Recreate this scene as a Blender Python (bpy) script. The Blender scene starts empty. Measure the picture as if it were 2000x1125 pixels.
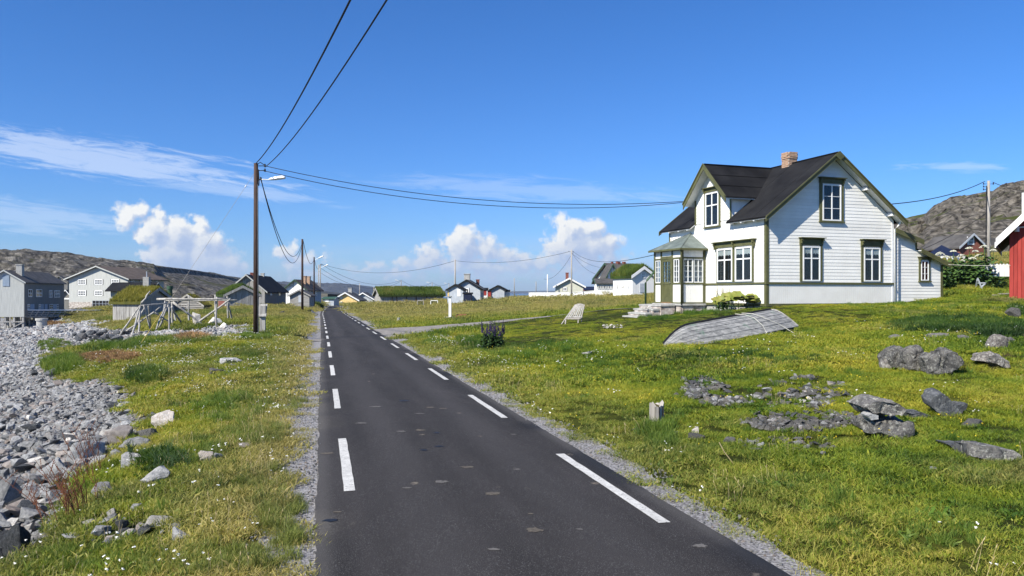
import bpy, math, random
import numpy as np
from mathutils import Vector, Matrix, Euler
R = math.radians
random.seed(7); rng = np.random.default_rng(7)
scene = bpy.context.scene
COL = scene.collection

# ------------------------------------------------------------------ camera
cam_d = bpy.data.cameras.new('camera'); cam = bpy.data.objects.new('camera', cam_d); COL.objects.link(cam)
cam.location = (0, 0, 2.0); cam.rotation_euler = (R(90), 0, 0)
cam_d.lens = 27.0; cam_d.sensor_width = 36.0; cam_d.shift_y = 0.00475
cam_d.clip_start = 0.1; cam_d.clip_end = 30000
scene.camera = cam

# ------------------------------------------------------------------ light
SUN_AZ, SUN_EL = 227.0, 40.0
tosun = Vector((math.sin(R(SUN_AZ)) * math.cos(R(SUN_EL)), math.cos(R(SUN_AZ)) * math.cos(R(SUN_EL)), math.sin(R(SUN_EL))))
sd = bpy.data.lights.new('sun', 'SUN'); sd.energy = 5.0; sd.angle = R(0.5); sd.color = (1.0, 0.94, 0.83)
so = bpy.data.objects.new('sun', sd); COL.objects.link(so); so.location = (-40, -30, 60)
so.rotation_euler = tosun.to_track_quat('Z', 'Y').to_euler()
scene.view_settings.view_transform = 'Standard'; scene.view_settings.look = 'None'
scene.view_settings.gamma = 1.0; scene.view_settings.use_curve_mapping = False
scene.view_settings.exposure = 0.66
scene.render.engine = 'CYCLES'
scene.cycles.max_bounces = 5; scene.cycles.diffuse_bounces = 2; scene.cycles.glossy_bounces = 2
scene.cycles.transparent_max_bounces = 8; scene.cycles.transmission_bounces = 3
scene.cycles.use_adaptive_sampling = True


class NB:
    """small node builder"""
    def __init__(s, tree): s.t = tree; s.n = tree.nodes; s.l = tree.links
    def node(s, typ, **kw):
        n = s.n.new(typ)
        for k, v in kw.items(): setattr(n, k, v)
        return n
    def put(s, sock, v):
        if isinstance(v, bpy.types.NodeSocket): s.l.new(v, sock)
        elif v is not None:
            if hasattr(sock, 'default_value'):
                if sock.type == 'RGBA' and len(v) == 3: v = (*v, 1)
                sock.default_value = v
    def math(s, op, a, b=None, c=None, clamp=False):
        n = s.node('ShaderNodeMath', operation=op, use_clamp=clamp)
        s.put(n.inputs[0], a)
        if b is not None: s.put(n.inputs[1], b)
        if c is not None: s.put(n.inputs[2], c)
        return n.outputs[0]
    def vmath(s, op, a, b=None, scale=None):
        n = s.node('ShaderNodeVectorMath', operation=op)
        s.put(n.inputs[0], a)
        if b is not None: s.put(n.inputs[1], b)
        if scale is not None: s.put(n.inputs['Scale'], scale)
        return n.outputs['Value'] if op in ('LENGTH', 'DOT_PRODUCT', 'DISTANCE') else n.outputs[0]
    def noise(s, vec, scale, detail=4, rough=.55, dist=0.0, dim='3D'):
        n = s.node('ShaderNodeTexNoise', noise_dimensions=dim)
        if vec is not None: s.put(n.inputs['Vector'], vec)
        n.inputs['Scale'].default_value = scale; n.inputs['Detail'].default_value = detail
        n.inputs['Roughness'].default_value = rough; n.inputs['Distortion'].default_value = dist
        return n.outputs[0]
    def voro(s, vec, scale, feature='F1', out='Distance', rnd=1.0):
        n = s.node('ShaderNodeTexVoronoi', feature=feature)
        s.put(n.inputs['Vector'], vec); n.inputs['Scale'].default_value = scale
        n.inputs['Randomness'].default_value = rnd
        return n.outputs[out]
    def mix(s, f, a, b, blend='MIX'):
        n = s.node('ShaderNodeMix', data_type='RGBA', blend_type=blend)
        s.put(n.inputs[0], f); s.put(n.inputs[6], a); s.put(n.inputs[7], b)
        return n.outputs[2]
    def ss(s, x, a, b, lo=0.0, hi=1.0):
        n = s.node('ShaderNodeMapRange', interpolation_type='SMOOTHSTEP')
        s.put(n.inputs[0], x); n.inputs[1].default_value = a; n.inputs[2].default_value = b
        n.inputs[3].default_value = lo; n.inputs[4].default_value = hi
        return n.outputs[0]
    def ramp(s, f, stops):
        n = s.node('ShaderNodeValToRGB'); s.put(n.inputs[0], f)
        e = n.color_ramp.elements
        while len(e) < len(stops): e.new(.5)
        for i, (p, c) in enumerate(stops):
            e[i].position = p; e[i].color = (*c, 1)
        return n.outputs[0]
    def xyz(s, v):
        n = s.node('ShaderNodeSeparateXYZ'); s.put(n.inputs[0], v); return n.outputs
    def comb(s, x, y, z=0.0):
        n = s.node('ShaderNodeCombineXYZ')
        s.put(n.inputs[0], x); s.put(n.inputs[1], y); s.put(n.inputs[2], z); return n.outputs[0]


# ------------------------------------------------------------------ sky with clouds
world = bpy.data.worlds.new('World'); scene.world = world; world.use_nodes = True
world.node_tree.nodes.clear(); world.cycles.sampling_method = 'MANUAL'; world.cycles.sample_map_resolution = 256
def build_world():
    b = NB(world.node_tree)
    out = b.node('ShaderNodeOutputWorld'); bg = b.node('ShaderNodeBackground')
    bg.inputs[1].default_value = 0.087
    sky = b.node('ShaderNodeTexSky', sky_type='NISHITA'); sky.sun_disc = False
    sky.sun_elevation = R(SUN_EL); sky.sun_rotation = R(SUN_AZ)
    sky.air_density = 1.0; sky.dust_density = 0.3; sky.ozone_density = 2.5; sky.altitude = 0
    tc = b.node('ShaderNodeTexCoord').outputs['Generated']
    x, y, z = b.xyz(tc)[:3]
    ya = b.math('MAXIMUM', b.math('ABSOLUTE', y), 0.02)
    u = b.math('DIVIDE', x, ya); v = b.math('DIVIDE', z, ya)
    # sky colour: photographed sky is a saturated deep blue above, pale blue low down
    tint = b.ramp(b.ss(v, 0.0, 0.42), [(0, (.44, .66, 1.10)), (.12, (.40, .66, 1.10)), (.35, (.34, .65, 1.13)), (1, (.28, .63, 1.11))])
    skyc = b.mix(1.0, sky.outputs[0], tint, 'MULTIPLY')
    uv = b.comb(u, v, 0.0)
    puffs = []
    def px(l):
        for (a, c, rx, ry) in l: puffs.append(((a - 1000) / 1500, (572 - c) / 1500, rx / 1500, ry / 1500))
    px([(247, 424, 26, 28), (272, 416, 24, 22), (300, 452, 40, 42), (392, 438, 22, 22), (345, 462, 48, 40), (398, 478, 50, 38), (330, 500, 56, 46), (410, 520, 66, 42), (350, 540, 56, 40), (455, 512, 17, 20), (448, 536, 40, 26), (375, 560, 80, 26)])
    px([(562, 492, 24, 24), (590, 510, 28, 22), (634, 502, 9, 14), (612, 532, 38, 18), (566, 524, 28, 18)])
    px([(745, 520, 26, 14), (840, 498, 34, 26), (800, 518, 50, 16), (908, 462, 27, 26), (902, 484, 44, 36), (950, 486, 40, 32), (992, 502, 38, 22), (905, 516, 100, 24), (1094, 436, 24, 26), (1112, 455, 40, 34), (1150, 446, 40, 26), (1120, 482, 66, 40), (1172, 480, 46, 30), (1132, 508, 92, 26), (1042, 512, 66, 24), (960, 524, 120, 20), (1120, 528, 130, 16), (700, 530, 44, 12), (770, 540, 70, 12), (1192, 502, 34, 18)])
    g = bpy.data.node_groups.new('cloud_field', 'ShaderNodeTree')
    g.interface.new_socket('p', in_out='INPUT', socket_type='NodeSocketVector')
    g.interface.new_socket('f', in_out='OUTPUT', socket_type='NodeSocketFloat')
    gb = NB(g); gi = gb.node('NodeGroupInput').outputs[0]; go = gb.node('NodeGroupOutput')
    w1 = gb.node('ShaderNodeTexNoise'); w1.inputs['Scale'].default_value = 45; w1.inputs['Detail'].default_value = 3
    gb.put(w1.inputs['Vector'], gi)
    wv = gb.vmath('SUBTRACT', w1.outputs['Color'], (.5, .5, .5))
    wp = gb.vmath('ADD', gi, gb.vmath('SCALE', wv, scale=.022))
    cur = None
    for (cx, cy, rx, ry) in puffs:
        d = gb.vmath('LENGTH', gb.vmath('MULTIPLY', gb.vmath('SUBTRACT', wp, (cx, cy, 0)), (1 / rx, 1 / ry, 0)))
        f = gb.math('MULTIPLY', gb.math('SUBTRACT', 1.18, d), min(rx, ry) * 30)
        cur = f if cur is None else gb.math('SMOOTH_MAX', cur, f, .12)
    vv = gb.node('ShaderNodeTexVoronoi', feature='SMOOTH_F1'); gb.put(vv.inputs['Vector'], wp); vv.inputs['Scale'].default_value = 62; vv.inputs['Smoothness'].default_value = .35
    cell = gb.math('SUBTRACT', .42, vv.outputs['Distance'])
    n2 = gb.math('SUBTRACT', gb.noise(gi, 90, 6, .62), .5)
    tot = gb.math('ADD', cur, gb.math('ADD', gb.math('MULTIPLY', cell, .42), gb.math('MULTIPLY', n2, .75)))
    gb.put(go.inputs[0], tot)
    def field(p):
        n = b.node('ShaderNodeGroup'); n.node_tree = g; b.put(n.inputs[0], p); return n.outputs[0]
    f0 = field(uv); f1 = field(b.vmath('ADD', uv, (-.0085, .0095, 0)))
    soft = b.ss(v, .015, .09)                           # crisp tops, dissolving bases
    alpha = b.math('MULTIPLY', b.ss(f0, -.04, .34), b.ss(v, 0.0, .05, .55, 1.0))
    lit = b.ss(b.math('SUBTRACT', f0, f1), -.42, .36)
    core = b.ss(f0, .1, 1.3)
    lit = b.math('SUBTRACT', b.math('ADD', b.math('MULTIPLY', lit, 1.0), .26), b.math('MULTIPLY', core, .50))
    lit = b.math('MULTIPLY', lit, b.ss(v, .0, .11, .42, 1.0), clamp=True)
    cc = b.ramp(lit, [(0, (2.9, 3.8, 5.7)), (.35, (3.6, 4.4, 6.0)), (.7, (4.9, 5.4, 6.3)), (1, (6.9, 7.0, 7.0))])
    # low far bank of cloud
    bank = b.noise(b.comb(b.math('MULTIPLY', u, 1.0), b.math('MULTIPLY', v, 3.4), 3.0), 9, 7, .62)
    bm = b.math('MULTIPLY', b.ss(bank, .38, .60), b.math('MULTIPLY', b.ss(v, .0, .012, .4, .85), b.ss(v, .085, .025)))
    bm = b.math('MULTIPLY', bm, b.ss(u, -.28, -.12, .25, .75))
    # thin streaked high cloud
    def streak(cx, cy, rx, ry, slope, amt, seed):
        du = b.math('SUBTRACT', u, (cx - 1000) / 1500); dv = b.math('SUBTRACT', v, (572 - cy) / 1500)
        dv = b.math('ADD', dv, b.math('MULTIPLY', du, slope))
        e = b.vmath('LENGTH', b.comb(b.math('DIVIDE', du, rx / 1500), b.math('DIVIDE', dv, ry / 1500), 0))
        n = b.noise(b.comb(b.math('MULTIPLY', u, 4.2), b.math('MULTIPLY', dv, 34), seed), 3.2, 9, .68, .7)
        m = b.math('ADD', b.math('SUBTRACT', 1.0, e), b.math('MULTIPLY', b.math('SUBTRACT', n, .5), 3.0))
        return b.math('MULTIPLY', b.ss(m, -.05, .75), amt)
    s1 = streak(170, 305, 400, 44, .155, .44, 1.0)
    s2 = streak(40, 422, 260, 36, .10, .28, 2.0)
    s3 = streak(1860, 326, 110, 13, 0.0, .28, 5.0)
    s4 = streak(1050, 372, 330, 26, .06, .20, 7.0)
    s5 = streak(470, 375, 200, 14, .14, .28, 9.0)
    cir = b.math('MAXIMUM', b.math('MAXIMUM', s1, s2), b.math('MAXIMUM', b.math('MAXIMUM', s3, s4), s5))
    up = b.ss(z, -.01, .01)
    c = b.mix(cir, skyc, (6.6, 7.2, 8.2))
    c = b.mix(bm, c, (3.7, 4.7, 6.5))
    c = b.mix(b.math('MULTIPLY', alpha, up), c, cc)
    b.put(bg.inputs[0], c); b.l.new(bg.outputs[0], out.inputs[0])
build_world()

# ------------------------------------------------------------------ helpers
F = 1500.0
def P(px, py, Y): return Vector(((px - 1000) / F * Y, Y, 2 - (py - 572) / F * Y))

def hash2(ix, iy, seed):
    h = np.sin(ix * 127.1 + iy * 311.7 + seed * 74.7) * 43758.5453
    return h - np.floor(h)
def vn(x, y, s, seed=0):
    x = np.asarray(x, float) / s; y = np.asarray(y, float) / s
    xi = np.floor(x); yi = np.floor(y); fx = x - xi; fy = y - yi
    fx = fx * fx * (3 - 2 * fx); fy = fy * fy * (3 - 2 * fy)
    a = hash2(xi, yi, seed); b = hash2(xi + 1, yi, seed); c = hash2(xi, yi + 1, seed); d = hash2(xi + 1, yi + 1, seed)
    return (a * (1 - fx) + b * fx) * (1 - fy) + (c * (1 - fx) + d * fx) * fy
def fbm(x, y, s, seed=0, o=4):
    t = 0; a = .5
    for i in range(o): t = t + a * vn(x, y, s, seed + i * 13); a *= .5; s /= 2.03
    return t
def sst(x, a, b):
    t = np.clip((x - a) / (b - a), 0, 1); return t * t * (3 - 2 * t)

# road centre line (x at given y)
RY = np.array([-30, 0, 34, 51, 75, 94, 115, 150, 187, 215, 240, 262.])
RX = np.array([9.4, 1.66, -6.75, -11.0, -17.0, -21.8, -26.9, -34.9, -43.2, -47.5, -46, -36.])
def road_x(y): return np.interp(y, RY, RX)
def road_d(x, y): return (np.asarray(x) - road_x(y)) * .970      # signed distance, + = right of the road
def road_z(y): return -0.0067 * np.asarray(y, float)
HALF = 1.65

ctrl = []
for l in ["1550,1125,5.2 2000,1125,5 2000,900,8.2 1700,900,8.6 1300,850,10.5 1200,880,9.7 1000,780,14 2000,750,12.6 1700,750,13.3 1400,750,14.5 1200,750,15.8",
          "1000,700,22.5 1200,700,20 1400,700,18.5 1330,682,21 1600,700,17.5 2000,700,15.5 1600,650,24 1800,650,21 2000,650,19 2000,600,30 1745,592,34.2 1497,600,32 1640,596,33 1845,583,35.5 1800,620,27",
          "1400,611,34 1332,612,35.8 1230,622,36 1100,640,33 1125,630,36 1000,660,30 1200,605,44 1000,628,46 850,640,47 900,655,37 870,690,25.5 950,685,26 1240,604,45 790,650,44",
          "1250,577,85 1100,583,100 1040,583,120 950,588,130 889,585,138 800,592,138 730,592,145 700,600,130 900,610,75 1000,600,80 1100,600,70 800,610,90 1200,597,70 1080,585,120 1113,585,118 1150,583,115 1198,578.5,105 1235,577.5,95 1270,578,110 1113,581,145 1198,577,145 1000,585,128 1040,584,135 700,612,95 1400,590,60 1500,580,55 1700,578,50",
          "600,1125,5.4 500,1100,5.7 400,1050,6.5 300,1100,6.2 100,1100,6.6 0,1100,7.2 200,1000,8 0,1000,9.5 400,950,8.3 550,900,9.3 300,930,9.5 200,930,10 150,900,12 0,900,14 450,850,11.3 350,860,11.8 230,850,14 0,850,18",
          "300,810,15 200,790,20 0,790,24 270,745,22 400,740,19.5 550,740,18.3 150,730,30 0,720,42 110,710,34 250,690,31 400,680,29 550,670,31 300,655,45 200,670,42 120,665,55 0,680,60 450,648,42 590,640,43 610,620,62 498,655,36",
          "450,615,70 350,617,75 230,620,85 200,640,75 100,640,95 0,645,105 130,610,125 60,630,135 0,648,118 47,642,118 100,634,118 -100,652,125 -200,650,100 520,595,118 600,601,92 640,594,180 300,600,150",
          "1900,575,52 2000,572,48 1950,585,40 1880,560,50 1930,533,60 1850,502,75 1960,498,85 2000,525,64 2100,540,50 2300,560,40 2300,640,22 2300,800,12 1780,560,60 1700,530,90"]:
    for t in l.split():
        a, c, d = [float(q) for q in t.split(',')]; p = P(a, c, d); ctrl.append((p.x, p.y, p.z))
ctrl += [(0, 200, .5), (30, 180, 1.5), (0, 300, -.2), (-20, 380, -4), (60, 380, -4), (-150, 150, -4), (-150, 50, -4.5), (-60, 20, -4), (-40, 0, -3.2), (-25, -10, -1.8), (20, -8, .6), (60, 0, 2), (80, 60, 5), (90, 130, 9), (60, 220, 4), (-50, 250, -1.8), (-110, 300, -3.5), (-35, 262, -1.8)]
for y in [-8, -2, 3, 7, 12, 18, 26, 34, 44, 56, 70, 86, 104, 125, 150, 180, 215, 250]:
    ctrl.append((float(road_x(y)), y, float(road_z(y)) - .01))
ctrl = np.array(ctrl)
def tps_fit(c):
    n = len(c); d = np.hypot(c[:, None, 0] - c[None, :, 0], c[:, None, 1] - c[None, :, 1])
    K = np.where(d > 0, d * d * np.log(np.maximum(d, 1e-9)), 0) + np.eye(n) * .4
    Pm = np.c_[np.ones(n), c[:, 0], c[:, 1]]
    A = np.zeros((n + 3, n + 3)); A[:n, :n] = K; A[:n, n:] = Pm; A[n:, :n] = Pm.T
    return np.linalg.solve(A, np.r_[c[:, 2], 0, 0, 0])
W = tps_fit(ctrl)
def tps(x, y):
    x = np.atleast_1d(np.asarray(x, float)); y = np.atleast_1d(np.asarray(y, float)); out = np.zeros(x.shape).ravel()
    xf = x.ravel(); yf = y.ravel()
    for i in range(0, len(xf), 20000):
        xs = xf[i:i + 20000]; ys = yf[i:i + 20000]
        d2 = (xs[:, None] - ctrl[None, :, 0]) ** 2 + (ys[:, None] - ctrl[None, :, 1]) ** 2
        out[i:i + 20000] = (.5 * d2 * np.log(np.maximum(d2, 1e-12))) @ W[:-3] + W[-3] + W[-2] * xs + W[-1] * ys
    return out.reshape(x.shape)

# driveway centre line
DW = None
def drive_d(x, y):
    """distance to the gravel driveway's middle, and its half width there"""
    x = np.asarray(x, float); y = np.asarray(y, float)
    yc = np.interp(x, DWX, DWY)
    hw = np.interp(x, DWX, DWH)
    d = np.abs(y - yc) * .97
    d = np.where((x < DWX[0] - 1) | (x > DWX[-1]), 99, d)
    return d, hw
DWX = np.array([-9.5, -8, -6, -3, 0, 3, 7, 10.5]); DWY = np.array([42, 43, 44.2, 46.6, 47.4, 46.2, 45, 45.5]); DWH = np.array([7.0, 6.4, 4.9, 2.9, 2.1, 1.9, 1.7, 1.4])

def ground(x, y):
    x = np.atleast_1d(np.asarray(x, float)); y = np.atleast_1d(np.asarray(y, float))
    z = tps(x, y)
    z = np.clip(z, -6, 14)
    r = np.hypot(x, y)
    amp = np.clip(r / 12, .5, 1.5)
    n = (fbm(x, y, 3.2, 3, 3) - .44) * .16 * amp + (fbm(x, y, .7, 9, 3) - .44) * .085
    d = np.abs(road_d(x, y))
    k = sst(d, HALF + .25, HALF + 1.5)
    dd, hw = drive_d(x, y)
    kd = sst(dd, hw, hw + 1.2)
    lawn = sst(x, -2, 2) * sst(13 - x, 0, 2) * sst(y, 25, 30) * sst(46 - y, 0, 3)
    z = z + n * k * (.25 + .75 * kd) * (1 - .7 * lawn)
    k2 = sst(d, HALF + .15, HALF + 1.3)
    return (road_z(y) - .035) * (1 - k2) * (y < 265) + z * np.where(y < 265, k2, 1)
def gz(x, y): return float(ground(x, y)[0])
def hit(px, py, ymin=3.5, ymax=320):
    r = (px - 1000) / F; s = -(py - 572) / F
    Y = np.exp(np.linspace(math.log(ymin), math.log(ymax), 420))
    g = ground(r * Y, Y); f = (2 + s * Y) - g
    idx = np.where(f <= 0)[0]
    if len(idx) == 0: i = len(Y) - 1; return Vector((r * Y[i], Y[i], float(g[i])))
    i = idx[0]
    if i == 0: return Vector((r * Y[0], Y[0], float(g[0])))
    t = f[i - 1] / (f[i - 1] - f[i]); y = Y[i - 1] + t * (Y[i] - Y[i - 1])
    return Vector((r * y, y, gz(r * y, y)))
def G(px, Y): x = (px - 1000) / F * Y; return Vector((x, Y, gz(x, Y)))

def tag(o, label=None, cat=None, group=None, kind=None):
    if label: o['label'] = label
    if cat: o['category'] = cat
    if group: o['group'] = group
    if kind: o['kind'] = kind
    return o
XF = {}
def thing(name, label, cat, loc=(0, 0, 0), rotz=0.0, group=None):
    o = bpy.data.objects.new(name, None); COL.objects.link(o)
    o.location = loc; o.rotation_euler = (0, 0, rotz); o.empty_display_size = .2
    XF[o] = Matrix.Translation(Vector(loc)) @ Matrix.Rotation(rotz, 4, 'Z')
    return tag(o, label, cat, group)

class MB:
    def __init__(s): s.v = []; s.f = []
    def add(s, vs, fs):
        b = len(s.v); s.v += [tuple(v) for v in vs]; s.f += [tuple(b + i for i in f) for f in fs]; return s
    def hexa(s, p):
        p = [Vector(q) for q in p]
        if (p[1] - p[0]).cross(p[3] - p[0]).dot(p[4] - p[0]) < 0: p = p[4:] + p[:4]
        return s.add(p, [(0, 3, 2, 1), (4, 5, 6, 7), (0, 1, 5, 4), (1, 2, 6, 5), (2, 3, 7, 6), (3, 0, 4, 7)])
    def box(s, x0, x1, y0, y1, z0, z1):
        return s.hexa([(x0, y0, z0), (x1, y0, z0), (x1, y1, z0), (x0, y1, z0), (x0, y0, z1), (x1, y0, z1), (x1, y1, z1), (x0, y1, z1)])
    def obox(s, o, U, N, u0, u1, n0, n1, z0, z1):
        o = Vector(o); U = Vector(U); N = Vector(N); Z = Vector((0, 0, 1))
        q = [(u0, n0, z0), (u1, n0, z0), (u1, n1, z0), (u0, n1, z0), (u0, n0, z1), (u1, n0, z1), (u1, n1, z1), (u0, n1, z1)]
        return s.hexa([o + U * a + N * b + Z * c for a, b, c in q])
    def prism(s, poly, d):
        d = Vector(d); n = len(poly); p = [Vector(q) for q in poly]
        return s.add(p + [q + d for q in p], [tuple(range(n))[::-1], tuple(range(n, 2 * n))] + [(i, (i + 1) % n, n + (i + 1) % n, n + i) for i in range(n)])
    def slab(s, a, b, c, d, t):
        return s.prism([a, b, c, d], (0, 0, -t))
    def beam(s, a, b, w, h=None, up=(0, 0, 1)):
        h = h or w; a = Vector(a); b = Vector(b); d = (b - a).normalized(); up = Vector(up)
        if abs(d.dot(up)) > .98: up = Vector((1, 0, 0))
        x = d.cross(up).normalized() * w / 2; y = x.cross(d).normalized() * h / 2
        return s.hexa([a - x - y, a + x - y, a + x + y, a - x + y, b - x - y, b + x - y, b + x + y, b - x + y])
    def tube(s, pts, r, n=6, cap=True):
        pts = [Vector(p) for p in pts]; rr = r if isinstance(r, (list, tuple)) else [r] * len(pts)
        vs = []; fs = []
        up = Vector((0, 0, 1))
        for i, p in enumerate(pts):
            d = (pts[min(i + 1, len(pts) - 1)] - pts[max(i - 1, 0)]).normalized()
            u = up if abs(d.dot(up)) < .97 else Vector((1, 0, 0))
            x = d.cross(u).normalized(); y = x.cross(d).normalized()
            for k in range(n):
                a = 2 * math.pi * k / n; vs.append(p + (x * math.cos(a) + y * math.sin(a)) * rr[i])
        for i in range(len(pts) - 1):
            for k in range(n):
                fs.append((i * n + k, i * n + (k + 1) % n, (i + 1) * n + (k + 1) % n, (i + 1) * n + k))
        if cap: fs.append(tuple(range(n))[::-1]); fs.append(tuple((len(pts) - 1) * n + k for k in range(n)))
        return s.add(vs, fs)
    def build(s, name, m, parent=None, loc=None, world=False, smooth=False):
        vs = [Vector(v) for v in s.v]
        if parent is not None and world:
            inv = XF[parent].inverted(); vs = [inv @ v for v in vs]
        if loc is not None: vs = [v - Vector(loc) for v in vs]
        me = bpy.data.meshes.new(name); me.from_pydata([tuple(v) for v in vs], [], s.f); me.update()
        if m: me.materials.append(m)
        if smooth: me.shade_smooth()
        o = bpy.data.objects.new(name, me); COL.objects.link(o)
        if loc is not None: o.location = loc
        if parent is not None: o.parent = parent
        XF[o] = XF.get(parent, Matrix()) if loc is None else Matrix.Translation(Vector(loc))
        return o

def np_mesh(name, V, Fc, m=None, smooth=False, attrs=None):
    V = np.asarray(V, np.float32); Fc = np.asarray(Fc, np.int32); k = Fc.shape[1]
    me = bpy.data.meshes.new(name); me.vertices.add(len(V)); me.vertices.foreach_set('co', V.ravel())
    me.loops.add(Fc.size); me.loops.foreach_set('vertex_index', Fc.ravel())
    me.polygons.add(len(Fc)); me.polygons.foreach_set('loop_start', np.arange(0, Fc.size, k, dtype=np.int32))
    if attrs:
        for an, arr in attrs.items():
            a = me.attributes.new(an, 'FLOAT', 'POINT'); a.data.foreach_set('value', np.asarray(arr, np.float32))
    me.update(calc_edges=True); me.validate()
    if m: me.materials.append(m)
    if smooth: me.shade_smooth()
    return me
def link(name, me, parent=None, loc=(0, 0, 0)):
    o = bpy.data.objects.new(name, me); COL.objects.link(o); o.location = loc
    if parent: o.parent = parent
    XF[o] = XF.get(parent, Matrix()) @ Matrix.Translation(Vector(loc))
    return o

# ------------------------------------------------------------------ materials
MC = {}
def mk(name, c1, c2=None, scale=4, stretch=(1, 1, 1), rough=.8, bump=0.0, bscale=30, detail=5, spec=.3, metal=0.0, c3=None, lo=.35, hi=.65, world=False, speck=None, sscale=60, bdist=.02):
    if name in MC: return MC[name]
    m = bpy.data.materials.new(name); m.use_nodes = True; b = NB(m.node_tree)
    bs = b.n['Principled BSDF']; bs.inputs['Roughness'].default_value = rough; bs.inputs['Metallic'].default_value = metal
    bs.inputs['Specular IOR Level'].default_value = spec
    co = b.node('ShaderNodeNewGeometry').outputs['Position'] if world else b.node('ShaderNodeTexCoord').outputs['Object']
    mp = b.node('ShaderNodeMapping'); b.put(mp.inputs[0], co); mp.inputs['Scale'].default_value = stretch
    if c2 is None: c2 = tuple(min(1, q * 1.18 + .004) for q in c1); c1 = tuple(q * .86 for q in c1)
    n = b.noise(mp.outputs[0], scale, detail, .62)
    st = [(lo, c1), (hi, c2)] if c3 is None else [(lo, c1), ((lo + hi) / 2, c2), (hi, c3)]
    col = b.ramp(n, st)
    # each separate piece gets its own slight tone
    oi = b.node('ShaderNodeObjectInfo').outputs['Random']
    hv = b.node('ShaderNodeHueSaturation'); b.put(hv.inputs['Value'], b.math('ADD', b.math('MULTIPLY', oi, .14), .93)); b.put(hv.inputs['Color'], col); col = hv.outputs[0]
    if speck is not None:
        sp = b.ss(b.noise(mp.outputs[0], sscale, 3, .6), .58, .66)
        col = b.mix(sp, col, speck)
    b.put(bs.inputs['Base Color'], col)
    if bump:
        bp = b.node('ShaderNodeBump'); bp.inputs['Strength'].default_value = bump; bp.inputs['Distance'].default_value = bdist
        b.put(bp.inputs['Height'], b.noise(mp.outputs[0], bscale, 5, .65)); b.put(bs.inputs['Normal'], bp.outputs[0])
    MC[name] = m; return m

white = mk('white_paint', (.78, .765, .71), (.86, .85, .80), 1.3, rough=.55, bump=.15, bscale=14, lo=.3, hi=.6)
MC['white_paint'].node_tree.nodes  # keep
whitetrim = mk('white_trim', (.78, .78, .76), (.84, .84, .83), 3, rough=.45)
green = mk('olive_green_paint', (.085, .088, .036), (.12, .122, .052), 3, rough=.5, bump=.1)
dgreen = mk('dark_green_paint', (.03, .07, .035), (.05, .10, .05), 3, rough=.5)
felt = mk('black_roofing_felt', (.006, .006, .007), (.017, .017, .018), .9, rough=.85, bump=.25, bscale=90, spec=.2)
slate = mk('grey_green_slate', (.09, .11, .10), (.17, .20, .18), 2.2, rough=.6, bump=.3, bscale=12)
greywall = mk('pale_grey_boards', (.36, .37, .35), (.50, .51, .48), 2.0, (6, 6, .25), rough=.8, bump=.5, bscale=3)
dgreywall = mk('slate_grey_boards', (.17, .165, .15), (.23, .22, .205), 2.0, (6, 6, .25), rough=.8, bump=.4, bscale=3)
oldwood = mk('weathered_grey_wood', (.12, .11, .10), (.34, .33, .31), 2.4, (5, 5, .3), rough=.9, bump=.7, bscale=4, c3=(.46, .45, .43), lo=.3, hi=.7)
oldwoodh = mk('weathered_log_wood', (.13, .12, .11), (.32, .31, .29), 2.4, (.4, .4, 6), rough=.9, bump=.7, bscale=4, c3=(.42, .41, .39), lo=.3, hi=.7)
polewood = mk('peeled_pole_wood', (.24, .225, .20), (.46, .44, .40), 6, (1, 1, .3), rough=.85, bump=.4, bscale=14)
tarpole = mk('creosoted_pole_wood', (.024, .014, .010), (.070, .042, .032), 5, (3, 3, .25), rough=.8, bump=.5, bscale=8)
greypole = mk('silver_grey_pole_wood', (.24, .22, .19), (.42, .39, .35), 5, (3, 3, .25), rough=.85, bump=.5, bscale=8)
roofgrey = mk('charcoal_roofing', (.055, .052, .050), (.10, .095, .09), 1.2, rough=.85, bump=.3, bscale=18)
roofbrown = mk('brown_roof_tiles', (.075, .058, .044), (.13, .10, .078), 1.2, rough=.8, bump=.4, bscale=16)
redwall = mk('falu_red_boards', (.24, .028, .022), (.34, .045, .035), 3, (3, 3, .3), rough=.8, bump=.3, bscale=10)
redwall2 = mk('faded_red_boards', (.17, .06, .045), (.27, .11, .08), 3, (3, 3, .3), rough=.8, bump=.3, bscale=10)
yellowwall = mk('yellow_boards', (.66, .46, .18), (.76, .55, .24), 2, rough=.75)
creamwall = mk('cream_boards', (.50, .50, .41), (.60, .60, .50), 2, rough=.75)
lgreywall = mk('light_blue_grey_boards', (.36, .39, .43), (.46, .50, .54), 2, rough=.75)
oldwhite = mk('peeling_white_boards', (.66, .65, .61), (.84, .83, .80), 2.2, (6, 6, .3), rough=.85, bump=.5, bscale=4, lo=.25, hi=.5)
concrete = mk('concrete', (.30, .30, .28), (.44, .43, .41), 3, rough=.9, bump=.5, bscale=14)
stonefound = mk('foundation_stone', (.20, .17, .15), (.42, .37, .33), 3.5, rough=.9, bump=.8, bscale=9, c3=(.55, .52, .48))
brickm = mk('pale_red_brick', (.30, .17, .11), (.52, .38, .27), 6, rough=.85, bump=.5, bscale=30, lo=.3, hi=.7)
brickdark = mk('dark_red_brick', (.16, .05, .035), (.24, .09, .07), 6, rough=.85)
mortar = mk('mortar', (.40, .37, .33), rough=.95)
metal = mk('galvanised_metal', (.42, .43, .44), (.55, .56, .57), 8, rough=.4, metal=.6)
black = mk('black_rubber', (.012, .012, .013), rough=.5)
wirem = mk('black_cable', (.012, .012, .014), rough=.6, spec=.2)
yellowp = mk('yellow_plastic', (.42, .30, .05), rough=.5)
redp = mk('red_plastic', (.35, .02, .025), rough=.45)
ropew = mk('pale_rope', (.62, .60, .52), rough=.9)
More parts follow.
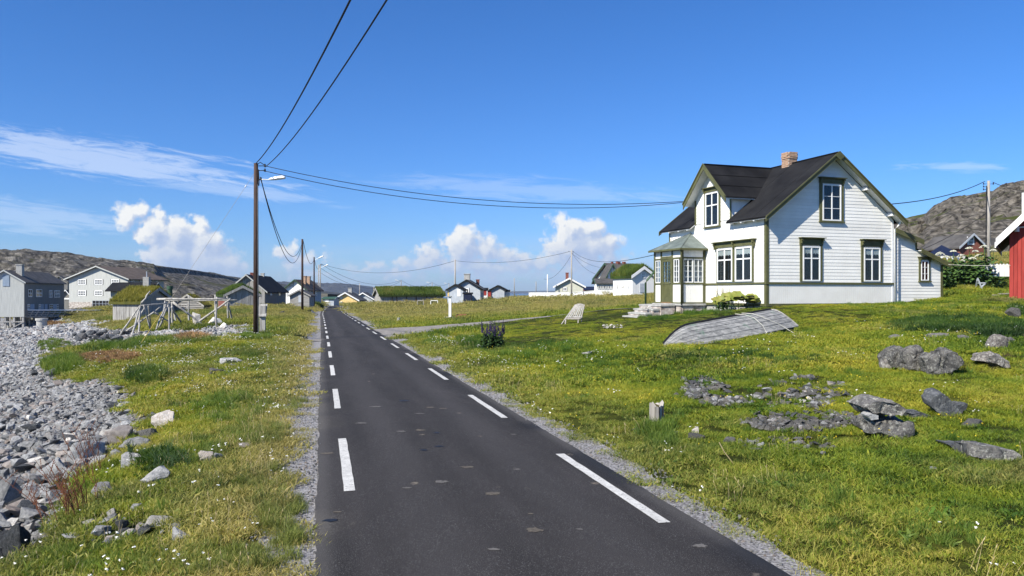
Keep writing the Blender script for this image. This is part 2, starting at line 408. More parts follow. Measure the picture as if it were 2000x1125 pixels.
rusty = mk('rusty_iron', (.13, .045, .025), (.24, .09, .05), 8, rough=.9, bump=.6)
navy = mk('navy_canvas', (.006, .012, .035), (.010, .018, .05), 3, rough=.7)
lampw = mk('lamp_housing', (.74, .74, .73), rough=.4)
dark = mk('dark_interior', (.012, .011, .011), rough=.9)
curtain = mk('white_curtain', (.55, .56, .56), (.72, .72, .71), 9, (5, 5, .4), rough=.9)
bluegrey = mk('blue_grey_shutter', (.20, .26, .33), (.25, .31, .39), 3, rough=.7)
brown = mk('brown_door_wood', (.16, .10, .05), (.25, .16, .08), 4, (4, 4, .4), rough=.6)

def rock_mat(name, a, bcol, c, lich=(.42, .42, .37), lam=.55, sc=3.0, bump=1.0, brown=.42):
    m = bpy.data.materials.new(name); m.use_nodes = True; b = NB(m.node_tree); bs = b.n['Principled BSDF']
    bs.inputs['Roughness'].default_value = .88; bs.inputs['Specular IOR Level'].default_value = .25
    oi = b.node('ShaderNodeObjectInfo')
    co = b.node('ShaderNodeTexCoord').outputs['Object']
    co = b.vmath('ADD', co, b.vmath('SCALE', b.comb(oi.outputs['Random'], 1.0, 0.5), scale=31.0))
    n = b.noise(co, sc, 7, .62)
    col = b.ramp(n, [(.32, a), (.5, bcol), (.68, c)])
    l = b.ss(b.noise(co, sc * 3.1, 6, .7), lam, lam + .09)
    col = b.mix(b.math('MULTIPLY', l, .75), col, lich)
    hv = b.node('ShaderNodeHueSaturation'); b.put(hv.inputs['Color'], col)
    b.put(hv.inputs['Value'], b.math('ADD', b.math('MULTIPLY', oi.outputs['Random'], .75), .66))
    wn = b.node('ShaderNodeTexWhiteNoise', noise_dimensions='1D'); b.put(wn.inputs['W'], oi.outputs['Random'])
    hv2 = b.mix(b.ss(wn.outputs[0], .72, .95, 0, brown), hv.outputs[0], (.40, .29, .22))
    b.put(bs.inputs['Base Color'], hv2)
    bp = b.node('ShaderNodeBump'); bp.inputs['Strength'].default_value = bump; bp.inputs['Distance'].default_value = .03
    b.put(bp.inputs['Height'], b.noise(co, sc * 5, 7, .7)); b.put(bs.inputs['Normal'], bp.outputs[0])
    MC[name] = m; return m
beachrock = rock_mat('pale_beach_stone', (.165, .17, .175), (.30, .30, .295), (.43, .425, .41), (.45, .445, .42), .6)
fieldrock = rock_mat('lichened_field_stone', (.05, .05, .048), (.12, .115, .11), (.20, .19, .17), (.36, .36, .32), .52, 8.0, brown=.08)
darkrock = rock_mat('dark_slate_rock', (.03, .032, .035), (.075, .08, .085), (.14, .145, .15), (.26, .27, .25), .57, 7.0, brown=.05)
whiterock = rock_mat('white_quartz_stone', (.42, .39, .34), (.58, .55, .50), (.70, .68, .63), (.3, .28, .24), .62, 4.0)

def glass_mat():
    m = bpy.data.materials.new('window_glass'); m.use_nodes = True; b = NB(m.node_tree); b.n.clear()
    out = b.node('ShaderNodeOutputMaterial'); t = b.node('ShaderNodeBsdfTransparent'); g = b.node('ShaderNodeBsdfGlossy')
    t.inputs[0].default_value = (.82, .85, .85, 1); g.inputs['Roughness'].default_value = .02
    g.inputs[0].default_value = (.9, .95, 1, 1)
    fr = b.node('ShaderNodeLayerWeight'); fr.inputs[0].default_value = .5
    mx = b.node('ShaderNodeMixShader'); b.put(mx.inputs[0], b.math('ADD', b.math('MULTIPLY', b.math('POWER', fr.outputs['Facing'], 5.0), .7), .035, clamp=True))
    b.l.new(t.outputs[0], mx.inputs[1]); b.l.new(g.outputs[0], mx.inputs[2]); b.l.new(mx.outputs[0], out.inputs[0]); return m
glass = glass_mat()
glassdark = mk('dark_window_glass', (.02, .022, .026), rough=.08, spec=.8)

def grass_mat(name, stops, dry=(.42, .32, .14), dryamt=.8, trans=.35, flat=False, patch=1.0):
    """blade colour: patches over the ground, each tuft's own tone, paler tips, straw towards the road"""
    m = bpy.data.materials.new(name); m.use_nodes = True; b = NB(m.node_tree); b.n.clear()
    out = b.node('ShaderNodeOutputMaterial')
    pos = b.node('ShaderNodeNewGeometry').outputs['Position']; x, y, z = b.xyz(pos)[:3]
    p2 = b.comb(x, y, 0.0)
    oi = b.node('ShaderNodeObjectInfo').outputs['Random']
    at = b.node('ShaderNodeAttribute'); at.attribute_name = 'rnd'
    ah = b.node('ShaderNodeAttribute'); ah.attribute_name = 'hh'
    n1 = b.noise(p2, .20, 4, .55); n2 = b.noise(p2, 1.1, 4, .6)
    t = b.math('ADD', b.math('MULTIPLY', n1, 1.35 * patch), b.math('MULTIPLY', n2, .75 * patch))
    t = b.math('ADD', t, b.math('MULTIPLY', b.math('SUBTRACT', at.outputs['Fac'], .5), .34))
    t = b.math('ADD', t, b.math('MULTIPLY', b.math('SUBTRACT', oi, .5), .16))
    t = b.math('ADD', t, -.60 * patch)
    col = b.ramp(t, stops)
    # straw colour: dry strip along both road edges, and dry patches
    rd = b.math('ABSOLUTE', b.math('MULTIPLY', b.math('SUBTRACT', b.math('ADD', x, b.math('MULTIPLY', y, .2475)), 1.66), .97))
    strip = b.ss(rd, 4.6, 2.0)
    left = b.ss(b.math('ADD', x, b.math('MULTIPLY', y, .2475)), 1.0, -.5)
    strip = b.math('MULTIPLY', strip, b.math('ADD', .55, b.math('MULTIPLY', left, .45)))
    strip = b.math('MAXIMUM', strip, b.math('MULTIPLY', left, b.ss(b.noise(b.vmath('ADD', p2, (5, 3, 0)), .33, 4, .6), .36, .60, .12, .72)))
    far = b.math('MULTIPLY', b.ss(y, 45, 70), b.math('ADD', .50, b.math('MULTIPLY', b.noise(p2, .09, 3), .55)))
    dn = b.ss(b.noise(b.vmath('ADD', p2, (37, 11, 0)), .42, 4, .6), .50, .68)
    k = b.math('MAXIMUM', b.math('MAXIMUM', b.math('MULTIPLY', strip, .85), b.math('MULTIPLY', dn, .55)), far)
    k = b.math('MULTIPLY', k, b.ss(b.math('ADD', at.outputs['Fac'], b.math('MULTIPLY', k, .75)), .45, .95))
    col = b.mix(b.math('MULTIPLY', k, dryamt, clamp=True), col, dry)
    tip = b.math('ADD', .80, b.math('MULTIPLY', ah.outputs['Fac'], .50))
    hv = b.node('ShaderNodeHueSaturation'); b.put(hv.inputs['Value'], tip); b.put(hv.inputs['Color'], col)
    d = b.node('ShaderNodeBsdfPrincipled'); d.inputs['Roughness'].default_value = .55; d.inputs['Specular IOR Level'].default_value = .25
    b.put(d.inputs['Base Color'], hv.outputs[0])
    if flat:
        d.inputs['Roughness'].default_value = 1.0; d.inputs['Specular IOR Level'].default_value = .03
        bp = b.node('ShaderNodeBump'); bp.inputs['Strength'].default_value = .8; bp.inputs['Distance'].default_value = .08
        b.put(bp.inputs['Height'], b.noise(p2, 9, 6, .7)); b.put(d.inputs['Normal'], bp.outputs[0])
        b.l.new(d.outputs[0], out.inputs[0])
    else:
        tr = b.node('ShaderNodeBsdfTranslucent'); b.put(tr.inputs[0], b.mix(1.0, hv.outputs[0], (1.2, 1.25, .6), 'MULTIPLY'))
        mx = b.node('ShaderNodeMixShader'); mx.inputs[0].default_value = trans
        b.l.new(d.outputs[0], mx.inputs[1]); b.l.new(tr.outputs[0], mx.inputs[2]); b.l.new(mx.outputs[0], out.inputs[0])
    return m
GS = [(.16, (.050, .095, .012)), (.34, (.140, .205, .018)), (.56, (.265, .285, .026)), (.80, (.40, .34, .045))]
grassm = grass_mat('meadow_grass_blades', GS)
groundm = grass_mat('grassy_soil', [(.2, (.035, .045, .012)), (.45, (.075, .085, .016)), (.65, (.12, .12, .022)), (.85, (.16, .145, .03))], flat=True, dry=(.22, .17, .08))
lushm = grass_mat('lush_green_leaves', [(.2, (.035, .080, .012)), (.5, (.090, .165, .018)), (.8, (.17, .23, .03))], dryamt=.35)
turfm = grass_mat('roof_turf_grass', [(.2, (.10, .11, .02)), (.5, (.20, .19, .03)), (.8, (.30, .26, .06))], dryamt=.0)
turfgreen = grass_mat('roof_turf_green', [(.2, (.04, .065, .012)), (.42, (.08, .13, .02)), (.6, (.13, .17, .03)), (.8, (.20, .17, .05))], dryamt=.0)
strawm = mk('straw_stalks', (.34, .26, .12), (.52, .43, .24), 3, rough=.8)
deadm = mk('dead_dock_stalks', (.10, .035, .018), (.20, .08, .04), 6, rough=.9)
nettlem = grass_mat('nettle_leaves', [(.2, (.016, .040, .010)), (.5, (.040, .085, .014)), (.8, (.09, .14, .022))], dryamt=.1)
flowerw = mk('white_flower', (.80, .79, .72), rough=.7)
flowery = mk('yellow_flower', (.75, .55, .03), rough=.7)
purple = mk('purple_flower', (.020, .010, .05), (.05, .02, .12), 8, rough=.7)
moss = mk('dark_moss_heather', (.035, .045, .012), (.10, .07, .03), 6, rough=.95)
rhub = mk('broad_yellow_green_leaf', (.10, .15, .02), (.20, .21, .04), 2.5, rough=.6, c3=(.26, .18, .07), lo=.3, hi=.75)

# ================================================================== SETTING
def gravel_w(y, side):
    y = np.asarray(y, float)
    return .24 + .10 * (side < 0) + .28 * (vn(y, y * 0 + side * 7.3, 2.6, 31) - .35) + .22 * (vn(y, y * 0 + side * 3.1, .55, 33) - .5) + np.clip(y - 12, 0, 60) * .013

bp_px = [(-500, 1100), (0, 1112), (60, 1072), (100, 1012), (150, 935), (212, 900), (262, 852), (292, 818), (258, 780), (266, 744), (215, 733), (160, 738), (92, 718), (98, 692), (190, 674), (262, 673), (330, 660), (400, 662), (505, 650), (500, 634), (440, 634), (380, 642), (300, 645), (240, 640), (200, 632), (150, 623), (100, 617), (0, 613), (-500, 613)]
beach_poly = np.array([tuple(hit(a, c))[:2] for a, c in bp_px])
beach_poly = np.r_[[[-200, 160.], [-200, -20.], [-14, -6.]], beach_poly]
def in_poly(x, y, poly):
    x = np.asarray(x, float); y = np.asarray(y, float); c = np.zeros(x.shape, bool); n = len(poly); j = n - 1
    for i in range(n):
        xi, yi = poly[i]; xj, yj = poly[j]
        c ^= ((yi > y) != (yj > y)) & (x < (xj - xi) * (y - yi) / (yj - yi + 1e-12) + xi); j = i
    return c
def in_beach(x, y, wob=1.0):
    s = np.clip(np.hypot(x, y) / 25, .35, 2.2) * wob
    wx = (fbm(x, y, 1.6, 51, 3) - .44) * 1.8 * s; wy = (fbm(x, y, 1.6, 57, 3) - .44) * 1.8 * s
    return in_poly(x + wx, y + wy, beach_poly)

def beach_ground_mat():
    return mk('grey_shingle_grit', (.06, .062, .065), (.20, .20, .20), 7, rough=.95, bump=1.0, bscale=11, c3=(.34, .34, .33), lo=.3, hi=.7, world=True, bdist=.06, speck=(.42, .42, .41), sscale=22)
gravelm = mk('crushed_grey_gravel', (.09, .086, .084), (.25, .24, .24), 34, rough=.95, bump=1.0, bscale=60, c3=(.40, .39, .385), lo=.36, hi=.64, world=True, bdist=.02, detail=3)
drivem = mk('compacted_gravel', (.15, .135, .12), (.25, .23, .205), 2.5, rough=.95, bump=.7, bscale=24, world=True, speck=(.40, .38, .35), sscale=30)

def asphalt_mat():
    m = bpy.data.materials.new('worn_asphalt'); m.use_nodes = True; b = NB(m.node_tree); bs = b.n['Principled BSDF']
    pos = b.node('ShaderNodeNewGeometry').outputs['Position']; x, y, z = b.xyz(pos)[:3]
    d = b.math('ADD', x, b.math('SUBTRACT', b.math('MULTIPLY', y, .2475), 1.66))
    lv = b.comb(d, b.math('MULTIPLY', y, .12), 0)
    n = b.noise(lv, 1.6, 5, .6)
    col = b.ramp(n, [(.3, (.021, .0195, .019)), (.5, (.030, .0275, .027)), (.7, (.041, .0375, .037))])
    # paler wheel tracks
    t = b.math('ABSOLUTE', b.math('SUBTRACT', b.math('ABSOLUTE', d), .72))
    col = b.mix(b.math('MULTIPLY', b.ss(t, .45, .05), .28), col, (.066, .062, .062))
    sp = b.noise(pos, 130, 2, .7); col = b.mix(b.ss(sp, .58, .70, 0, .75), col, (.24, .235, .23)); col = b.mix(b.ss(sp, .42, .30, 0, .65), col, (.012, .012, .013))
    # dried mud and droppings
    p2 = b.comb(x, b.math('MULTIPLY', y, .75), 0)
    ms = b.noise(p2, 2.6, 5, .68); col = b.mix(b.ss(ms, .66, .74, 0, .35), col, (.19, .165, .14))
    vo = b.voro(p2, 1.5); br = b.noise(p2, 24, 3, .7)
    vs = b.math('MULTIPLY', b.ss(b.math('ADD', vo, b.math('MULTIPLY', b.math('SUBTRACT', br, .5), .12)), .085, .05), b.ss(br, .42, .55))
    col = b.mix(b.math('MULTIPLY', vs, .55), col, (.26, .22, .17))
    col = b.mix(b.ss(b.math('ABSOLUTE', d), 1.50, 1.68, 0, .35), col, (.12, .115, .11))
    b.put(bs.inputs['Base Color'], col); bs.inputs['Roughness'].default_value = .9; bs.inputs['Specular IOR Level'].default_value = .15
    bp = b.node('ShaderNodeBump'); bp.inputs['Strength'].default_value = .55; bp.inputs['Distance'].default_value = .008
    b.put(bp.inputs['Height'], b.noise(pos, 95, 3, .7)); b.put(bs.inputs['Normal'], bp.outputs[0]); return m
asphalt = asphalt_mat()
linem = mk('worn_white_road_paint', (.46, .45, .42), (.62, .61, .57), 9, rough=.7, bump=.3, bscale=70, world=True, speck=(.20, .19, .18), sscale=42)

def build_ground():
    rr = np.r_[np.linspace(-1.9, -.8, 40, endpoint=False), np.linspace(-.8, .8, 430), np.linspace(.8, 1.9, 40)[1:]]
    Y = np.r_[np.linspace(1.2, 4.2, 10, endpoint=False), np.exp(np.linspace(math.log(4.2), math.log(400), 470))]
    RR, YY = np.meshgrid(rr, Y); X = RR * YY
    Z = ground(X.ravel(), YY.ravel()).reshape(X.shape)
    bm_ = in_beach(X, YY)
    Z = Z - bm_ * (.05 + .02 * np.clip(YY / 20, 0, 3))
    V = np.stack([X.ravel(), YY.ravel(), Z.ravel()], 1); nx = len(rr); ny = len(Y)
    i, j = np.meshgrid(np.arange(nx - 1), np.arange(ny - 1)); a = (j * nx + i).ravel()
    Fq = np.stack([a, a + 1, a + nx + 1, a + nx], 1)
    fb = bm_[:-1, :-1].ravel() & bm_[1:, 1:].ravel()
    for nm, sel, mt in (('ground', ~fb, groundm), ('beach', fb, beach_ground_mat())):
        f = Fq[sel]; u, inv = np.unique(f, return_inverse=True)
        me = np_mesh(nm, V[u], inv.reshape(-1, 4), mt, smooth=True); tag(link(nm, me), kind='structure')
    # coarse ground behind and around the photographer
    RRb, YYb = np.meshgrid(np.linspace(-60, 60, 41), np.linspace(-45, 1.25, 18))
    Zb = ground(RRb.ravel(), YYb.ravel()) - .03
    a = (np.meshgrid(np.arange(40), np.arange(17))[1] * 41 + np.meshgrid(np.arange(40), np.arange(17))[0]).ravel()
    me = np_mesh('ground', np.stack([RRb.ravel(), YYb.ravel(), Zb], 1), np.stack([a, a + 1, a + 42, a + 41], 1), groundm, smooth=True); tag(link('ground', me), kind='structure')
build_ground()

# road with its painted dashes
def ribbon(name, ys, offs, zf, m, kind='structure', thick=0.0, parent=None):
    ys = np.asarray(ys, float); V = []; n = len(offs(ys[0]))
    dx = np.gradient(road_x(ys), ys); L = np.hypot(dx, 1)
    for y, d, l in zip(ys, dx, L):
        for o in offs(y):
            x = float(road_x(y)) + o / l; yy = y - o * d / l; V.append((x, yy, 0))
    V = np.array(V); V[:, 2] = zf(V[:, 0], V[:, 1])
    a = (np.arange(len(ys) - 1)[:, None] * n + np.arange(n - 1)[None]).ravel()
    Fq = np.stack([a, a + 1, a + n + 1, a + n], 1)
    me = np_mesh(name, V, Fq, m, smooth=False); o = link(name, me, parent)
    if parent is None: tag(o, kind=kind)
    return o
ysr = np.r_[np.arange(-6, 60, .25), np.arange(60, 262, 1.0)]
def road_offs(y):
    e1 = HALF + .05 * (float(vn(y, 0, .9, 61)) - .5) + .03 * (float(vn(y, 3, .2, 63)) - .5); e2 = HALF + .05 * (float(vn(y, 9, .9, 65)) - .5)
    return [-e1 - .02, -e1, -1.2, -.6, 0, .6, 1.2, e2, e2 + .02]
def rz(x, y):
    d = np.abs(road_d(x, y)); return road_z(y) + .02 * (1 - (d / HALF) ** 2) - np.where(d > HALF + .03, .05, 0)
road = ribbon('road', ysr, road_offs, rz, asphalt)
def dash(y0, ln, side):
    ys = np.linspace(y0, y0 + ln, max(3, int(ln / .25) + 1)); w = .056
    j = lambda y, s: .010 * (float(vn(y, s * 5, .13, 71)) - .5)
    ribbon('edge_dash', ys, lambda y: [side * 1.335 - w + j(y, 1), side * 1.335 + w + j(y, 2)], lambda x, y: rz(x, y) + .006, linem, parent=road)
for k in range(32):
    dash(2.32 + 5.92 * k, 2.95, -1); dash(.53 + 5.95 * k, 3.0, 1)
dash(191.5, 68, -1); dash(191.0, 68, 1)
def road_blotch(px, py, rx, ry, m, name='road_blotch'):
    p = Vector(((px - 1000) / F * (3000 / (py - 582)), 3000 / (py - 582), 0)); n = 22; vs = []
    for k in range(n):
        a = 2 * math.pi * k / n; q = random.uniform(.6, 1.15); vs.append((p.x + rx * q * math.cos(a), p.y + ry * q * math.sin(a)))
    me = bpy.data.meshes.new(name); me.from_pydata([(x, y, float(rz(x, y)) + .004) for x, y in vs], [], [tuple(range(n))]); me.materials.append(m)
    o = bpy.data.objects.new(name, me); COL.objects.link(o); o.parent = road
darkm = mk('dark_blotch', (.010, .009, .009), rough=.5); mudm = mk('dried_mud', (.075, .065, .053), (.15, .128, .10), 30, rough=.95, bump=.8, bscale=60); mudp = mk('pale_dried_mud', (.085, .08, .076), (.14, .13, .12), 30, rough=.95)
for a, c, rx, ry, mt in [(645, 1017, .085, .05, darkm), (1043, 1040, .085, .07, mudm), (962, 968, .09, .06, mudm), (820, 843, .08, .07, mudm), (913, 916, .09, .05, mudm), (862, 945, .08, .07, mudp), (640, 886, .09, .07, mudm), (853, 848, .05, .05, darkm), (828, 882, .05, .05, darkm), (858, 875, .07, .04, darkm), (790, 785, .10, .09, darkm), (840, 798, .10, .07, mudm), (965, 1078, .05, .03, mudp), (1366, 1068, .06, .05, mudp), (732, 796, .12, .08, mudp), (706, 828, .10, .07, mudp), (865, 800, .10, .06, mudm), (784, 845, .08, .05, mudp), (1132, 1038, .03, .03, mudp), (658, 1001, .05, .03, mudm), (795, 956, .05, .03, mudp), (1003, 850, .05, .04, mudp), (1010, 920, .05, .04, mudp), (820, 810, .09, .05, mudp), (1036, 1008, .03, .02, mudm), (912, 742, .12, .12, mudp)]:
    road_blotch(a, c, rx, ry, mt)  # flat irregular patches on the asphalt

for side in (-1, 1):
    ys = np.r_[np.arange(-4, 70, .16), np.arange(70, 255, 1.2)]
    def go(y, side=side):
        w = max(.05, float(gravel_w(y, side))); return [side * (HALF - .06 + (w + .10) * t) for t in (0, .25, .5, .75, 1)]
    o = ribbon('gravel_shoulder', ys, go, lambda x, y: ground(x, y) + .018 + .012 * (vn(x, y, .11, 77) - .5) - .05 * sst(np.abs(road_d(x, y)), HALF + .5, HALF + 1.6), gravelm)
def build_drive():
    xs = np.r_[np.arange(-9.5, 10.4, .2)]; ts = np.linspace(-1, 1, 15); V = []
    for x in xs:
        yc = np.interp(x, DWX, DWY); hw = np.interp(x, DWX, DWH)
        for t in ts: V.append((x, yc + hw * t + .25 * (float(vn(x, t * 3, .8, 81)) - .5), 0))
    V = np.array(V); V[:, 2] = ground(V[:, 0], V[:, 1]) + .05
    d = np.abs(road_d(V[:, 0], V[:, 1])); V[:, 2] = np.where(d < HALF + .1, road_z(V[:, 1]) - .008, V[:, 2])
    a = (np.arange(len(xs) - 1)[:, None] * 15 + np.arange(14)[None]).ravel()
    tag(link('driveway', np_mesh('driveway', V, np.stack([a, a + 15, a + 16, a + 1], 1), drivem, True)), kind='structure')
build_drive()

# sea and far land
sm = mk('sea_water', (.010, .035, .075), (.016, .05, .10), .05, rough=.25, bump=.4, bscale=.8, world=True, spec=.5)
mb = MB(); mb.add([(-14000, -300, -4.3), (14000, -300, -4.3), (14000, 16000, -4.3), (-14000, 16000, -4.3)], [(0, 1, 2, 3)])
tag(mb.build('sea', sm), kind='structure')

def hill(name, prof, Yr, Yf, zf, m, nx=260, ny=70, amp=2.0, sc=9.0, curve=1.0, back=60, seed=5, flat=0.0, amp2=None):
    px = np.linspace(prof[0][0], prof[-1][0], nx); py = np.interp(px, [p[0] for p in prof], [p[1] for p in prof])
    zr = 2 + (572 - py) / F * Yr; V = np.zeros((ny, nx, 3))
    nb = ny // 5; t = np.r_[np.linspace(0, 1, ny - nb), 1 + np.linspace(.05, 1, nb)]
    for k, tt in enumerate(t):
        if tt <= 1:
            Y = Yf + (Yr - Yf) * tt; z = zf + (zr - zf) * (flat * tt + (1 - flat) * np.sin(tt * math.pi / 2) ** curve)
        else:
            Y = Yr + (tt - 1) * back * 2; z = zr - (tt - 1) ** 2 * np.maximum(zr - zf, 1) * 1.1
        X = (px - 1000) / F * (Y if tt <= 1 else Yr)
        w = min(1, tt * 4) * 1.0
        r1 = 1 - np.abs(fbm(X, Y * 1.0 + z * 1.7, sc, seed, 4) * 2 - .94); r2 = vn(X, Y + z * 2, sc * .35, seed + 7); r3 = vn(X, Y + z * 2, sc * .14, seed + 17)
        a = amp if tt > .8 or amp2 is None else amp2
        dz = (r1 - .75) * a + (r2 - .5) * a * .45 + (r3 - .5) * a * .22
        k1 = 1 - .65 * sst(tt, .85, 1.0)
        V[k, :, 0] = X; V[k, :, 1] = Y - dz * w * 1.3 * k1; V[k, :, 2] = z + dz * w * .6 * k1
    a = (np.arange(ny - 1)[:, None] * nx + np.arange(nx - 1)[None]).ravel()
    return tag(link(name, np_mesh(name, V.reshape(-1, 3), np.stack([a, a + 1, a + nx + 1, a + nx], 1), m, False)), kind='structure')
def hill_mat(name, rocks, veg, vamt, sc, bump=1.0, bd=1.5, steep=True, crack=0):
    m = bpy.data.materials.new(name); m.use_nodes = True; b = NB(m.node_tree); bs = b.n['Principled BSDF']
    g = b.node('ShaderNodeNewGeometry'); pos = g.outputs['Position']; nz = b.xyz(g.outputs['True Normal'])[2]
    n = b.noise(pos, sc, 8, .7)
    col = b.ramp(n, [(.34, rocks[0]), (.5, rocks[1]), (.66, rocks[2])])
    if crack:
        wv = b.vmath('ADD', pos, b.vmath('SCALE', b.vmath('SUBTRACT', b.node('ShaderNodeTexNoise').outputs['Color'], (.5, .5, .5)), scale=0.0)); vd = b.math('ADD', b.voro(wv, crack, 'DISTANCE_TO_EDGE'), b.math('MULTIPLY', b.noise(pos, crack * 3, 5, .7), .35))
        col = b.mix(b.ss(vd, .30, .12, 0, .85), col, (.012, .012, .013))
    vmask = b.math('ADD', b.math('MULTIPLY', b.noise(pos, sc * .12, 5, .6), 1.0), b.math('MULTIPLY', nz, .35 if steep else .0))
    col = b.mix(b.ss(vmask, vamt, vamt + .08), col, b.mix(b.noise(pos, sc * .6, 4), veg, tuple(q * 1.9 for q in veg)))
    b.put(bs.inputs['Base Color'], col); bs.inputs['Roughness'].default_value = .95; bs.inputs['Specular IOR Level'].default_value = .1
    bp = b.node('ShaderNodeBump'); bp.inputs['Strength'].default_value = bump; bp.inputs['Distance'].default_value = bd
    b.put(bp.inputs['Height'], b.noise(pos, sc * 2, 8, .75)); b.put(bs.inputs['Normal'], bp.outputs[0]); return m
RK = ((.028, .026, .025), (.13, .12, .105), (.30, .28, .245))
h1 = hill_mat('rocky_hillside', RK, (.045, .045, .016), .88, .35, crack=.16)
h2 = hill_mat('moor_hillside', ((.022, .024, .028), (.045, .047, .050), (.08, .08, .08)), (.045, .042, .026), .82, .05, bd=5)
h3 = hill_mat('distant_plateau', ((.02, .022, .03), (.04, .043, .052), (.07, .072, .08)), (.035, .04, .03), .85, .012, bd=20)
h4 = hill_mat('lichened_crag', ((.06, .053, .044), (.19, .17, .14), (.37, .335, .28)), (.06, .07, .018), .83, .9, bd=.8, crack=.55)
h5 = mk('brown_moor', (.07, .062, .035), (.15, .13, .08), .03, rough=.95, world=True)
hill('rocky_hill', [(-420, 470), (-150, 482), (0, 491), (60, 492), (120, 497), (200, 507), (262, 515), (297, 519), (304, 520), (312, 531), (330, 540), (350, 548), (385, 556), (420, 566), (450, 575)], 380, 250, -2.2, h1, nx=420, ny=110, amp=5.2, sc=15, curve=.8, back=120)
hill('far_hillside', [(0, 515), (200, 524), (300, 531), (380, 533), (430, 540), (455, 546), (480, 553), (520, 563), (560, 571), (600, 576)], 1100, 700, -3, h2, amp=14, sc=60, curve=.6, back=300, seed=22)
hill('moor', [(280, 570), (350, 567), (440, 567), (520, 569), (640, 574)], 520, 300, -3.0, h5, nx=60, ny=20, amp=.5, sc=20, back=60, seed=3)
hill('table_mountain', [(500, 549), (610, 553), (672, 554.5), (684, 557), (694, 565), (702, 573), (706, 577)], 3400, 3150, -4, h3, nx=160, ny=60, amp=22, sc=60, curve=.45, back=900, seed=41)
hill('far_shore', [(640, 571), (700, 568.5), (800, 569), (900, 567.5), (1000, 568.5), (1080, 568), (1160, 568.5), (1300, 569), (1500, 570)], 7000, 6000, -4, h3, nx=120, ny=16, amp=10, sc=300, back=900, seed=11)
hill('rocky_crag', [(1560, 532), (1640, 504), (1700, 467), (1746, 451), (1757, 448), (1777, 448), (1803, 444), (1808, 431), (1817, 423), (1849, 408), (1887, 403), (1927, 400), (1945, 388), (1958, 383), (1983, 377), (2020, 376), (2100, 364), (2250, 357), (2400, 362)], 170, 84, 5.2, h4, nx=420, ny=120, amp=3.0, sc=8, curve=.8, back=60, seed=61)

# ================================================================== WINDOWS (shared builder)
def window(parent, o, U, N, w, h, cols=2, splits=(), fr=.05, fm=None, curt=False, see=False, casing=0.0, cm=None, hood=0.0, hoodcap=.10, sill=False, inner=True, name='window', brackets=True):
    """o = bottom centre on the wall surface (in the parent's space); splits = heights of glazing bars as fractions"""
    fm = fm or whitetrim; o = Vector(o); d0 = .012; d1 = .055
    mb = MB()
    mb.obox(o, U, N, -w / 2, -w / 2 + fr, d0, d1, 0, h); mb.obox(o, U, N, w / 2 - fr, w / 2, d0, d1, 0, h)
    mb.obox(o, U, N, -w / 2 + fr, w / 2 - fr, d0, d1, 0, fr); mb.obox(o, U, N, -w / 2 + fr, w / 2 - fr, d0, d1, h - fr, h)
    for k in range(1, cols):
        u = -w / 2 + w * k / cols; t = fr * (.9 if k * 2 == cols or cols < 3 else .35); mb.obox(o, U, N, u - t / 2, u + t / 2, d0, d1 - .006, fr, h - fr)
    for s in splits:
        t = fr * (.9 if len(splits) < 2 else .40); mb.obox(o, U, N, -w / 2 + fr, w / 2 - fr, d0, d1 - .012, h * s - t / 2, h * s + t / 2)
    W_ = mb.build(name, fm, parent)
    g = MB(); g.obox(o, U, N, -w / 2 + fr * .8, w / 2 - fr * .8, d0 + .018, d0 + .022, fr * .8, h - fr * .8)
    g.build('pane', glass if (inner or see) else glassdark, W_)
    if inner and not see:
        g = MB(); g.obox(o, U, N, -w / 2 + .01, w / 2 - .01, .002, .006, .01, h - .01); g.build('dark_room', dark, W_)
    if curt:
        c = MB()
        for u0, u1 in ((-w / 2 + fr, -fr * .4), (fr * .4, w / 2 - fr)):
            n = 8; z0 = h * .80; pts = []
            for i in range(n):
                a = u0 + (u1 - u0) * i / n; b_ = u0 + (u1 - u0) * (i + 1) / n; dn = .010 + .003 * (i % 2)
                c.obox(o, U, N, a, b_, .007, dn, z0 - .03 * (i % 3 == 1), h - fr)
        c.build('curtain', curtain, W_)
    if casing:
        c = MB(); e = .03
        c.obox(o, U, N, -w / 2 - casing, -w / 2 - .004, .0, .035, -.02, h + .05); c.build('casing_board', cm or green, W_); c = MB(); c.obox(o, U, N, w / 2 + .004, w / 2 + casing, .0, .035, -.02, h + .05); c.build('casing_board', cm or green, W_); c = MB()
        if hood:
            c.obox(o, U, N, -w / 2 - casing - .02, w / 2 + casing + .02, .0, .05, h + .05, h + hood)
            c.obox(o, U, N, -w / 2 - casing - .07, w / 2 + casing + .07, .0, hoodcap + .06, h + hood, h + hood + .035)
            if brackets:
                for s in (-1, 1):
                    u = s * (w / 2 + casing - .035)
                    c.obox(o, U, N, u - .035, u + .035, .05, .05 + hoodcap * .8, h + hood - .10, h + hood); c.obox(o, U, N, u - .028, u + .028, .035, .05 + hoodcap * .4, h + hood - .22, h + hood - .10)
            c.build('window_hood', cm or green, W_); c = MB()
        if sill: c.obox(o, U, N, -w / 2 - casing - .03, w / 2 + casing + .03, .0, .09, -.07, -.02); c.build('sill', cm or green, W_)
    return W_

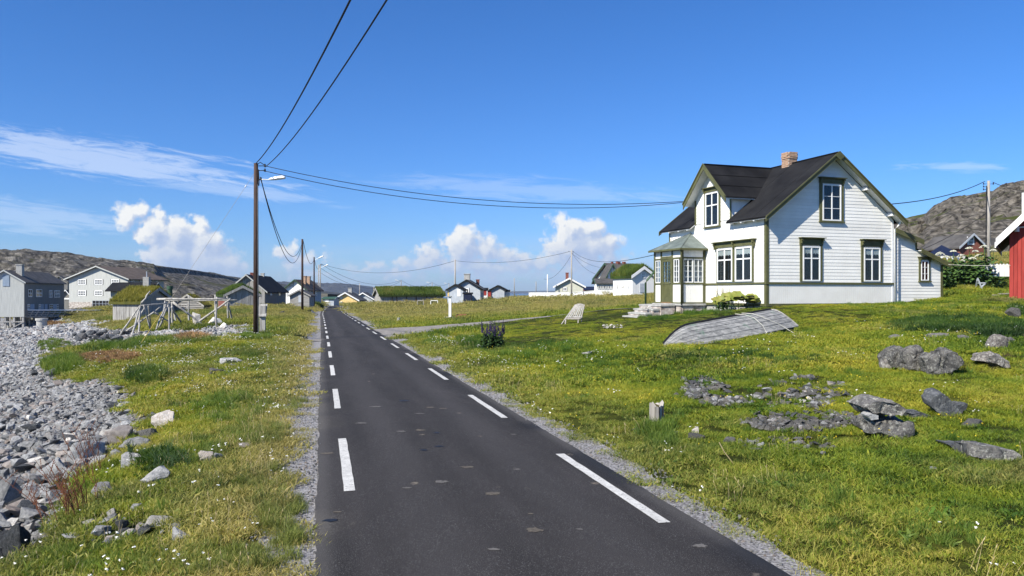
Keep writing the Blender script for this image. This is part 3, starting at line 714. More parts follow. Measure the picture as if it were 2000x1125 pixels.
# ================================================================== THE WHITE HOUSE
HX, HY, HZ, HA = 10.6, 32.0, 1.5, R(19)
house = thing('white_house', 'white weatherboard house with olive green trim, black roof and glazed porch above the upturned boat', 'house', (HX, HY, HZ), HA)
H = house
AX = Vector((1, 0, 0)); CY = Vector((0, 1, 0)); ZZ = Vector((0, 0, 1))
Wd, Ln = 6.75, 7.76; RA = 3.375; ES = .77; EV0 = 3.67                # roof surface z at a=-.3
def roofz(a): return EV0 + ES * (.3 + (a if a < RA else 2 * RA - a))
wt = roofz(0) - .16; ap = roofz(RA) - .16
core = MB(); I = .02
core.prism([(I, I, 0), (Wd - I, I, 0), (Wd - I, I, wt), (RA, I, ap), (I, I, wt)], (0, Ln - 2 * I, 0))
wall = core.build('wall', white, H)
dc, dhw = 3.89, 1.46; dape = 6.45; dsl = .96
dw = MB(); dzt = dape - .12 - dsl * dhw
dw.prism([(I, dc - dhw + I, 3.4), (I, dc + dhw - I, 3.4), (I, dc + dhw - I, dzt), (I, dc, dape - .12), (I, dc - dhw + I, dzt)], (2.6, 0, 0)); dw.build('gable_wall', white, H)
# weatherboards: one object each
RH = .142
def board(p0a, p0b, p1a, p1b, z0, z1, O, U, N, par=wall):
    mb = MB(); O = Vector(O)
    f = lambda u, n, z: O + Vector(U) * u + Vector(N) * n + ZZ * z
    mb.hexa([f(p0a, -.012, z0), f(p0b, -.012, z0), f(p0b, .016, z0), f(p0a, .016, z0), f(p1a, -.012, z1), f(p1b, -.012, z1), f(p1b, .006, z1), f(p1a, .006, z1)])
    mb.build('board', white, par)
z = .95
while z < ap - .12:
    z1 = z + RH - .003
    e = lambda q: 0 if q < wt else (q - wt) / ES
    board(e(z), Wd - e(z), e(z1), Wd - e(z1), z, z1, (0, 0, 0), (1, 0, 0), (0, -1, 0)); z += RH
z = .95
while z < wt - .05:
    z1 = min(z + RH - .003, wt)
    board(0, Ln, 0, Ln, z, z1, (0, 0, 0), (0, 1, 0), (-1, 0, 0)); z += RH
while z < dape - .25:
    z1 = z + RH - .003; e = lambda q: dhw if q < dzt else (dape - .12 - q) / dsl
    board(dc - e(z), dc + e(z), dc - e(z1), dc + e(z1), z, z1, (0, 0, 0), (0, 1, 0), (-1, 0, 0)); z += RH
# vertical boarding of the lower wall
vb = MB()
for k in range(int(Wd / .105)):
    vb.box(k * .105 + .004, k * .105 + .101, -.018, .0, .05, .86)
for k in range(int(Ln / .105)):
    vb.box(-.018, .0, k * .105 + .004, k * .105 + .101, .05, .86)
vb.build('lower_panelling', white, H)
tr = MB()
tr.box(-.06, Wd, -.065, .0, .865, .905); tr.box(-.05, Wd, -.045, .0, .905, .945)
tr.box(-.065, .0, .0, Ln + .03, .865, .905); tr.box(-.045, .0, .0, Ln + .03, .905, .945)
tr.box(-.05, Wd, -.05, .0, -.06, .045); tr.box(-.05, .0, .0, Ln + .03, -.06, .045)
tr.build('belt_moulding', green, H)
cb = MB()
cb.box(-.034, .10, -.034, -.024, .047, wt); cb.box(-.034, -.024, -.024, .11, .047, wt)
cb.build('corner_board', green, H)
cb = MB(); cb.box(-.04, -.024, Ln - .1, Ln, .047, wt); cb.build('corner_board', green, H)
cb = MB(); cb.box(-.036, -.024, dc - dhw - .02, dc - dhw + .1, wt + .02, dzt); cb.build('corner_board', green, H)
cb = MB(); cb.box(-.036, -.024, dc + dhw - .1, dc + dhw + .02, wt + .02, dzt)
cb.build('corner_board', green, H)
cw = MB(); cw.box(Wd - .14, Wd - .02, -.034, -.024, .947, wt - .02); cw.box(Wd - .12, Wd - .02, -.03, -.019, .047, .86); cw.build('corner_board', whitetrim, H)
dp = MB(); dp.tube([(Wd + .25, -.25, wt - .02), (Wd + .12, -.15, wt - .25), (Wd + .02, -.08, wt - .4), (Wd + .02, -.08, .0)], .035, 8); dp.build('downpipe', whitetrim, H, smooth=True)
cwf = MB(); cwf.box(.03, Wd + .1, .03, Ln - .03, -.75, -.062); cwf.build('foundation', concrete, H)
# roof: felt laid in strips, one object each
rf = MB(); th = .07
OV = .42; RE = Ln + .45
def slope(mb, a0, a1, c0, c1, dz=0.0, t=th):
    mb.slab((a0, c0, roofz(a0) + dz), (a1, c0, roofz(a1) + dz), (a1, c1, roofz(a1) + dz), (a0, c1, roofz(a0) + dz), t)
slope(rf, -.3, RA, -OV, dc - dhw - .01, -.012); slope(rf, .95, RA, dc - dhw - .01, dc + dhw + .01, -.012); slope(rf, -.3, RA, dc + dhw + .01, RE, -.012)
mbr = rf.build('roof', felt, H)
sl = MB(); sl.slab((RA, -OV, roofz(RA) - .012), (Wd + .3, -OV, roofz(-.3) - .012), (Wd + .3, RE, roofz(-.3) - .012), (RA, RE, roofz(RA) - .012), th); sl.build('roof', felt, H)
c = -OV; k = 0
while c < RE:
    c1 = min(c + .95, RE)
    segs = [(-.32, c, c1)]
    if c1 > dc - dhw - .02 and c < dc + dhw + .02:
        segs = []
        if c < dc - dhw - .05: segs.append((-.32, c, dc - dhw - .02))
        if c1 > dc + dhw + .05: segs.append((-.32, dc + dhw + .02, c1))
        segs.append((.97, max(c, dc - dhw - .02), min(c1, dc + dhw + .02)))
    for a0, q0, q1 in segs:
        s = MB(); slope(s, a0, RA + .004, q0, q1 + (.05 if q1 < RE - .01 and a0 < 0 and abs(q1 - (dc - dhw - .02)) > .01 else 0), .0 + .008 * (k % 2), .012); s.build('felt_strip', felt, mbr)
    c = c1; k += 1
s = MB(); s.beam((RA, -OV, roofz(RA) + .0), (RA, RE, roofz(RA) + .0), .16, .03); s.build('ridge_strip', felt, mbr)
# white soffit
so_ = MB()
so_.slab((-.28, -OV + .03, roofz(-.28) - .09), (RA, -OV + .03, roofz(RA) - .09), (RA, .0, roofz(RA) - .09), (-.28, 0, roofz(-.28) - .09), .03)
so_.slab((RA, -OV + .03, roofz(RA) - .09), (Wd + .28, -OV + .03, roofz(-.28) - .09), (Wd + .28, 0, roofz(-.28) - .09), (RA, .0, roofz(RA) - .09), .03)
so_.slab((-.28, 0, roofz(-.28) - .09), (0, 0, roofz(0) - .09), (0, dc - dhw, roofz(0) - .09), (-.28, dc - dhw, roofz(-.28) - .09), .03)
so_.slab((-.28, dc + dhw, roofz(-.28) - .09), (0, dc + dhw, roofz(0) - .09), (0, RE - .03, roofz(0) - .09), (-.28, RE - .03, roofz(-.28) - .09), .03)
so_.build('soffit', whitetrim, H)
for a in (.35, 1.75, RA, 5.0, 6.4):
    zz = roofz(a) - .23; so_ = MB(); so_.box(a - .06, a + .06, -OV + .08, .0, zz - .05, zz + .07); so_.build('purlin_end', whitetrim, H)
for cc in (.5, 1.4, 2.2, 5.7, 6.5, 7.4):
    so_ = MB(); so_.box(-.27, -.02, cc - .04, cc + .04, roofz(-.2) - .22, roofz(-.2) - .13); so_.build('rafter_end', whitetrim, H)
# bargeboards
for c0, nm in ((-OV - .03, 1), (RE, 1)):
    for a0, a1 in ((-.36, RA), (RA, Wd + .36)):
        z0 = roofz(max(a0, -.36)) if a0 < RA - .1 else roofz(RA); z1 = roofz(a1)
        b_ = MB(); b_.prism([(a0, c0, z0 - .20), (a1, c0, z1 - .20), (a1, c0, z1 + .02), (a0, c0, z0 + .02)], (0, .03, 0)); 
        b_.prism([(a0, c0 - .035, z0 - .03), (a1, c0 - .035, z1 - .03), (a1, c0 - .035, z1 + .035), (a0, c0 - .035, z0 + .035)], (0, .034, 0)); b_.build('bargeboard', green, H)
b_ = MB(); b_.prism([(RA - .22, -OV - .08, roofz(RA) - .20), (RA, -OV - .08, roofz(RA) - .04), (RA + .22, -OV - .08, roofz(RA) - .20), (RA, -OV - .08, roofz(RA) - .36)], (0, .045, 0)); b_.build('gable_ornament', green, H)

# dormer roof
dtip = 1.75; dz = dape - dsl * dtip
for s in (-1, 1):
    r_ = MB(); ct = dc + s * dtip
    am = (dz - EV0) / ES - .3 + .06; ar = (dape - EV0) / ES - .3 + .02
    pts = [(-.5, ct, dz), (-.5, dc, dape), (ar, dc, dape), (am, ct, dz)]
    if s > 0: pts = pts[::-1]
    r_.slab(*pts, .06); rr_ = r_.build('roof', felt, H)
    for q in (.33, .66):
        f_ = MB(); f_.beam((-.5, ct + (dc - ct) * q, dz + (dape - dz) * q + .004), (am + (ar - am) * q, ct + (dc - ct) * q, dz + (dape - dz) * q + .004), .05, .008); f_.build('felt_strip', felt, rr_)
    f_ = MB(); f_.slab((-.48, ct + -s * .02, dz - .07), (-.48, dc, dape - .08), (0, dc, dape - .08), (0, ct - s * .02, dz - .07), .03)
    f_.slab((0, ct - s * .02, dz - .07), (0, dc + s * dhw, dape - dsl * dhw - .07), (am - .1, dc + s * dhw, dape - dsl * dhw - .07), (am - .1, ct - s * .02, dz - .07), .03)
    f_.build('soffit', whitetrim, H)
    b_ = MB(); b_.prism([(-.53, ct, dz - .26), (-.53, dc, dape - .25), (-.53, dc, dape + .02), (-.53, ct, dz + .02)], (.03, 0, 0))
    b_.prism([(-.57, ct, dz - .03), (-.57, dc, dape - .03), (-.57, dc, dape + .04), (-.57, ct, dz + .04)], (.04, 0, 0)); b_.build('bargeboard', green, H)
    ck = MB(); cc = dc + s * dhw; zc = dape - dsl * dhw - .09
    a_e = (zc - EV0) / ES - .3
    ck.prism([(.0, cc, roofz(0) - .05), (.0, cc, zc), (a_e, cc, zc)], (0, -s * .03, 0)); ck.build('cheek_wall', white, H)
b_ = MB(); b_.beam((-.5, dc, dape + .01), (3.2, dc, dape + .01), .14, .03); b_.build('ridge_strip', felt, H)
# windows
UA, NA = (1, 0, 0), (0, -1, 0); UC, NC = (0, 1, 0), (-1, 0, 0)
for a in (2.25, 5.5):
    window(H, (a, -.022, 1.0), UA, NA, .90, 1.48, 2, (.655,), .055, casing=.13, hood=.34, hoodcap=.14, curt=True)
window(H, (3.32, -.022, 3.60), UA, NA, .98, 1.56, 2, (.34, .67), .055, casing=.15, hood=.26, hoodcap=.12, sill=True)
for c0 in (1.5, 2.89):
    window(H, (-.022, c0, 1.0), UC, NC, 1.18, 1.50, 2, (.655,), .065, curt=True, casing=.10)
dh = MB()
dh.box(-.075, -.022, .70, 3.70, 2.55, 2.78); dh.box(-.20, -.022, .62, 3.78, 2.78, 2.82)
for cc in (.76, 2.195, 3.64):
    dh.box(-.17, -.075, cc - .04, cc + .04, 2.66, 2.78); dh.box(-.12, -.06, cc - .035, cc + .035, 2.48, 2.66)
dh.build('window_hood', green, H)
window(H, (-.022, dc, 3.60), UC, NC, 1.06, 1.56, 2, (.62,), .06, curt=False, casing=.11, hood=.22, hoodcap=.10, sill=True)
# ornament on the inner sill
orn = MB(); orn.tube([(2.05, -.040, 1.62), (2.05, -.040, 1.75), (2.05, -.040, 1.9)], [.02, .05, .03], 8); orn.tube([(2.05, -.040, 1.42), (2.05, -.040, 1.60)], [.025, .045], 8)
# chimney of single bricks
ch = MB(); cx, cy = RA, 2.75; ch.box(cx - .23, cx + .23, cy - .23, cy + .23, 6.0, 7.0); chim = ch.build('chimney', mortar, H)
bm1 = MB().box(-.105, .105, -.05, .05, 0, .066).build('brick', brickm, chim); bmesh_brick = bm1.data
first = True
for k in range(11):
    zz = 6.16 + k * .078; ex = .03 if k in (7, 9, 10) else (.05 if k == 8 else 0)
    for sgn, horiz in ((-1, 1), (1, 1), (-1, 0), (1, 0)):
        for q in (-.13, .09) if k % 2 else (-.09, .13):
            bo = bm1 if first else bm1.copy()
            if not first: COL.objects.link(bo)
            first = False
            j = random.uniform(-.006, .006)
            if horiz: bo.location = (cx + q, cy + sgn * (.20 + ex) + j, zz)
            else: bo.location = (cx + sgn * (.20 + ex) + j, cy + q, zz); bo.rotation_euler.z = R(90)
# lean-to at the right
lt = MB(); y0 = .14
lt.prism([(Wd, y0, -.4), (9.75, y0, -.4), (9.75, y0, 1.86), (8.23, y0, 2.44), (8.23, y0, 2.86), (Wd, y0, 3.30)], (0, 4.6, 0)); ltw = lt.build('lean_to_wall', white, H)
z = .0
while z < 3.25:
    z1 = z + RH - .003
    def ex(q):
        if q <= 1.86: return 9.75
        if q <= 2.44: return 9.75 - (q - 1.86) / .58 * 1.52
        if q <= 2.86: return 8.23
        return max(Wd + .02, 8.23 - (q - 2.86) / .44 * 1.48)
    board(Wd + .01, ex(z), Wd + .01, ex(z1), z, z1, (0, y0, 0), (1, 0, 0), (0, -1, 0), ltw); z += RH
def ltroof(a0, z0, a1, z1):
    r_ = MB(); r_.prism([(a0, y0 - .24, z0), (a1, y0 - .24, z1), (a1, y0 - .24, z1 + .07), (a0, y0 - .24, z0 + .07)], (0, 5.0, 0)); r_.build('roof', felt, H)
    r_ = MB(); r_.prism([(a0, y0 - .275, z0 - .13), (a1, y0 - .275, z1 - .13), (a1, y0 - .275, z1 + .085), (a0, y0 - .275, z0 + .085)], (0, .03, 0)); r_.build('bargeboard', green, H)
    r_ = MB(); r_.prism([(a0, y0 - .24, z0 - .03), (a1, y0 - .24, z1 - .03), (a1, y0 - .24, z1 - .003), (a0, y0 - .24, z0 - .003)], (0, .24, 0)); r_.build('soffit', whitetrim, H)
ltroof(Wd + .03, 3.30, 8.40, 2.81); ltroof(8.25, 2.43, 9.98, 1.77)
c_ = MB(); c_.box(8.14, 8.235, y0 - .034, y0 - .024, 2.44, 2.76); c_.box(9.63, 9.76, y0 - .034, y0 - .024, -.3, 1.78); c_.build('corner_board', green, H)
window(H, (8.66, y0 - .022, 1.06), UA, NA, .44, .90, 2, (.34, .67), .04, casing=.11, hood=.15, hoodcap=.09, sill=True)
# ---- glazed porch
pa, pc0, pc1 = -1.27, 4.5, 6.98; pe = 2.5
def pfr(o, U, w0, w1, N, m, nm, z0, z1, n0=0.0, n1=.06):
    mb = MB(); mb.obox(o, U, N, w0, w1, n0, n1, z0, z1); return mb.build(nm, m, H)
pt = MB()
for (a, c_) in ((pa, pc0), (pa, pc1)):
    pt.box(a - .055, a + .055, c_ - .055, c_ + .055, .0, pe)
pt.box(-.13, -.026, pc0 - .05, pc0 + .05, 0, pe); pt.box(-.13, -.026, pc1 - .05, pc1 + .05, 0, pe)
for (a0, a1, c0, c1) in ((pa + .056, -.131, pc0 - .04, pc0 + .04), (pa + .056, -.131, pc1 - .04, pc1 + .04)):
    for z0, z1 in ((.0, .06), (.90, .98), (2.10, 2.18)): pt.box(a0, a1, c0, c1, z0, z1)
for z0, z1 in ((.0, .06), (.90, .98), (2.10, 2.18)):
    pt.box(pa - .04, pa + .04, pc0 + .056, 5.279, z0, z1); pt.box(pa - .04, pa + .04, 6.401, pc1 - .056, z0, z1)
pt.box(pa - .05, pa + .05, 5.28, 5.38, .0, pe); pt.box(pa - .05, pa + .05, 6.30, 6.40, .0, pe); pt.box(pa - .045, pa + .045, 5.381, 6.299, 2.12, 2.26)
pt.box(pa - .06, pa + .06, pc0 - .06, pc1 + .06, pe, pe + .07); pt.box(pa + .061, -.03, pc0 - .06, pc0 + .06, pe, pe + .07); pt.box(pa + .061, -.03, pc1 - .06, pc1 + .06, pe, pe + .07)
pt.build('porch_frame', green, H)
for z0, z1 in ((.061, .899), (2.181, 2.499)):
    n = 11; pn = MB(); pn2 = MB()
    for k in range(n):
        q0 = pa + .06 + (1.06) * k / n; pn.box(q0 + .003, q0 + 1.06 / n - .003, pc0 - .015, pc0 + .015, z0, z1); pn2.box(q0 + .003, q0 + 1.06 / n - .003, pc1 - .015, pc1 + .015, z0, z1)
    pn.build('porch_panel', white, H); pn2.build('porch_panel', white, H)
    for q0, q1 in ((pc0 + .057, 5.278), (6.402, pc1 - .057)): p_ = MB(); p_.box(pa - .015, pa + .015, q0, q1, z0, z1); p_.build('porch_panel', white, H)
pn = MB(); pn.box(pa - .012, pa + .012, 5.382, 6.298, 2.262, 2.498)
pn.build('porch_panel', white, H)
for q in (-.95, -.40):
    for cc, nn in ((pc0, (0, -1, 0)), (pc1, (0, 1, 0))):
        window(H, (q, cc - nn[1] * .0 * 0 + (-.03 if nn[1] > 0 else .03) * 1, .98), UA, nn, .52, 1.12, 2, (.24, .48, .70), .045, see=True, inner=False)
m_ = MB(); m_.box(-.685, -.665, pc0 - .03, pc0 + .03, .981, 2.099); m_.build('porch_mullion', green, H)
for cc, w in ((4.98, .46), (6.69, .50)):
    window(H, (pa + .03, cc, .98), UC, NC, w, 1.12, 2, (.24, .48, .70), .045, see=True, inner=False)
dr = MB(); D0, D1 = 5.385, 6.295
dr.box(pa - .03, pa + .02, D0, D1, .06, .30); dr.box(pa - .03, pa + .02, D0, D0 + .12, .30, 2.11); dr.box(pa - .03, pa + .02, D1 - .12, D1, .30, 2.11)
dr.box(pa - .03, pa + .02, D0 + .12, D1 - .12, 2.0, 2.11); dr.box(pa - .03, pa + .02, D0 + .12, D1 - .12, .92, 1.02)
dr.box(pa - .01, pa + .01, D0 + .12, D1 - .12, .30, .92)
for k in range(1, 5): dr.box(pa - .02, pa + .01, D0 + .12 + .134 * k - .008, D0 + .12 + .134 * k + .008, .31, .91) if k in (1, 2, 3, 4) else None
for k in (1, 2): dr.box(pa - .025, pa + .012, D0 + .12 + .2233 * k - .012, D0 + .12 + .2233 * k + .012, 1.02, 2.0)
for k in range(1, 5): dr.box(pa - .024, pa + .011, D0 + .12, D1 - .12, 1.02 + .196 * k - .011, 1.02 + .196 * k + .011)
door = dr.build('door', green, H)
g_ = MB(); g_.box(pa - .004, pa, D0 + .1, D1 - .1, 1.0, 2.02); g_.build('pane', glass, door)
g_ = MB(); g_.tube([(pa - .03, D0 + .06, 1.0), (pa - .08, D0 + .06, 1.0), (pa - .08, D0 + .15, 1.0)], .012, 6); g_.build('handle', metal, door)
g_ = MB(); g_.box(pa - .07, pa + .03, D0 - .0, D1 + .0, .0, .055); g_.build('door_sill', brown, H)
fl = MB(); fl.box(pa - .12, 0, pc0 - .12, pc1 + .12, -.09, -.002); fl.build('porch_floor', concrete, H)
# inner porch curtain glimpses
# hipped porch roof
eo = .24; e1 = pe + .07; apx = (-.03, 5.74, 3.40)
base = [(pa - eo, pc0 - eo, e1), (pa - eo, pc1 + eo, e1), (-.03, pc1 + eo, e1), (-.03, pc0 - eo, e1)]
pr = MB(); pr.add(base + [apx], [(0, 1, 2, 3), (0, 4, 1), (1, 4, 2), (3, 4, 0), (2, 4, 3)]); prr = pr.build('porch_roof', slate, H)
for p in (base[0], base[1]):
    r_ = MB(); r_.beam(Vector(p) + Vector((0, 0, .012)), Vector(apx) + Vector((0, 0, .012)), .06, .02); r_.build('hip_strip', slate, prr)
fs = MB(); fs.box(pa - eo - .02, pa - eo + .02, pc0 - eo - .02, pc1 + eo + .02, e1 - .07, e1 + .015); fs.box(pa - eo + .021, -.03, pc0 - eo - .02, pc0 - eo + .02, e1 - .07, e1 + .015); fs.build('porch_fascia', green, H)
dp = MB(); dp.tube([(pa - .18, pc0 - .16, e1 - .05), (pa - .1, pc0 - .11, e1 - .25), (pa - .1, pc0 - .11, -.05)], .035, 8); dp.build('downpipe', green, H, smooth=True)
# foundation stones under the porch
for (q0, q1, ax_) in ((pa, -.02, 0), (pc0, pc1, 1)):
    u = q0
    while u < q1 - .05:
        u1 = min(u + random.uniform(.45, .8), q1)
        s = MB()
        if ax_ == 0: s.box(u + .012, u1 - .012, pc0 - .05 + random.uniform(-.015, .015), pc0 + .2, -.75, -.10)
        else: s.box(pa - .05 + random.uniform(-.015, .015), pa + .2, u + .012, u1 - .012, -.75, -.10)
        s.build('foundation_stone', stonefound, H); u = u1
fl = MB(); fl.box(pa + .02, 0, pc0 + .02, pc1, -.75, -.11); fl.build('foundation', mortar, H)

st = thing('stone_steps', 'pale concrete and stone steps going down from the porch door of the white house', 'steps', (HX, HY, HZ), HA)
for a0, a1, c0, c1, z1 in ((-2.15, -1.42, 4.9, 7.0, -.04), (-2.5, -2.17, 5.0, 6.9, -.24), (-2.85, -2.52, 5.1, 6.8, -.42), (-3.2, -2.87, 5.2, 6.7, -.58)):
    s = MB(); s.box(a0, a1, c0, c1, -1.2, z1 - .09); s.build('riser', stonefound, st)
    s = MB(); s.hexa([(a0 - .04, c0 - .05, z1 - .088), (a1, c0 - .03, z1 - .088), (a1, c1, z1 - .088), (a0 - .02, c1 + .04, z1 - .088), (a0 - .03, c0 - .04, z1 - .01), (a1, c0 - .02, z1), (a1, c1, z1), (a0 - .02, c1 + .03, z1 - .015)]); s.build('tread', concrete, st)
rl = MB(); rl.tube([(-1.72, 7.15, -.3), (-1.72, 7.15, 1.0), (-1.66, 7.12, 1.12), (-1.25, 6.99, 1.62)], .05, 8)
XF['h'] = Matrix.Translation(Vector((HX, HY, HZ))) @ Matrix.Rotation(HA, 4, 'Z')
def HL(a, c, z): return XF['h'] @ Vector((a, c, z))
rl.v = [tuple(XF['h'] @ Vector(v)) for v in rl.v]
tag(rl.build('handrail', dgreen, loc=HL(-1.72, 7.15, -.3), smooth=True), 'bent dark green handrail pipe standing beside the porch steps', 'handrail')

# ================================================================== OTHER BUILDINGS
def inter(O, d, px):
    r = (px - 1000) / F; return (r * O[1] - O[0]) / (d[0] - r * d[1])
def turf_blades(pts, h, w, m, name, parent, lean=.35, kind='stuff', world=True):
    """many grass blades joined into one mesh; pts in world space"""
    n = len(pts); pts = np.asarray(pts); a = rng.uniform(0, 2 * math.pi, n); hh = h * rng.uniform(.5, 1.25, n); ww = w * rng.uniform(.6, 1.3, n)
    la = rng.uniform(0, 2 * math.pi, n); ll = rng.uniform(0, lean, n) * hh
    ux = np.cos(a) * ww / 2; uy = np.sin(a) * ww / 2; lx = np.cos(la) * ll; ly = np.sin(la) * ll
    V = np.zeros((n, 3, 3)); V[:, 0] = pts - np.stack([ux, uy, ux * 0], 1); V[:, 1] = pts + np.stack([ux, uy, ux * 0], 1); V[:, 2] = pts + np.stack([lx, ly, hh], 1)
    V = V.reshape(-1, 3)
    if parent is not None:
        inv = np.array(XF[parent].inverted()); V = V @ inv[:3, :3].T + inv[:3, 3]
    rn = np.repeat(rng.random(n), 3); hv = np.tile([0, 0, 1], n)
    me = np_mesh(name, V, np.arange(3 * n).reshape(-1, 3), m, attrs={'rnd': rn, 'hh': hv})
    o = bpy.data.objects.new(name, me); COL.objects.link(o)
    if parent is not None: o.parent = parent
    if kind: o['kind'] = kind
    return o
class Bld:
    def __init__(s, name, label, cat, O, Y, phi, xpx, ypx, ye, yr, wallm, roofm, trim=None, gable='x', ov=.35, rt=.14, base=1.5, turf=None, group=None, plinth=None, bz=0.0):
        s.O = P(O[0], O[1], Y); s.phi = R(phi); s.ax = (math.cos(s.phi), math.sin(s.phi)); s.ay = (-math.sin(s.phi), math.cos(s.phi))
        s.sx = inter(s.O, s.ax, xpx); s.sy = ypx[0] if isinstance(ypx, tuple) else inter(s.O, s.ay, ypx)
        s.t = thing(name, label, cat, s.O, s.phi, group); s.h = (O[1] - ye) / F * Y; s.Y = Y
        sx, sy, h = s.sx, s.sy, s.h; x0, x1 = min(0, sx), max(0, sx); s.x0, s.x1 = x0, x1
        zb = -base if bz == 0 else bz
        mb = MB(); trim = trim or wallm
        if gable == 'x':
            xm = sx / 2; s.rz = 2 + (572 - yr) / F * (Y + s.ax[1] * xm) - s.O.z
            mb.prism([(x0, 0, zb), (x1, 0, zb), (x1, 0, h), (xm, 0, s.rz - .02), (x0, 0, h)], (0, sy, 0))
            k = (s.rz - h) / abs(xm)
            for sg, xe in ((-1, x0 - ov), (1, x1 + ov)):
                ze = h - k * ov; r = MB(); p = [(xe, -ov, ze + rt), (xm, -ov, s.rz + rt), (xm, sy + ov, s.rz + rt), (xe, sy + ov, ze + rt)]
                if sg > 0: p = p[::-1]
                r.slab(*p, rt); r.build('roof', roofm, s.t)
                b = MB(); b.prism([(xe, -ov - .04, ze - .06), (xm, -ov - .04, s.rz - .06), (xm, -ov - .04, s.rz + rt + .02), (xe, -ov - .04, ze + rt + .02)], (0, .035, 0)); b.build('bargeboard', trim, s.t)
        else:
            ym = sy / 2; s.rz = 2 + (572 - yr) / F * (Y + s.ay[1] * ym) - s.O.z
            mb.prism([(x0, 0, zb), (x0, sy, zb), (x0, sy, h), (x0, ym, s.rz - .02), (x0, 0, h)], (x1 - x0, 0, 0))
            k = (s.rz - h) / ym
            for sg, ye_ in ((-1, -ov), (1, sy + ov)):
                ze = h - k * ov; r = MB(); p = [(x0 - ov, ye_, ze + rt), (x1 + ov, ye_, ze + rt), (x1 + ov, ym, s.rz + rt), (x0 - ov, ym, s.rz + rt)]
                if sg > 0: p = p[::-1]
                r.slab(*p, rt); r.build('roof', roofm, s.t)
                for xe in (x0 - ov - .04, x1 + ov):
                    b = MB(); b.prism([(xe, ye_, ze - .06), (xe, ym, s.rz - .06), (xe, ym, s.rz + rt + .02), (xe, ye_, ze + rt + .02)], (.035, 0, 0)); b.build('bargeboard', trim, s.t)
        s.wall = mb.build('wall', wallm, s.t)
        if plinth: q = MB(); q.box(x0 - .03, x1 + .03, -.03, sy + .03, zb - .5, plinth); q.build('foundation', concrete, s.t)
        if turf:
            n, hgt, m_, tw = turf; pts = []
            for i in range(n):
                if gable == 'x':
                    y = random.uniform(-ov, sy + ov); x = random.uniform(x0 - ov, x1 + ov); z = s.rz - k * abs(x - xm) + rt
                else:
                    x = random.uniform(x0 - ov, x1 + ov); y = random.uniform(-ov, sy + ov); z = s.rz - k * abs(y - ym) + rt
                pts.append(tuple(XF[s.t] @ Vector((x, y, z - .05))))
            turf_blades(pts, hgt, tw, m_, 'roof_grass', s.t)
    def face(s, f, px, py):
        if f == 'f': u = inter(s.O, s.ax, px); q = Vector((u, 0, 0)); Yq = s.O.y + s.ax[1] * u; U, N = (1, 0, 0), (0, -1, 0)
        else: u = inter(s.O, s.ay, px); q = Vector((0, u, 0)); Yq = s.O.y + s.ay[1] * u; U = (0, 1, 0); N = (1, 0, 0) if s.sx < 0 else (-1, 0, 0)
        q.z = 2 - (py - 572) / F * Yq - s.O.z; return q, U, N, Yq
    def win(s, f, x0, x1, y0, y1, cols=2, splits=(.5,), fm=None, casing=.08, cm=None, inner=False, name='window', fr=.09, curt=False):
        q, U, N, Yq = s.face(f, x0, y1); q2, _, _, Y2 = s.face(f, x1, y1)
        w = (q2 - q).length if abs(x1 - x0) > .01 else .5; w = math.hypot(q2.x - q.x, q2.y - q.y); h = (y1 - y0) / F * Yq
        o = (q + q2) / 2; o.z = (q.z + q2.z) / 2
        return window(s.t, o, U, N, w, h, cols, splits, fr, fm or whitetrim, inner=inner, casing=casing, cm=cm or dark, name=name)
    def panel(s, f, x0, x1, y0, y1, m, name, n=.04):
        q, U, N, Yq = s.face(f, x0, y1); q2, _, _, _ = s.face(f, x1, y1); h = (y1 - y0) / F * Yq; w = math.hypot(q2.x - q.x, q2.y - q.y); o = (q + q2) / 2
        mb = MB(); mb.obox(o, U, N, -w / 2, w / 2, -.02, n, 0, h); return mb.build(name, m, s.t)
    def chim(s, x, y, w, z0, z1, m, name='chimney', cap=True):
        mb = MB(); mb.box(x - w / 2, x + w / 2, y - w / 2, y + w / 2, z0, z1)
        if cap: mb.box(x - w * .6, x + w * .6, y - w * .6, y + w * .6, z1, z1 + .12)
        return mb.build(name, m, s.t)

# grey quay house on stilts
b1 = Bld('quay_house', 'tall pale grey boarded house on wooden stilts over the stony beach, chimney on its roof', 'house', (47, 617), 118, 10.4, -29, 125, 550.5, 529, greywall, roofgrey, greywall, bz=-.15)
b1.panel('f', 5.4, 18.5, 537.7, 559, bluegrey, 'shutter', .07)
sk = MB(); sk.box(.0, .03, .0, b1.sy, -.1, b1.h - .1); sk.build('shaded_side', dgreywall, b1.t)  # side away from the sun: its shade is put into darker boards
for a, c, y0, y1, cl in ((54.8, 62.6, 565, 580, 2), (69.7, 81.8, 565, 580, 2), (95, 102.4, 567, 581, 2), (105.5, 116.6, 567, 581, 3)):
    w_ = b1.win('s', a, c, y0, y1, cl, (.5,), casing=.12)
for a, c in ((53, 58), (75, 79), (96, 103), (110, 114)):
    b1.win('s', a, c, 594, 604, 2, (.5,), casing=.1)
for a, c in ((59, 66.5), (79.5, 85), (87, 92), (103.5, 110)): b1.panel('s', a, c, 594, 605, lgreywall, 'door', .06)
b1.chim(b1.sx / 2 + 1.0, 2.8, .85, b1.h + .6, b1.rz + 1.0, concrete)
for ix in range(5):
    for iy in range(5):
        x = b1.x0 + .2 + (b1.x1 - b1.x0 - .4) * ix / 4; y = .2 + (b1.sy - .4) * iy / 4
        m_ = MB(); m_.beam((x, y, -3.6), (x, y, -.15), .26); m_.build('stilt', oldwood, b1.t)
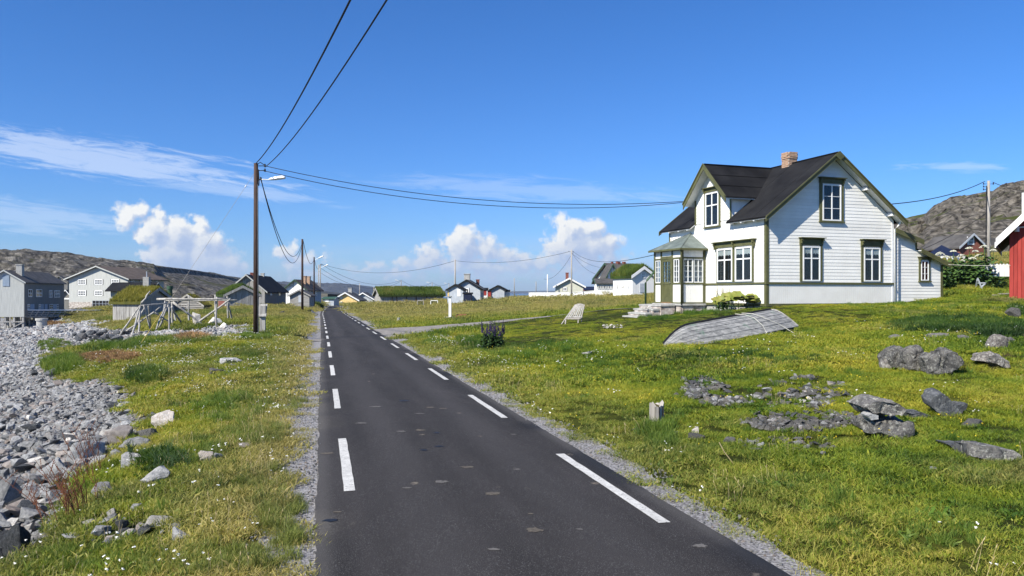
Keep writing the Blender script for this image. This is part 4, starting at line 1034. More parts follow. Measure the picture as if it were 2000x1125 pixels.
for iy in (0, 2, 4):
    y = .05 + (b1.sy - .4) * iy / 4; m_ = MB(); m_.beam((b1.x0, y, -.9), (b1.x1, y, -.9), .16); m_.build('cross_beam', oldwood, b1.t)
    m_ = MB(); m_.beam((b1.x0, y, -2.2), (b1.x0 / 2, y, -.9), .13); m_.beam((b1.x0 / 2, y, -2.4), (0, y, -.9), .13); m_.build('brace', oldwood, b1.t)
# jetty with railings
jt = thing('jetty', 'wooden jetty with white topped railing between the stilt house and the big grey building', 'jetty', P(48, 618, 119), 0)
jz = P(48, 617.5, 119).z
def J(px, py, Y): return P(px, py, Y)
m_ = MB(); m_.prism([(P(46, 0, 119).x, 119, jz - .25), (P(150, 0, 124).x, 124, jz - .25), (P(150, 0, 124).x, 124, jz), (P(46, 0, 119).x, 119, jz)], (.6, 5, 0)); m_.build('deck', polewood, jt, world=True)
m_ = MB(); m_.beam(P(46, 605.5, 118.8), P(216, 605.5, 126), .28, .16); m_.build('top_rail', whitetrim, jt, world=True)
m_ = MB(); m_.beam(P(48, 610, 118.9), P(165, 610.5, 124), .14, .12); m_.build('mid_rail', oldwood, jt, world=True)
m_ = MB(); m_.beam(P(48, 614, 118.9), P(150, 614, 124), .14, .12); m_.build('mid_rail', oldwood, jt, world=True)
for k in range(11):
    x = 50 + k * 11; Yk = 119 + 5 * (k / 10); m_ = MB(); m_.beam(P(x - 3, 618, Yk), P(x + 4, 606, Yk), .13); m_.build('railing_post', oldwood, jt, world=True)
for k, x in enumerate((48, 58, 75, 101, 115, 128)):
    Yk = 120 + k; g_ = G(x, Yk); m_ = MB(); m_.beam((g_.x, Yk, g_.z - .5), (g_.x, Yk, jz - .2), .22); m_.build('pile', oldwood, jt, world=True)
pc = MB(); g_ = P(81.5, 632, 112); pc.tube([g_ + Vector((0, 0, -.3)), g_ + Vector((0, 0, .45))], .68, 20); pc.tube([g_ + Vector((0, 0, .45)), g_ + Vector((0, 0, .78))], .82, 20)
tag(pc.build('concrete_well_ring', concrete, loc=g_), 'round concrete well ring on the shingle in front of the jetty', 'well ring')

# big grey building
b2 = Bld('warehouse', 'large pale grey three storey gabled building with brown roof and rows of white windows', 'warehouse', (250, 605), 150, -11, 135, 320, 544, 521, greywall, roofbrown, greywall, ov=.7)
for a in (152, 184.5, 217): b2.win('f', a, a + 16.2, 545.8, 555.8, 3, (.5,), fr=.16, casing=.12)
for a in (152, 184.5): b2.win('f', a, a + 16.2, 567.5, 577.5, 3, (.5,), fr=.16, casing=.12)
b2.panel('f', 135.3, 182, 590, 606, stonefound, 'stone_basement', .05)
gp = b2.panel('f', 183, 216, 587, 605, dark, 'glazed_porch', .30)
q, U, N, Yq = b2.face('f', 183, 605); q2 = b2.face('f', 216, 605)[0]
m_ = MB(); w_ = (q2 - q).length
for k in range(6): m_.obox(q, U, N, w_ * k / 5 - .04, w_ * k / 5 + .04, .30, .36, 0, 1.8)
for z in (0, .6, 1.2, 1.8): m_.obox(q, U, N, 0, w_, .30, .35, z - .03, z + .03)
m_.build('lattice', metal, b2.t)
for a in (256, 273, 290, 303): b2.win('s', a, a + 7, 546.5, 553, 2, (.5,), casing=.1)
b2a = Bld('annex', 'low grey annex with black hipped roof in front of the large grey building', 'building', (291, 603), 138, 6, 216, 312, 566, 553, greywall, felt, None, gable='y', ov=.7)
b2a.win('f', 230, 247, 566.8, 576.5, 3, (.5,), fr=.12)
b2a.chim(-.6, .6, 1.0, 2.5, P(295, 541, 138).z - b2a.O.z, concrete, cap=False)
m_ = MB(); m_.tube([(-.6, .6, 5.0), (-.6, .6, P(295, 530, 138).z - b2a.O.z)], .1, 8); m_.build('chimney_pipe', metal, b2a.t)
b3 = Bld('shed', 'narrow grey shed squeezed between the stilt house and the large grey building', 'shed', (136, 605), 158, 5, 122, (4,), 575, 567, dgreywall, roofgrey, whitetrim)
b3.panel('f', 126, 135.5, 582, 585, whitetrim, 'white_beam', .1)
b3b = Bld('storehouse', 'dark roofed storehouse half hidden behind the stilt house, under the rocky hill', 'storehouse', (132, 560), 190, 8, 100, 137, 550, 540, dgreywall, roofgrey, None, base=6)

# turf-roofed sheds
b4 = Bld('turf_roof_shed', 'weathered board shed with thick grass roof left of the pole drying rack', 'shed', (274, 621), 80, -15, 220.8, 338, 591.5, 567, oldwood, turfgreen if 0 else turfm, oldwood, gable='y', ov=.3, rt=.28, turf=(9000, .38, turfm, .07))
b4.t
b5 = Bld('log_cabin', 'small weathered log cabin with mossy roof seen behind the drying rack', 'cabin', (397, 616), 86, 0, 336, 410, 597.5, 577, oldwoodh, moss, polewood, ov=.15, turf=(1500, .2, turfm, .06))
b5.win('f', 354, 366, 593, 606, 2, (.5,), casing=.06, cm=polewood); b5.panel('f', 377, 380, 606, 615, polewood, 'corner_post')
for k in range(12):
    q = b5.face('f', 336, 616)[0]; z = .05 + k * .185
    if z > b5.h + 1.0: break
    e = max(0, (z - b5.h) / ((b5.rz - b5.h) / (abs(b5.sx) / 2))); m_ = MB(); m_.tube([(b5.x0 + e - .05, -.02, z), (b5.x1 - e + .05, -.02, z)], .085, 8); m_.build('log', oldwoodh, b5.t)
m_ = MB(); g_ = P(332, 578, 88); m_.tube([g_ + Vector((0, 0, -2)), g_ + Vector((0, 0, .75))], .26, 12); m_.tube([g_ + Vector((0, 0, .75)), g_ + Vector((0, 0, 1.15))], .34, 12)
tag(m_.build('chimney_pipe', dgreen, loc=g_ + Vector((0, 0, -2))), 'dark green metal chimney pipe rising between the turf shed and the log cabin', 'chimney pipe')
b6 = Bld('turf_roof_boathouse', 'grey plank boathouse with green turf roof just left of the nearest utility pole', 'shed', (441, 607), 92, 25, 506, 426, 577.5, 561.5, oldwood, turfgreen, oldwood, ov=.3, rt=.25, turf=(6000, .42, turfgreen, .07))
b6.panel('s', 427, 439, 585, 603, brickdark, 'brick_wall', .05)
for k in range(24):
    x = b6.x1 * k / 24; m_ = MB(); zt = b6.h + (1 - abs(x + b6.x1 / 48 - b6.x1 / 2) / (b6.x1 / 2)) * (b6.rz - b6.h) - .1
    m_.box(x + .01, x + b6.x1 / 24 - .01, -.04, -.0, -.4, zt); m_.build('board', oldwood, b6.t)
for k in range(16):
    x = b4.x0 + (b4.x1 - b4.x0) * k / 16; m_ = MB(); m_.box(x + .01, x + (b4.x1 - b4.x0) / 16 - .01, -.04, 0, -.4, b4.h - .12); m_.build('board', oldwood, b4.t)
b7 = Bld('barn', 'big weathered grey barn with steep black roof behind the nearest utility pole', 'barn', (517, 593), 115, 5, 447, 558, 566.5, 537.5, oldwood, felt, greywall, ov=.5)
b7.panel('f', 480, 487, 548.5, 561, dgreywall, 'loft_hatch'); b7.panel('f', 450, 460, 570, 590, dgreywall, 'door')
sk = MB(); sk.box(.0, .03, .0, b7.sy, -.3, b7.h - .1); sk.build('shaded_side', dgreywall, b7.t)  # darker sheet over the barn's unlit side, shade carried by its colour
b7.win('s', 527, 531.5, 568, 578, 1, (.5,), fm=dgreywall); b7.win('s', 543.7, 548, 568, 578, 1, (.5,), fm=dgreywall)
b7.chim(b7.sx / 2, 10, .5, b7.rz - .3, b7.rz + .45, concrete); b7.chim(b7.sx / 2, 3, .4, b7.rz - .3, b7.rz + .35, brickdark)
b8 = Bld('house', 'white house with green trimmed brown tile roof and two yellow chimneys, left of the road', 'house', (597, 591), 150, -2, 555.5, 627, 564.5, 547, creamwall if 0 else oldwhite, roofbrown, dgreen, ov=.5)
b8.win('f', 567, 573, 551.5, 561, 2, (.5,), fr=.12); b8.win('f', 558, 562, 569, 578, 2, (.5,), fr=.12)
sk = MB(); sk.box(.0, .03, .0, b8.sy, -.3, b8.h - .1); sk.build('shaded_side', lgreywall, b8.t)  # white wall's sunless side covered in grey, shade put into the colour
b8.win('s', 603, 607, 569, 577, 2, (.5,), fr=.12); b8.win('s', 615, 619, 569, 577, 2, (.5,), fr=.12)
b8.chim(b8.sx / 2 + .8, 3.2, .8, b8.rz - .8, b8.rz + .75, brickm); b8.chim(b8.sx / 2 + .8, 6.0, .8, b8.rz - .8, b8.rz + .75, brickm)
b9 = Bld('garden_shed', 'small grey gabled shed with pale door in front of the white house by the road', 'shed', (604, 592), 118, 4, 566, (4,), 577, 567, oldwoodh, roofgrey, oldwood, ov=.3)
b9.panel('f', 583, 588.5, 577, 590.5, lgreywall, 'door')
b10 = Bld('low_house', 'low house with dark green roof where the road bends', 'house', (652, 593), 195, 0, 630, (6,), 584, 580.5, lgreywall, dgreen, None, gable='y')
b10.panel('f', 634, 642, 584.5, 593, whitetrim, 'gate_panel')
b11 = Bld('house', 'yellow house with white bargeboards and dark roof at the far end of the road', 'house', (698, 595), 235, 0, 651.5, 712, 586, 572.8, yellowwall, roofgrey, whitetrim, ov=.7, rt=.35)
b11.win('f', 664, 668.5, 578, 584, 2, (.5,), fr=.12); b11.win('f', 664, 668.5, 589, 595, 2, (.5,), fr=.12); b11.chim(b11.sx / 2, 7, 1.1, b11.rz - .5, b11.rz + 1.6, concrete)
b12 = Bld('house', 'light grey house with white edged roof behind the yellow house', 'house', (728, 592), 255, 0, 690, 736, 584, 573, lgreywall, roofgrey, whitetrim, ov=.7, rt=.3)
b12.win('f', 714, 720, 586, 591, 2, (.5,), fr=.12)
b13 = Bld('longhouse', 'long low weathered grey building under one thick green turf roof', 'barn', (743.5, 592), 140, 17, 866, 731.5, 578, 564.8, oldwood, turfgreen, oldwood, gable='y', ov=.4, rt=.28, turf=(24000, .45, turfgreen, .12))
for x in (765, 774, 793, 812, 832, 850): b13.panel('f', x, x + 1.6, 579, 591.5, tarpole, 'post', .15)
for a, c in ((777, 791), (795, 811), (815, 830)):
    for y in (581, 584.3, 587.6): b13.panel('f', a, c, y, y + 2.4, oldwoodh, 'plank', .06)
b13b = Bld('house', 'dark roofed house whose gable shows over the long turf roof', 'house', (790, 571), 200, 4, 744, (9,), 566.5, 559.5, creamwall, roofgrey, whitetrim, gable='x', base=3, ov=.5)
b13c = Bld('house', 'grey roof ridge of a house hidden behind the long turf roofed building', 'house', (790, 571), 205, 4, 750, (9,), 566, 559, greywall, roofgrey, whitetrim, gable='y', base=3, ov=.5)
# grey house cluster in the field
b14 = Bld('house', 'light grey house with black roof edges and white entrance door behind the tall pole', 'house', (938, 578), 122, -4, 885, 945, 563.5, 547.5, lgreywall, roofgrey, felt, ov=.4)
b14.win('f', 906.5, 916, 563, 573, 2, (), fr=.14); b14.chim(b14.sx / 2 - .3, 3, .9, b14.rz - .4, b14.rz + 1.0, concrete); b14.chim(-.9, 4.4, .5, 1, b14.rz + .1, brickdark)
b14b = Bld('entrance_wing', 'small light grey gabled wing with white door, joined to the black edged grey house', 'house', (905, 580), 118, -4, 874, (3,), 565.5, 556.5, lgreywall, felt, felt, ov=.3)
b14b.panel('f', 893, 900, 565, 579, whitetrim, 'door'); b14b.win('f', 895, 899, 567, 571.5, 2, (.5,), fm=whitetrim); b14b.panel('f', 874.2, 877, 567, 580, yellowwall, 'yellow_wall_end')
m_ = Bld('dark_block', 'dark navy block beside the steps of the black edged grey house', 'lean-to', (920.5, 585), 116, 0, 905, (3,), 574, 573, navy, felt, None, gable='y', base=.6, ov=.1)  # plain dark navy block with a nearly flat black top
b15 = Bld('outhouse', 'small white and red outhouse right of the light grey house', 'outhouse', (952, 578), 140, 0, 939.5, 953, 566, 563.5, oldwhite, felt, None, gable='y', ov=.2)
b15.panel('f', 943, 950, 566, 577, redwall, 'door')
b15b = Bld('shed', 'tiny dark red shed beside the small grey gabled house', 'shed', (959, 576), 150, 0, 953, 960, 568, 566, redwall, felt, None, gable='y', ov=.2)
b16 = Bld('cabin', 'small grey gabled cabin with black roof on the horizon in the middle of the field', 'cabin', (985, 577), 128, -3, 960, 988, 565, 558.5, lgreywall, felt, felt, ov=.35)
b16b = Bld('shed', 'white lean-to shed attached right of the small grey cabin', 'shed', (996, 576), 131, 0, 984.5, (4,), 569.5, 567.5, whitetrim, felt, None, gable='y', ov=.1)
b18 = Bld('cottage', 'cream cottage with white bargeboards behind the long white wall', 'cottage', (1139, 575), 152, -3, 1085, (8,), 559.5, 545, creamwall, roofgrey, whitetrim, ov=.5, rt=.25)
b18.win('f', 1099.5, 1107, 561, 568.5, 2, (), fr=.14); b18.chim(b18.sx / 2 - .4, 2, .6, b18.rz - .4, b18.rz + 1.2, brickdark)
b18b = Bld('garage', 'dark roofed hut behind the white wall, right of the cream cottage', 'hut', (1160, 572), 165, 0, 1142.5, (4,), 566, 561, brickdark, navy, None, gable='y', ov=.3)
# white villa with bay
b19 = Bld('villa', 'white villa with green trim, slate roof and three red chimneys in the distance', 'villa', (1208, 573), 108, 26, 1262, 1166, 541, 515.5, oldwhite, roofgrey, dgreen, gable='y', ov=.5, base=2)
q = b19.O
b19g = MB(); zt = P(0, 517, 108).z - q.z
b19.win('s', 1170, 1176, 555, 568, 2, (.6,), fr=.1, cm=dgreen); 
vz = P(1195, 516, 106)
vg = Bld('villa_bay', 'white gabled front bay of the distant villa with glazed veranda below', 'villa wing', (1206, 573), 104, 4, 1187, (4,), 535, 517, oldwhite, roofgrey, dgreen, ov=.35, base=2)
vg.win('f', 1194, 1198.5, 529.5, 538, 2, (.5,), fr=.09, cm=dgreen); vg.win('f', 1194.5, 1198, 521.5, 526, 2, (.5,), fr=.07, cm=dgreen)
vv_ = Bld('veranda', 'glazed white and green veranda at the foot of the distant villa', 'veranda', (1199, 573), 100, 2, 1167, (3,), 553, 546, oldwhite, roofgrey, dgreen, gable='y', ov=.3, base=2)
for k in range(6): vv_.win('f', 1168.5 + k * 5, 1172.5 + k * 5, 554.5, 565, 1, (.7,), fr=.07, cm=dgreen)
for px_, w_ in ((1217, .28), (1229, .52), (1240.5, .40)):
    u = inter(b19.O, b19.ax, px_); b19.chim(u, b19.sy / 2, w_, b19.rz - .4, b19.rz + .36, brickdark, cap=False)
b20 = Bld('turf_roof_outhouse', 'whitewashed board outhouse with bright green turf roof, left of the big white house', 'outhouse', (1235, 576), 84, 22, 1277, 1197.5, 540.5, 525, oldwhite, turfgreen, whitetrim, ov=.25, rt=.28, turf=(8000, .45, turfgreen, .08), base=2)
b20.win('f', 1253, 1259.5, 532, 543.5, 2, (.5,), fr=.09, casing=.08, cm=whitetrim); b20.panel('f', 1249.5, 1261, 553.5, 571, lgreywall, 'door')
for a in (1205, 1226): b20.win('s', a, a + 3.8, 556, 566, 2, (.33, .66), fr=.07, casing=.05, cm=whitetrim)
b20.win('s', 1213.5, 1217, 559, 562.5, 1, (), fr=.07)
# white wall
wl = thing('garden_wall', 'long low white painted wall at the far edge of the field, in front of the cream cottage', 'wall', G(1033, 128))
pts = [P(1033, 581.5, 132), P(1113, 582, 124), P(1198, 576, 112)]; 
for a, c, h in ((0, 1, .86), (1, 2, .82)):
    n = 9
    for k in range(n):
        p = pts[a].lerp(pts[c], k / n); q = pts[a].lerp(pts[c], (k + 1) / n); m_ = MB(); m_.prism([p + Vector((0, 0, -.6)), q + Vector((-.02, 0, -.6)), q + Vector((-.02, 0, h)), p + Vector((0, 0, h))], (0, .2, 0)); m_.build('wall_panel', whitetrim, wl, world=True)
        m_ = MB(); m_.beam(p + Vector((0, .1, h + .03)), q + Vector((-.02, .1, h + .03)), .26, .06); m_.build('coping', whitetrim, wl, world=True)

# ---- right side
RB = thing('red_barn', 'deep red boarded barn with white bargeboards at the right edge', 'barn', P(1972, 566, 34), R(-34))
def rb(nm, m, mb): return mb.build(nm, m, RB)
hb = 2.55; wb = 6.4
rb('wall', redwall, MB().prism([(0.03, .03, -.6), (wb, .03, -.6), (wb, .03, hb), (wb / 2, .03, hb + 3.4), (0.03, .03, hb)], (0, 8, 0)))
for k in range(43):
    x = k * .149; zt = hb + 3.35 * (1 - abs(x + .07 - wb / 2) / (wb / 2)) - .06
    rb('board', redwall, MB().box(x + .004, x + .141, -.012 + .02 * (k % 2) - .014, .03, -.45, zt))
for k in range(6):
    rb('board', redwall, MB().box(-.012, .03, k * .15 + .03, k * .15 + .172, -.45, hb))
sl_ = 3.4 / (wb / 2)
for sg in (0, 1):
    xe = -.5 if sg == 0 else wb + .5; ze = hb - .5 * sl_
    p = [(xe, -.55, ze + .2), (wb / 2, -.55, hb + 3.6), (wb / 2, 8.4, hb + 3.6), (xe, 8.4, ze + .2)]
    rb('roof', roofgrey, MB().slab(*(p if sg == 0 else p[::-1]), .14))
    rb('bargeboard', whitetrim, MB().prism([(xe, -.6, ze - .12), (wb / 2, -.6, hb + 3.28), (wb / 2, -.6, hb + 3.64), (xe, -.6, ze + .24)], (0, .04, 0)))
    rb('soffit', whitetrim, MB().prism([(xe, -.56, ze + .03), (wb / 2, -.56, hb + 3.43), (wb / 2, -.56, hb + 3.46), (xe, -.56, ze + .06)], (0, .56, 0)))
rb('eave_board', whitetrim, MB().box(-.54, -.5, -.56, 8.4, hb - .7, hb - .45))
rb('conduit', whitetrim, MB().tube([(-.05, -.06, hb + .16), (.9, -.08, hb + .22)], .03, 6)); rb('lamp', lampw, MB().tube([(.27, -.14, hb + .0), (.27, -.14, hb + .16), (.27, -.10, hb + .34)], [.10, .09, .05], 10))
window(RB, (.95, -.03, hb + .7), (1, 0, 0), (0, -1, 0), .8, .95, 2, (.5,), .07, casing=.1, cm=whitetrim)
b22 = Bld('cabin', 'faded red cabin with grey roof on the slope under the crag', 'cabin', (1874, 500), 75, 14, 1921, 1806, 481, 459, redwall2, roofgrey, lgreywall, ov=.3, base=3)
b22.win('f', 1890, 1901, 463, 478, 3, (.5,), fr=.1, casing=.08, cm=whitetrim)
for k in range(9):
    m_ = MB(); z = -.2 + k * .17; m_.box(b22.x0, b22.x1, -.03, 0, z, z + .155)
    if z < b22.h - .2: m_.build('board', redwall2, b22.t)
b23 = Bld('cabin', 'small dark grey cabin with white window, left of the red barn under the crag', 'cabin', (1941, 505), 88, 5, 1985, 1936, 486, 467, dgreywall, roofgrey, oldwood, gable='y', ov=.3, base=3)
b23.win('f', 1953, 1965, 482, 488, 3, (), fr=.1, casing=.05, cm=whitetrim)
tn = thing('garden_pavilion', 'navy blue peaked canvas pavilion behind the tall white flowered hogweed', 'pavilion', P(1850, 505, 58), 0)
ap_ = P(1839, 478.5, 58); cs = [P(1806, 500, 56.5), P(1884, 500, 56.5), P(1884, 499.5, 60), P(1812, 499.5, 60)]
m_ = MB(); m_.add([tuple(c) for c in cs] + [tuple(ap_)], [(0, 1, 4), (1, 2, 4), (2, 3, 4), (3, 0, 4), (3, 2, 1, 0)]); m_.build('canopy', navy, tn, world=True)
for c in cs:
    m_ = MB(); m_.beam(c, c + Vector((0, 0, -2.4)), .08); m_.build('leg', whitetrim, tn, world=True)

# ================================================================== POLES, LAMPS, WIRES
TOP = {}
def pole(px, ytop, ybase, Y, r, m, label, name='utility_pole', group=None, lamp=None, extra=.3, lean=0.0):
    b0 = P(px, ybase, Y); top = P(px, ytop, Y); top.x += lean
    t = thing(name, label, 'pole', b0, 0, group)
    mb = MB(); mb.tube([b0 - Vector((0, 0, extra)), b0.lerp(top, .5), top], [r * 1.12, r, r * .85], 12); mb.build('shaft', m, t, world=True, smooth=True)
    TOP[px] = top; return t, top
def insul(t, p, d, n=2):
    m_ = MB(); p = Vector(p)
    for k in range(n):
        q = p + Vector((0, 0, -.22 * k)); e = q + Vector(d)
        m_.tube([q, e], .02, 5); m_.tube([e + Vector((0, 0, -.05)), e + Vector((0, 0, .09))], [.05, .035], 7)
    m_.build('insulator', black, t, world=True)
def lamp(t, p, d, s=1.0):
    p = Vector(p); d = Vector(d).normalized(); e = p + d * .52 * s
    m_ = MB(); m_.tube([p, p.lerp(e, .5) + Vector((0, 0, .02)), e], .025, 6); a = m_.build('lamp_arm', metal, t, world=True)
    m_ = MB(); sd_ = d.cross(Vector((0, 0, 1))).normalized()
    prof = [(0, .05, .03), (.10, .09, .07), (.35, .12, .10), (.70, .12, .10), (.80, .09, .06)]; vs = []; up = Vector((0, 0, 1)); tilt = .10
    for (l, w, h) in prof:
        c_ = e + d * l * s + up * (l * tilt)
        vs += [c_ - sd_ * w * s, c_ - sd_ * w * .7 * s + up * h * s, c_ + sd_ * w * .7 * s + up * h * s, c_ + sd_ * w * s, c_ + sd_ * w * .6 * s - up * h * .45 * s, c_ - sd_ * w * .6 * s - up * h * .45 * s]
    fs = [tuple(range(6))] + [(i * 6 + k, i * 6 + (k + 1) % 6, (i + 1) * 6 + (k + 1) % 6, (i + 1) * 6 + k) for i in range(4) for k in range(6)] + [tuple(24 + k for k in range(6))[::-1]]
    m_.add(vs, fs); m_.build('lamp_head', lampw, t, world=True)
t1, p1t = pole(500, 319, 655, 36, .115, tarpole, 'nearest utility pole, dark brown, with a street lamp and wires fanning out from its top')
t1r = .13
insul(t1, p1t + Vector((.12, 0, -.12)), (.30, 0, .0), 2); insul(t1, p1t + Vector((.12, 0, -.75)), (.12, -.02, 0), 1)
m_ = MB(); m_.tube([p1t + Vector((.0, 0, -.1)), p1t + Vector((.2, 0, .05)), p1t + Vector((.42, 0, -.1))], .02, 5); m_.tube([p1t + Vector((.13, -.05, -.3)), p1t + Vector((.16, -.05, -.9)), p1t + Vector((.13, -.02, -1.05))], .03, 5); m_.build('cable_clamp', black, t1, world=True)
lamp(t1, p1t + Vector((.1, 0, -.78)), (1, -.12, 0))
m_ = MB(); m_.tube([p1t + Vector((.10, -.09, -1)), p1t + Vector((.14, -.10, -8))], .008, 5); m_.build('down_cable', metal, t1, world=True)
t2, p2t = pole(590.5, 467, 603, 88, .13, tarpole, 'second dark utility pole along the left side of the road, without a lamp')
t3, p3t = pole(613.5, 502, 593, 128, .12, tarpole, 'third utility pole with a white street lamp, in front of the white house', lamp=1); lamp(t3, p3t + Vector((0, 0, -.5)), (1, -.1, .35), 1.3)
t4, p4t = pole(625.5, 516, 592, 164, .14, greypole, 'grey utility pole with lamp beside the bend of the road'); lamp(t4, p4t + Vector((0, 0, -.8)), (1, -.1, .35), 1.4); insul(t4, p4t, (.3, 0, 0), 2)
t5, p5t = pole(622, 517, 592, 178, .12, greypole, 'thin grey pole directly behind the pole at the road bend')
fp = [(702.5, 553, 591, 260, 'thin pole in front of the light grey house near the yellow house'), (729.5, 560, 580, 300, 'thin short pole left of the long turf roofed building'), (783.5, 547, 566, 230, 'small pole with lamp over the left part of the long turf roof'), (844, 551.5, 570, 250, 'small pole with lamp over the right part of the long turf roof'), (877, 553, 572, 280, 'small pole with lamp left of the light grey house gable'), (1004.5, 543.5, 577, 240, 'thin dark pole on the horizon right of the small grey cabin'), (1047, 549.5, 574, 250, 'thin dark pole just left of the white flagpole')]
for a, y0, y1, Y, lb in fp:
    t_, tp = pole(a, y0, y1, Y, .12, greypole, lb)
    if 'lamp' in lb: lamp(t_, tp + Vector((0, 0, -.4)), (-1, -.1, .2), 1.4)
t6, p6t = pole(889, 507, 586, 136, .13, greypole, 'tall grey pole standing in front of the light grey gabled house')
t7, p7t = pole(1116.2, 487.5, 580, 118, .11, greypole, 'tall pole with many wires in front of the cream cottage'); insul(t7, p7t + Vector((-.15, 0, -.3)), (-.25, 0, 0), 1); insul(t7, p7t + Vector((.0, 0, -.3)), (.25, 0, 0), 2)
t8, p8t = pole(1069.3, 536, 578, 150, .10, whitetrim, 'white flagpole behind the long white wall', name='flagpole')
t9, p9t = pole(1931, 353, 533, 60, .115, greypole, 'silver grey utility pole between the hogweed and the red barn'); insul(t9, p9t + Vector((-.15, 0, -.25)), (-.25, 0, 0), 3); insul(t9, p9t + Vector((.15, 0, -.25)), (.22, 0, 0), 1)
m_ = MB(); m_.tube([p9t + Vector((-.22, -.1, -.4)), p9t + Vector((-.3, -.1, -6.6))], .035, 5); m_.build('down_cable', wirem, t9, world=True)

def wire(a, b, sag, r, label, name='overhead_wire', n=24, m=None, cat='wire', group=None):
    a = Vector(a); b = Vector(b); pts = []
    for i in range(n + 1):
        t = i / n; p = a.lerp(b, t); p.z -= 4 * sag * t * (1 - t); pts.append(p)
    mb = MB(); mb.tube(pts, r, 6); return tag(mb.build(name, m or wirem, loc=a, smooth=True), label, cat, group)
# towards the pole behind the photographer
D0 = Vector((6.0, -7.5, 8.3))
wire(p1t + Vector((.0, 0, .0)), D0 + Vector((-.35, 0, .0)), 1.1, .021, 'thick twisted overhead cable, the left of the two rising over the road')
wire(p1t + Vector((.42, 0, -.18)), D0 + Vector((.25, 0, -.2)), 1.1, .018, 'overhead cable, the right of the two rising over the road')
hw1 = HL(-.35, 5.75, 4.95) 
wire(p1t + Vector((.42, 0, -.12)), hw1, .75, .016, 'upper of the two wires from the nearest pole to the gable of the white house')
wire(p1t + Vector((.42, 0, -.36)), hw1 + Vector((0, 0, -.05)), .85, .016, 'lower of the two wires from the nearest pole to the gable of the white house')
for k in (0, 1): wire(p1t + Vector((.2 + .05 * k, 0, -.65 - .15 * k)), p2t + Vector((0, 0, -.3 - .2 * k)), 2.6 + .4 * k, .022, ['outer', 'inner'][k] + ' drooping cable between the nearest and the second utility pole')
wire(p2t + Vector((.1, 0, -.2)), p3t + Vector((0, 0, -.3)), 1.6, .03, 'drooping cable between the second and third utility poles')
wire(p3t, p4t, 1.5, .03, 'cable between the third pole and the pole at the road bend')
wire(p4t + Vector((.3, 0, 0)), p6t + Vector((0, 0, -.2)), 2.0, .028, 'long wire from the road bend pole to the tall pole by the grey house')
wire(p6t + Vector((0, 0, -.2)), p7t + Vector((-.3, 0, -.3)), .9, .025, 'wire between the two tall poles in the field')
wire(p7t + Vector((.3, 0, -.3)), HL(-1.1, 6.9, 2.45), .9, .018, 'wire from the tall field pole to the porch of the white house')
wire(p7t + Vector((0, 0, -.8)), P(1062, 545, 160), 1.2, .022, 'wire dropping left from the tall field pole behind the flagpole')
for k, (a, c) in enumerate(((1163, 535), (1185, 524))): wire(p7t + Vector((.1, 0, -.6)), P(a, c, 108), .5, .016, ['lower', 'upper'][k] + ' thin wire from the tall field pole to the distant villa')
tp = {a: P(a, y0, Y) for a, y0, y1, Y, lb in fp}
for k, (s0, z) in enumerate(((2.6, 0), (3.2, -.9))): wire(p4t + Vector((.2, 0, z)), tp[783.5] + Vector((0, 0, z * .3)), s0, .03, ['upper', 'lower'][k] + ' wire sagging from the road bend pole to the pole over the turf roof')
wire(tp[783.5], tp[844], 1.6, .03, 'wire between the two small poles over the long turf roof'); wire(tp[844], tp[877], 1.0, .03, 'wire from the right turf roof pole towards the grey house')
wire(p5t + Vector((0, 0, -1.5)), tp[702.5], 1.5, .03, 'wire from the road bend poles down to the pole by the yellow house')
wire(HL(7.0, 1.2, 4.55), p9t + Vector((-.3, 0, -.05)), .35, .025, 'wire from the right eave of the white house to the silver grey pole'); wire(p9t + Vector((.3, 0, -.1)), P(2040, 372, 58), .3, .025, 'wire leaving the silver grey pole to the right')
wire(P(1690, 520, 56), P(1950, 398, 64), .8, .02, 'thin wire crossing in front of the crag')
# guy wire with yellow guard
ga = p1t + Vector((-.1, 0, -.5)); gb_ = G(268, 33.5)
wire(ga, gb_, .02, .007, 'thin guy wire running from the nearest pole down left into the grass', name='guy_wire', m=greypole)
m_ = MB(); gd = (ga - gb_); m_.tube([gb_ + gd * .03, gb_ + gd * .20], .015, 6)
tag(m_.build('guy_wire_guard', yellowp, loc=gb_ + gd * .03), 'yellow plastic guard sleeve on the lower end of the guy wire', 'cable guard')
m_ = MB(); g0 = ga.lerp(gb_, .07); m_.tube([g0, g0 + (gb_ - ga).normalized() * .10], .028, 8); tag(m_.build('guy_insulator', lampw, loc=g0), 'small white insulator on the guy wire just below the pole top', 'insulator')
# wooden box by the pole
bx = thing('cable_box', 'weathered grey wooden box with slanted lid on a post, right behind the nearest pole', 'box', G(512.5, 38), R(8))
BXS = .72
w0 = XF[bx].translation
m_ = MB(); m_.box(-.12, .14, -.1, .1, .0 - .2, .85); m_.build('post_panel', oldwood, bx); m_ = MB(); m_.box(-.15, .17, -.15, .15, .78, 1.33); m_.build('cabinet', oldwood, bx)
m_ = MB(); m_.prism([(-.18, -.22, .80), (-.18, .20, 1.38), (-.18, .20, 1.42), (-.18, -.22, .84)], (.39, 0, 0)); m_.build('lid', oldwood, bx); m_ = MB(); m_.box(-.30, -.22, -.05, .05, -.2, 1.42); m_.build('post', polewood, bx)

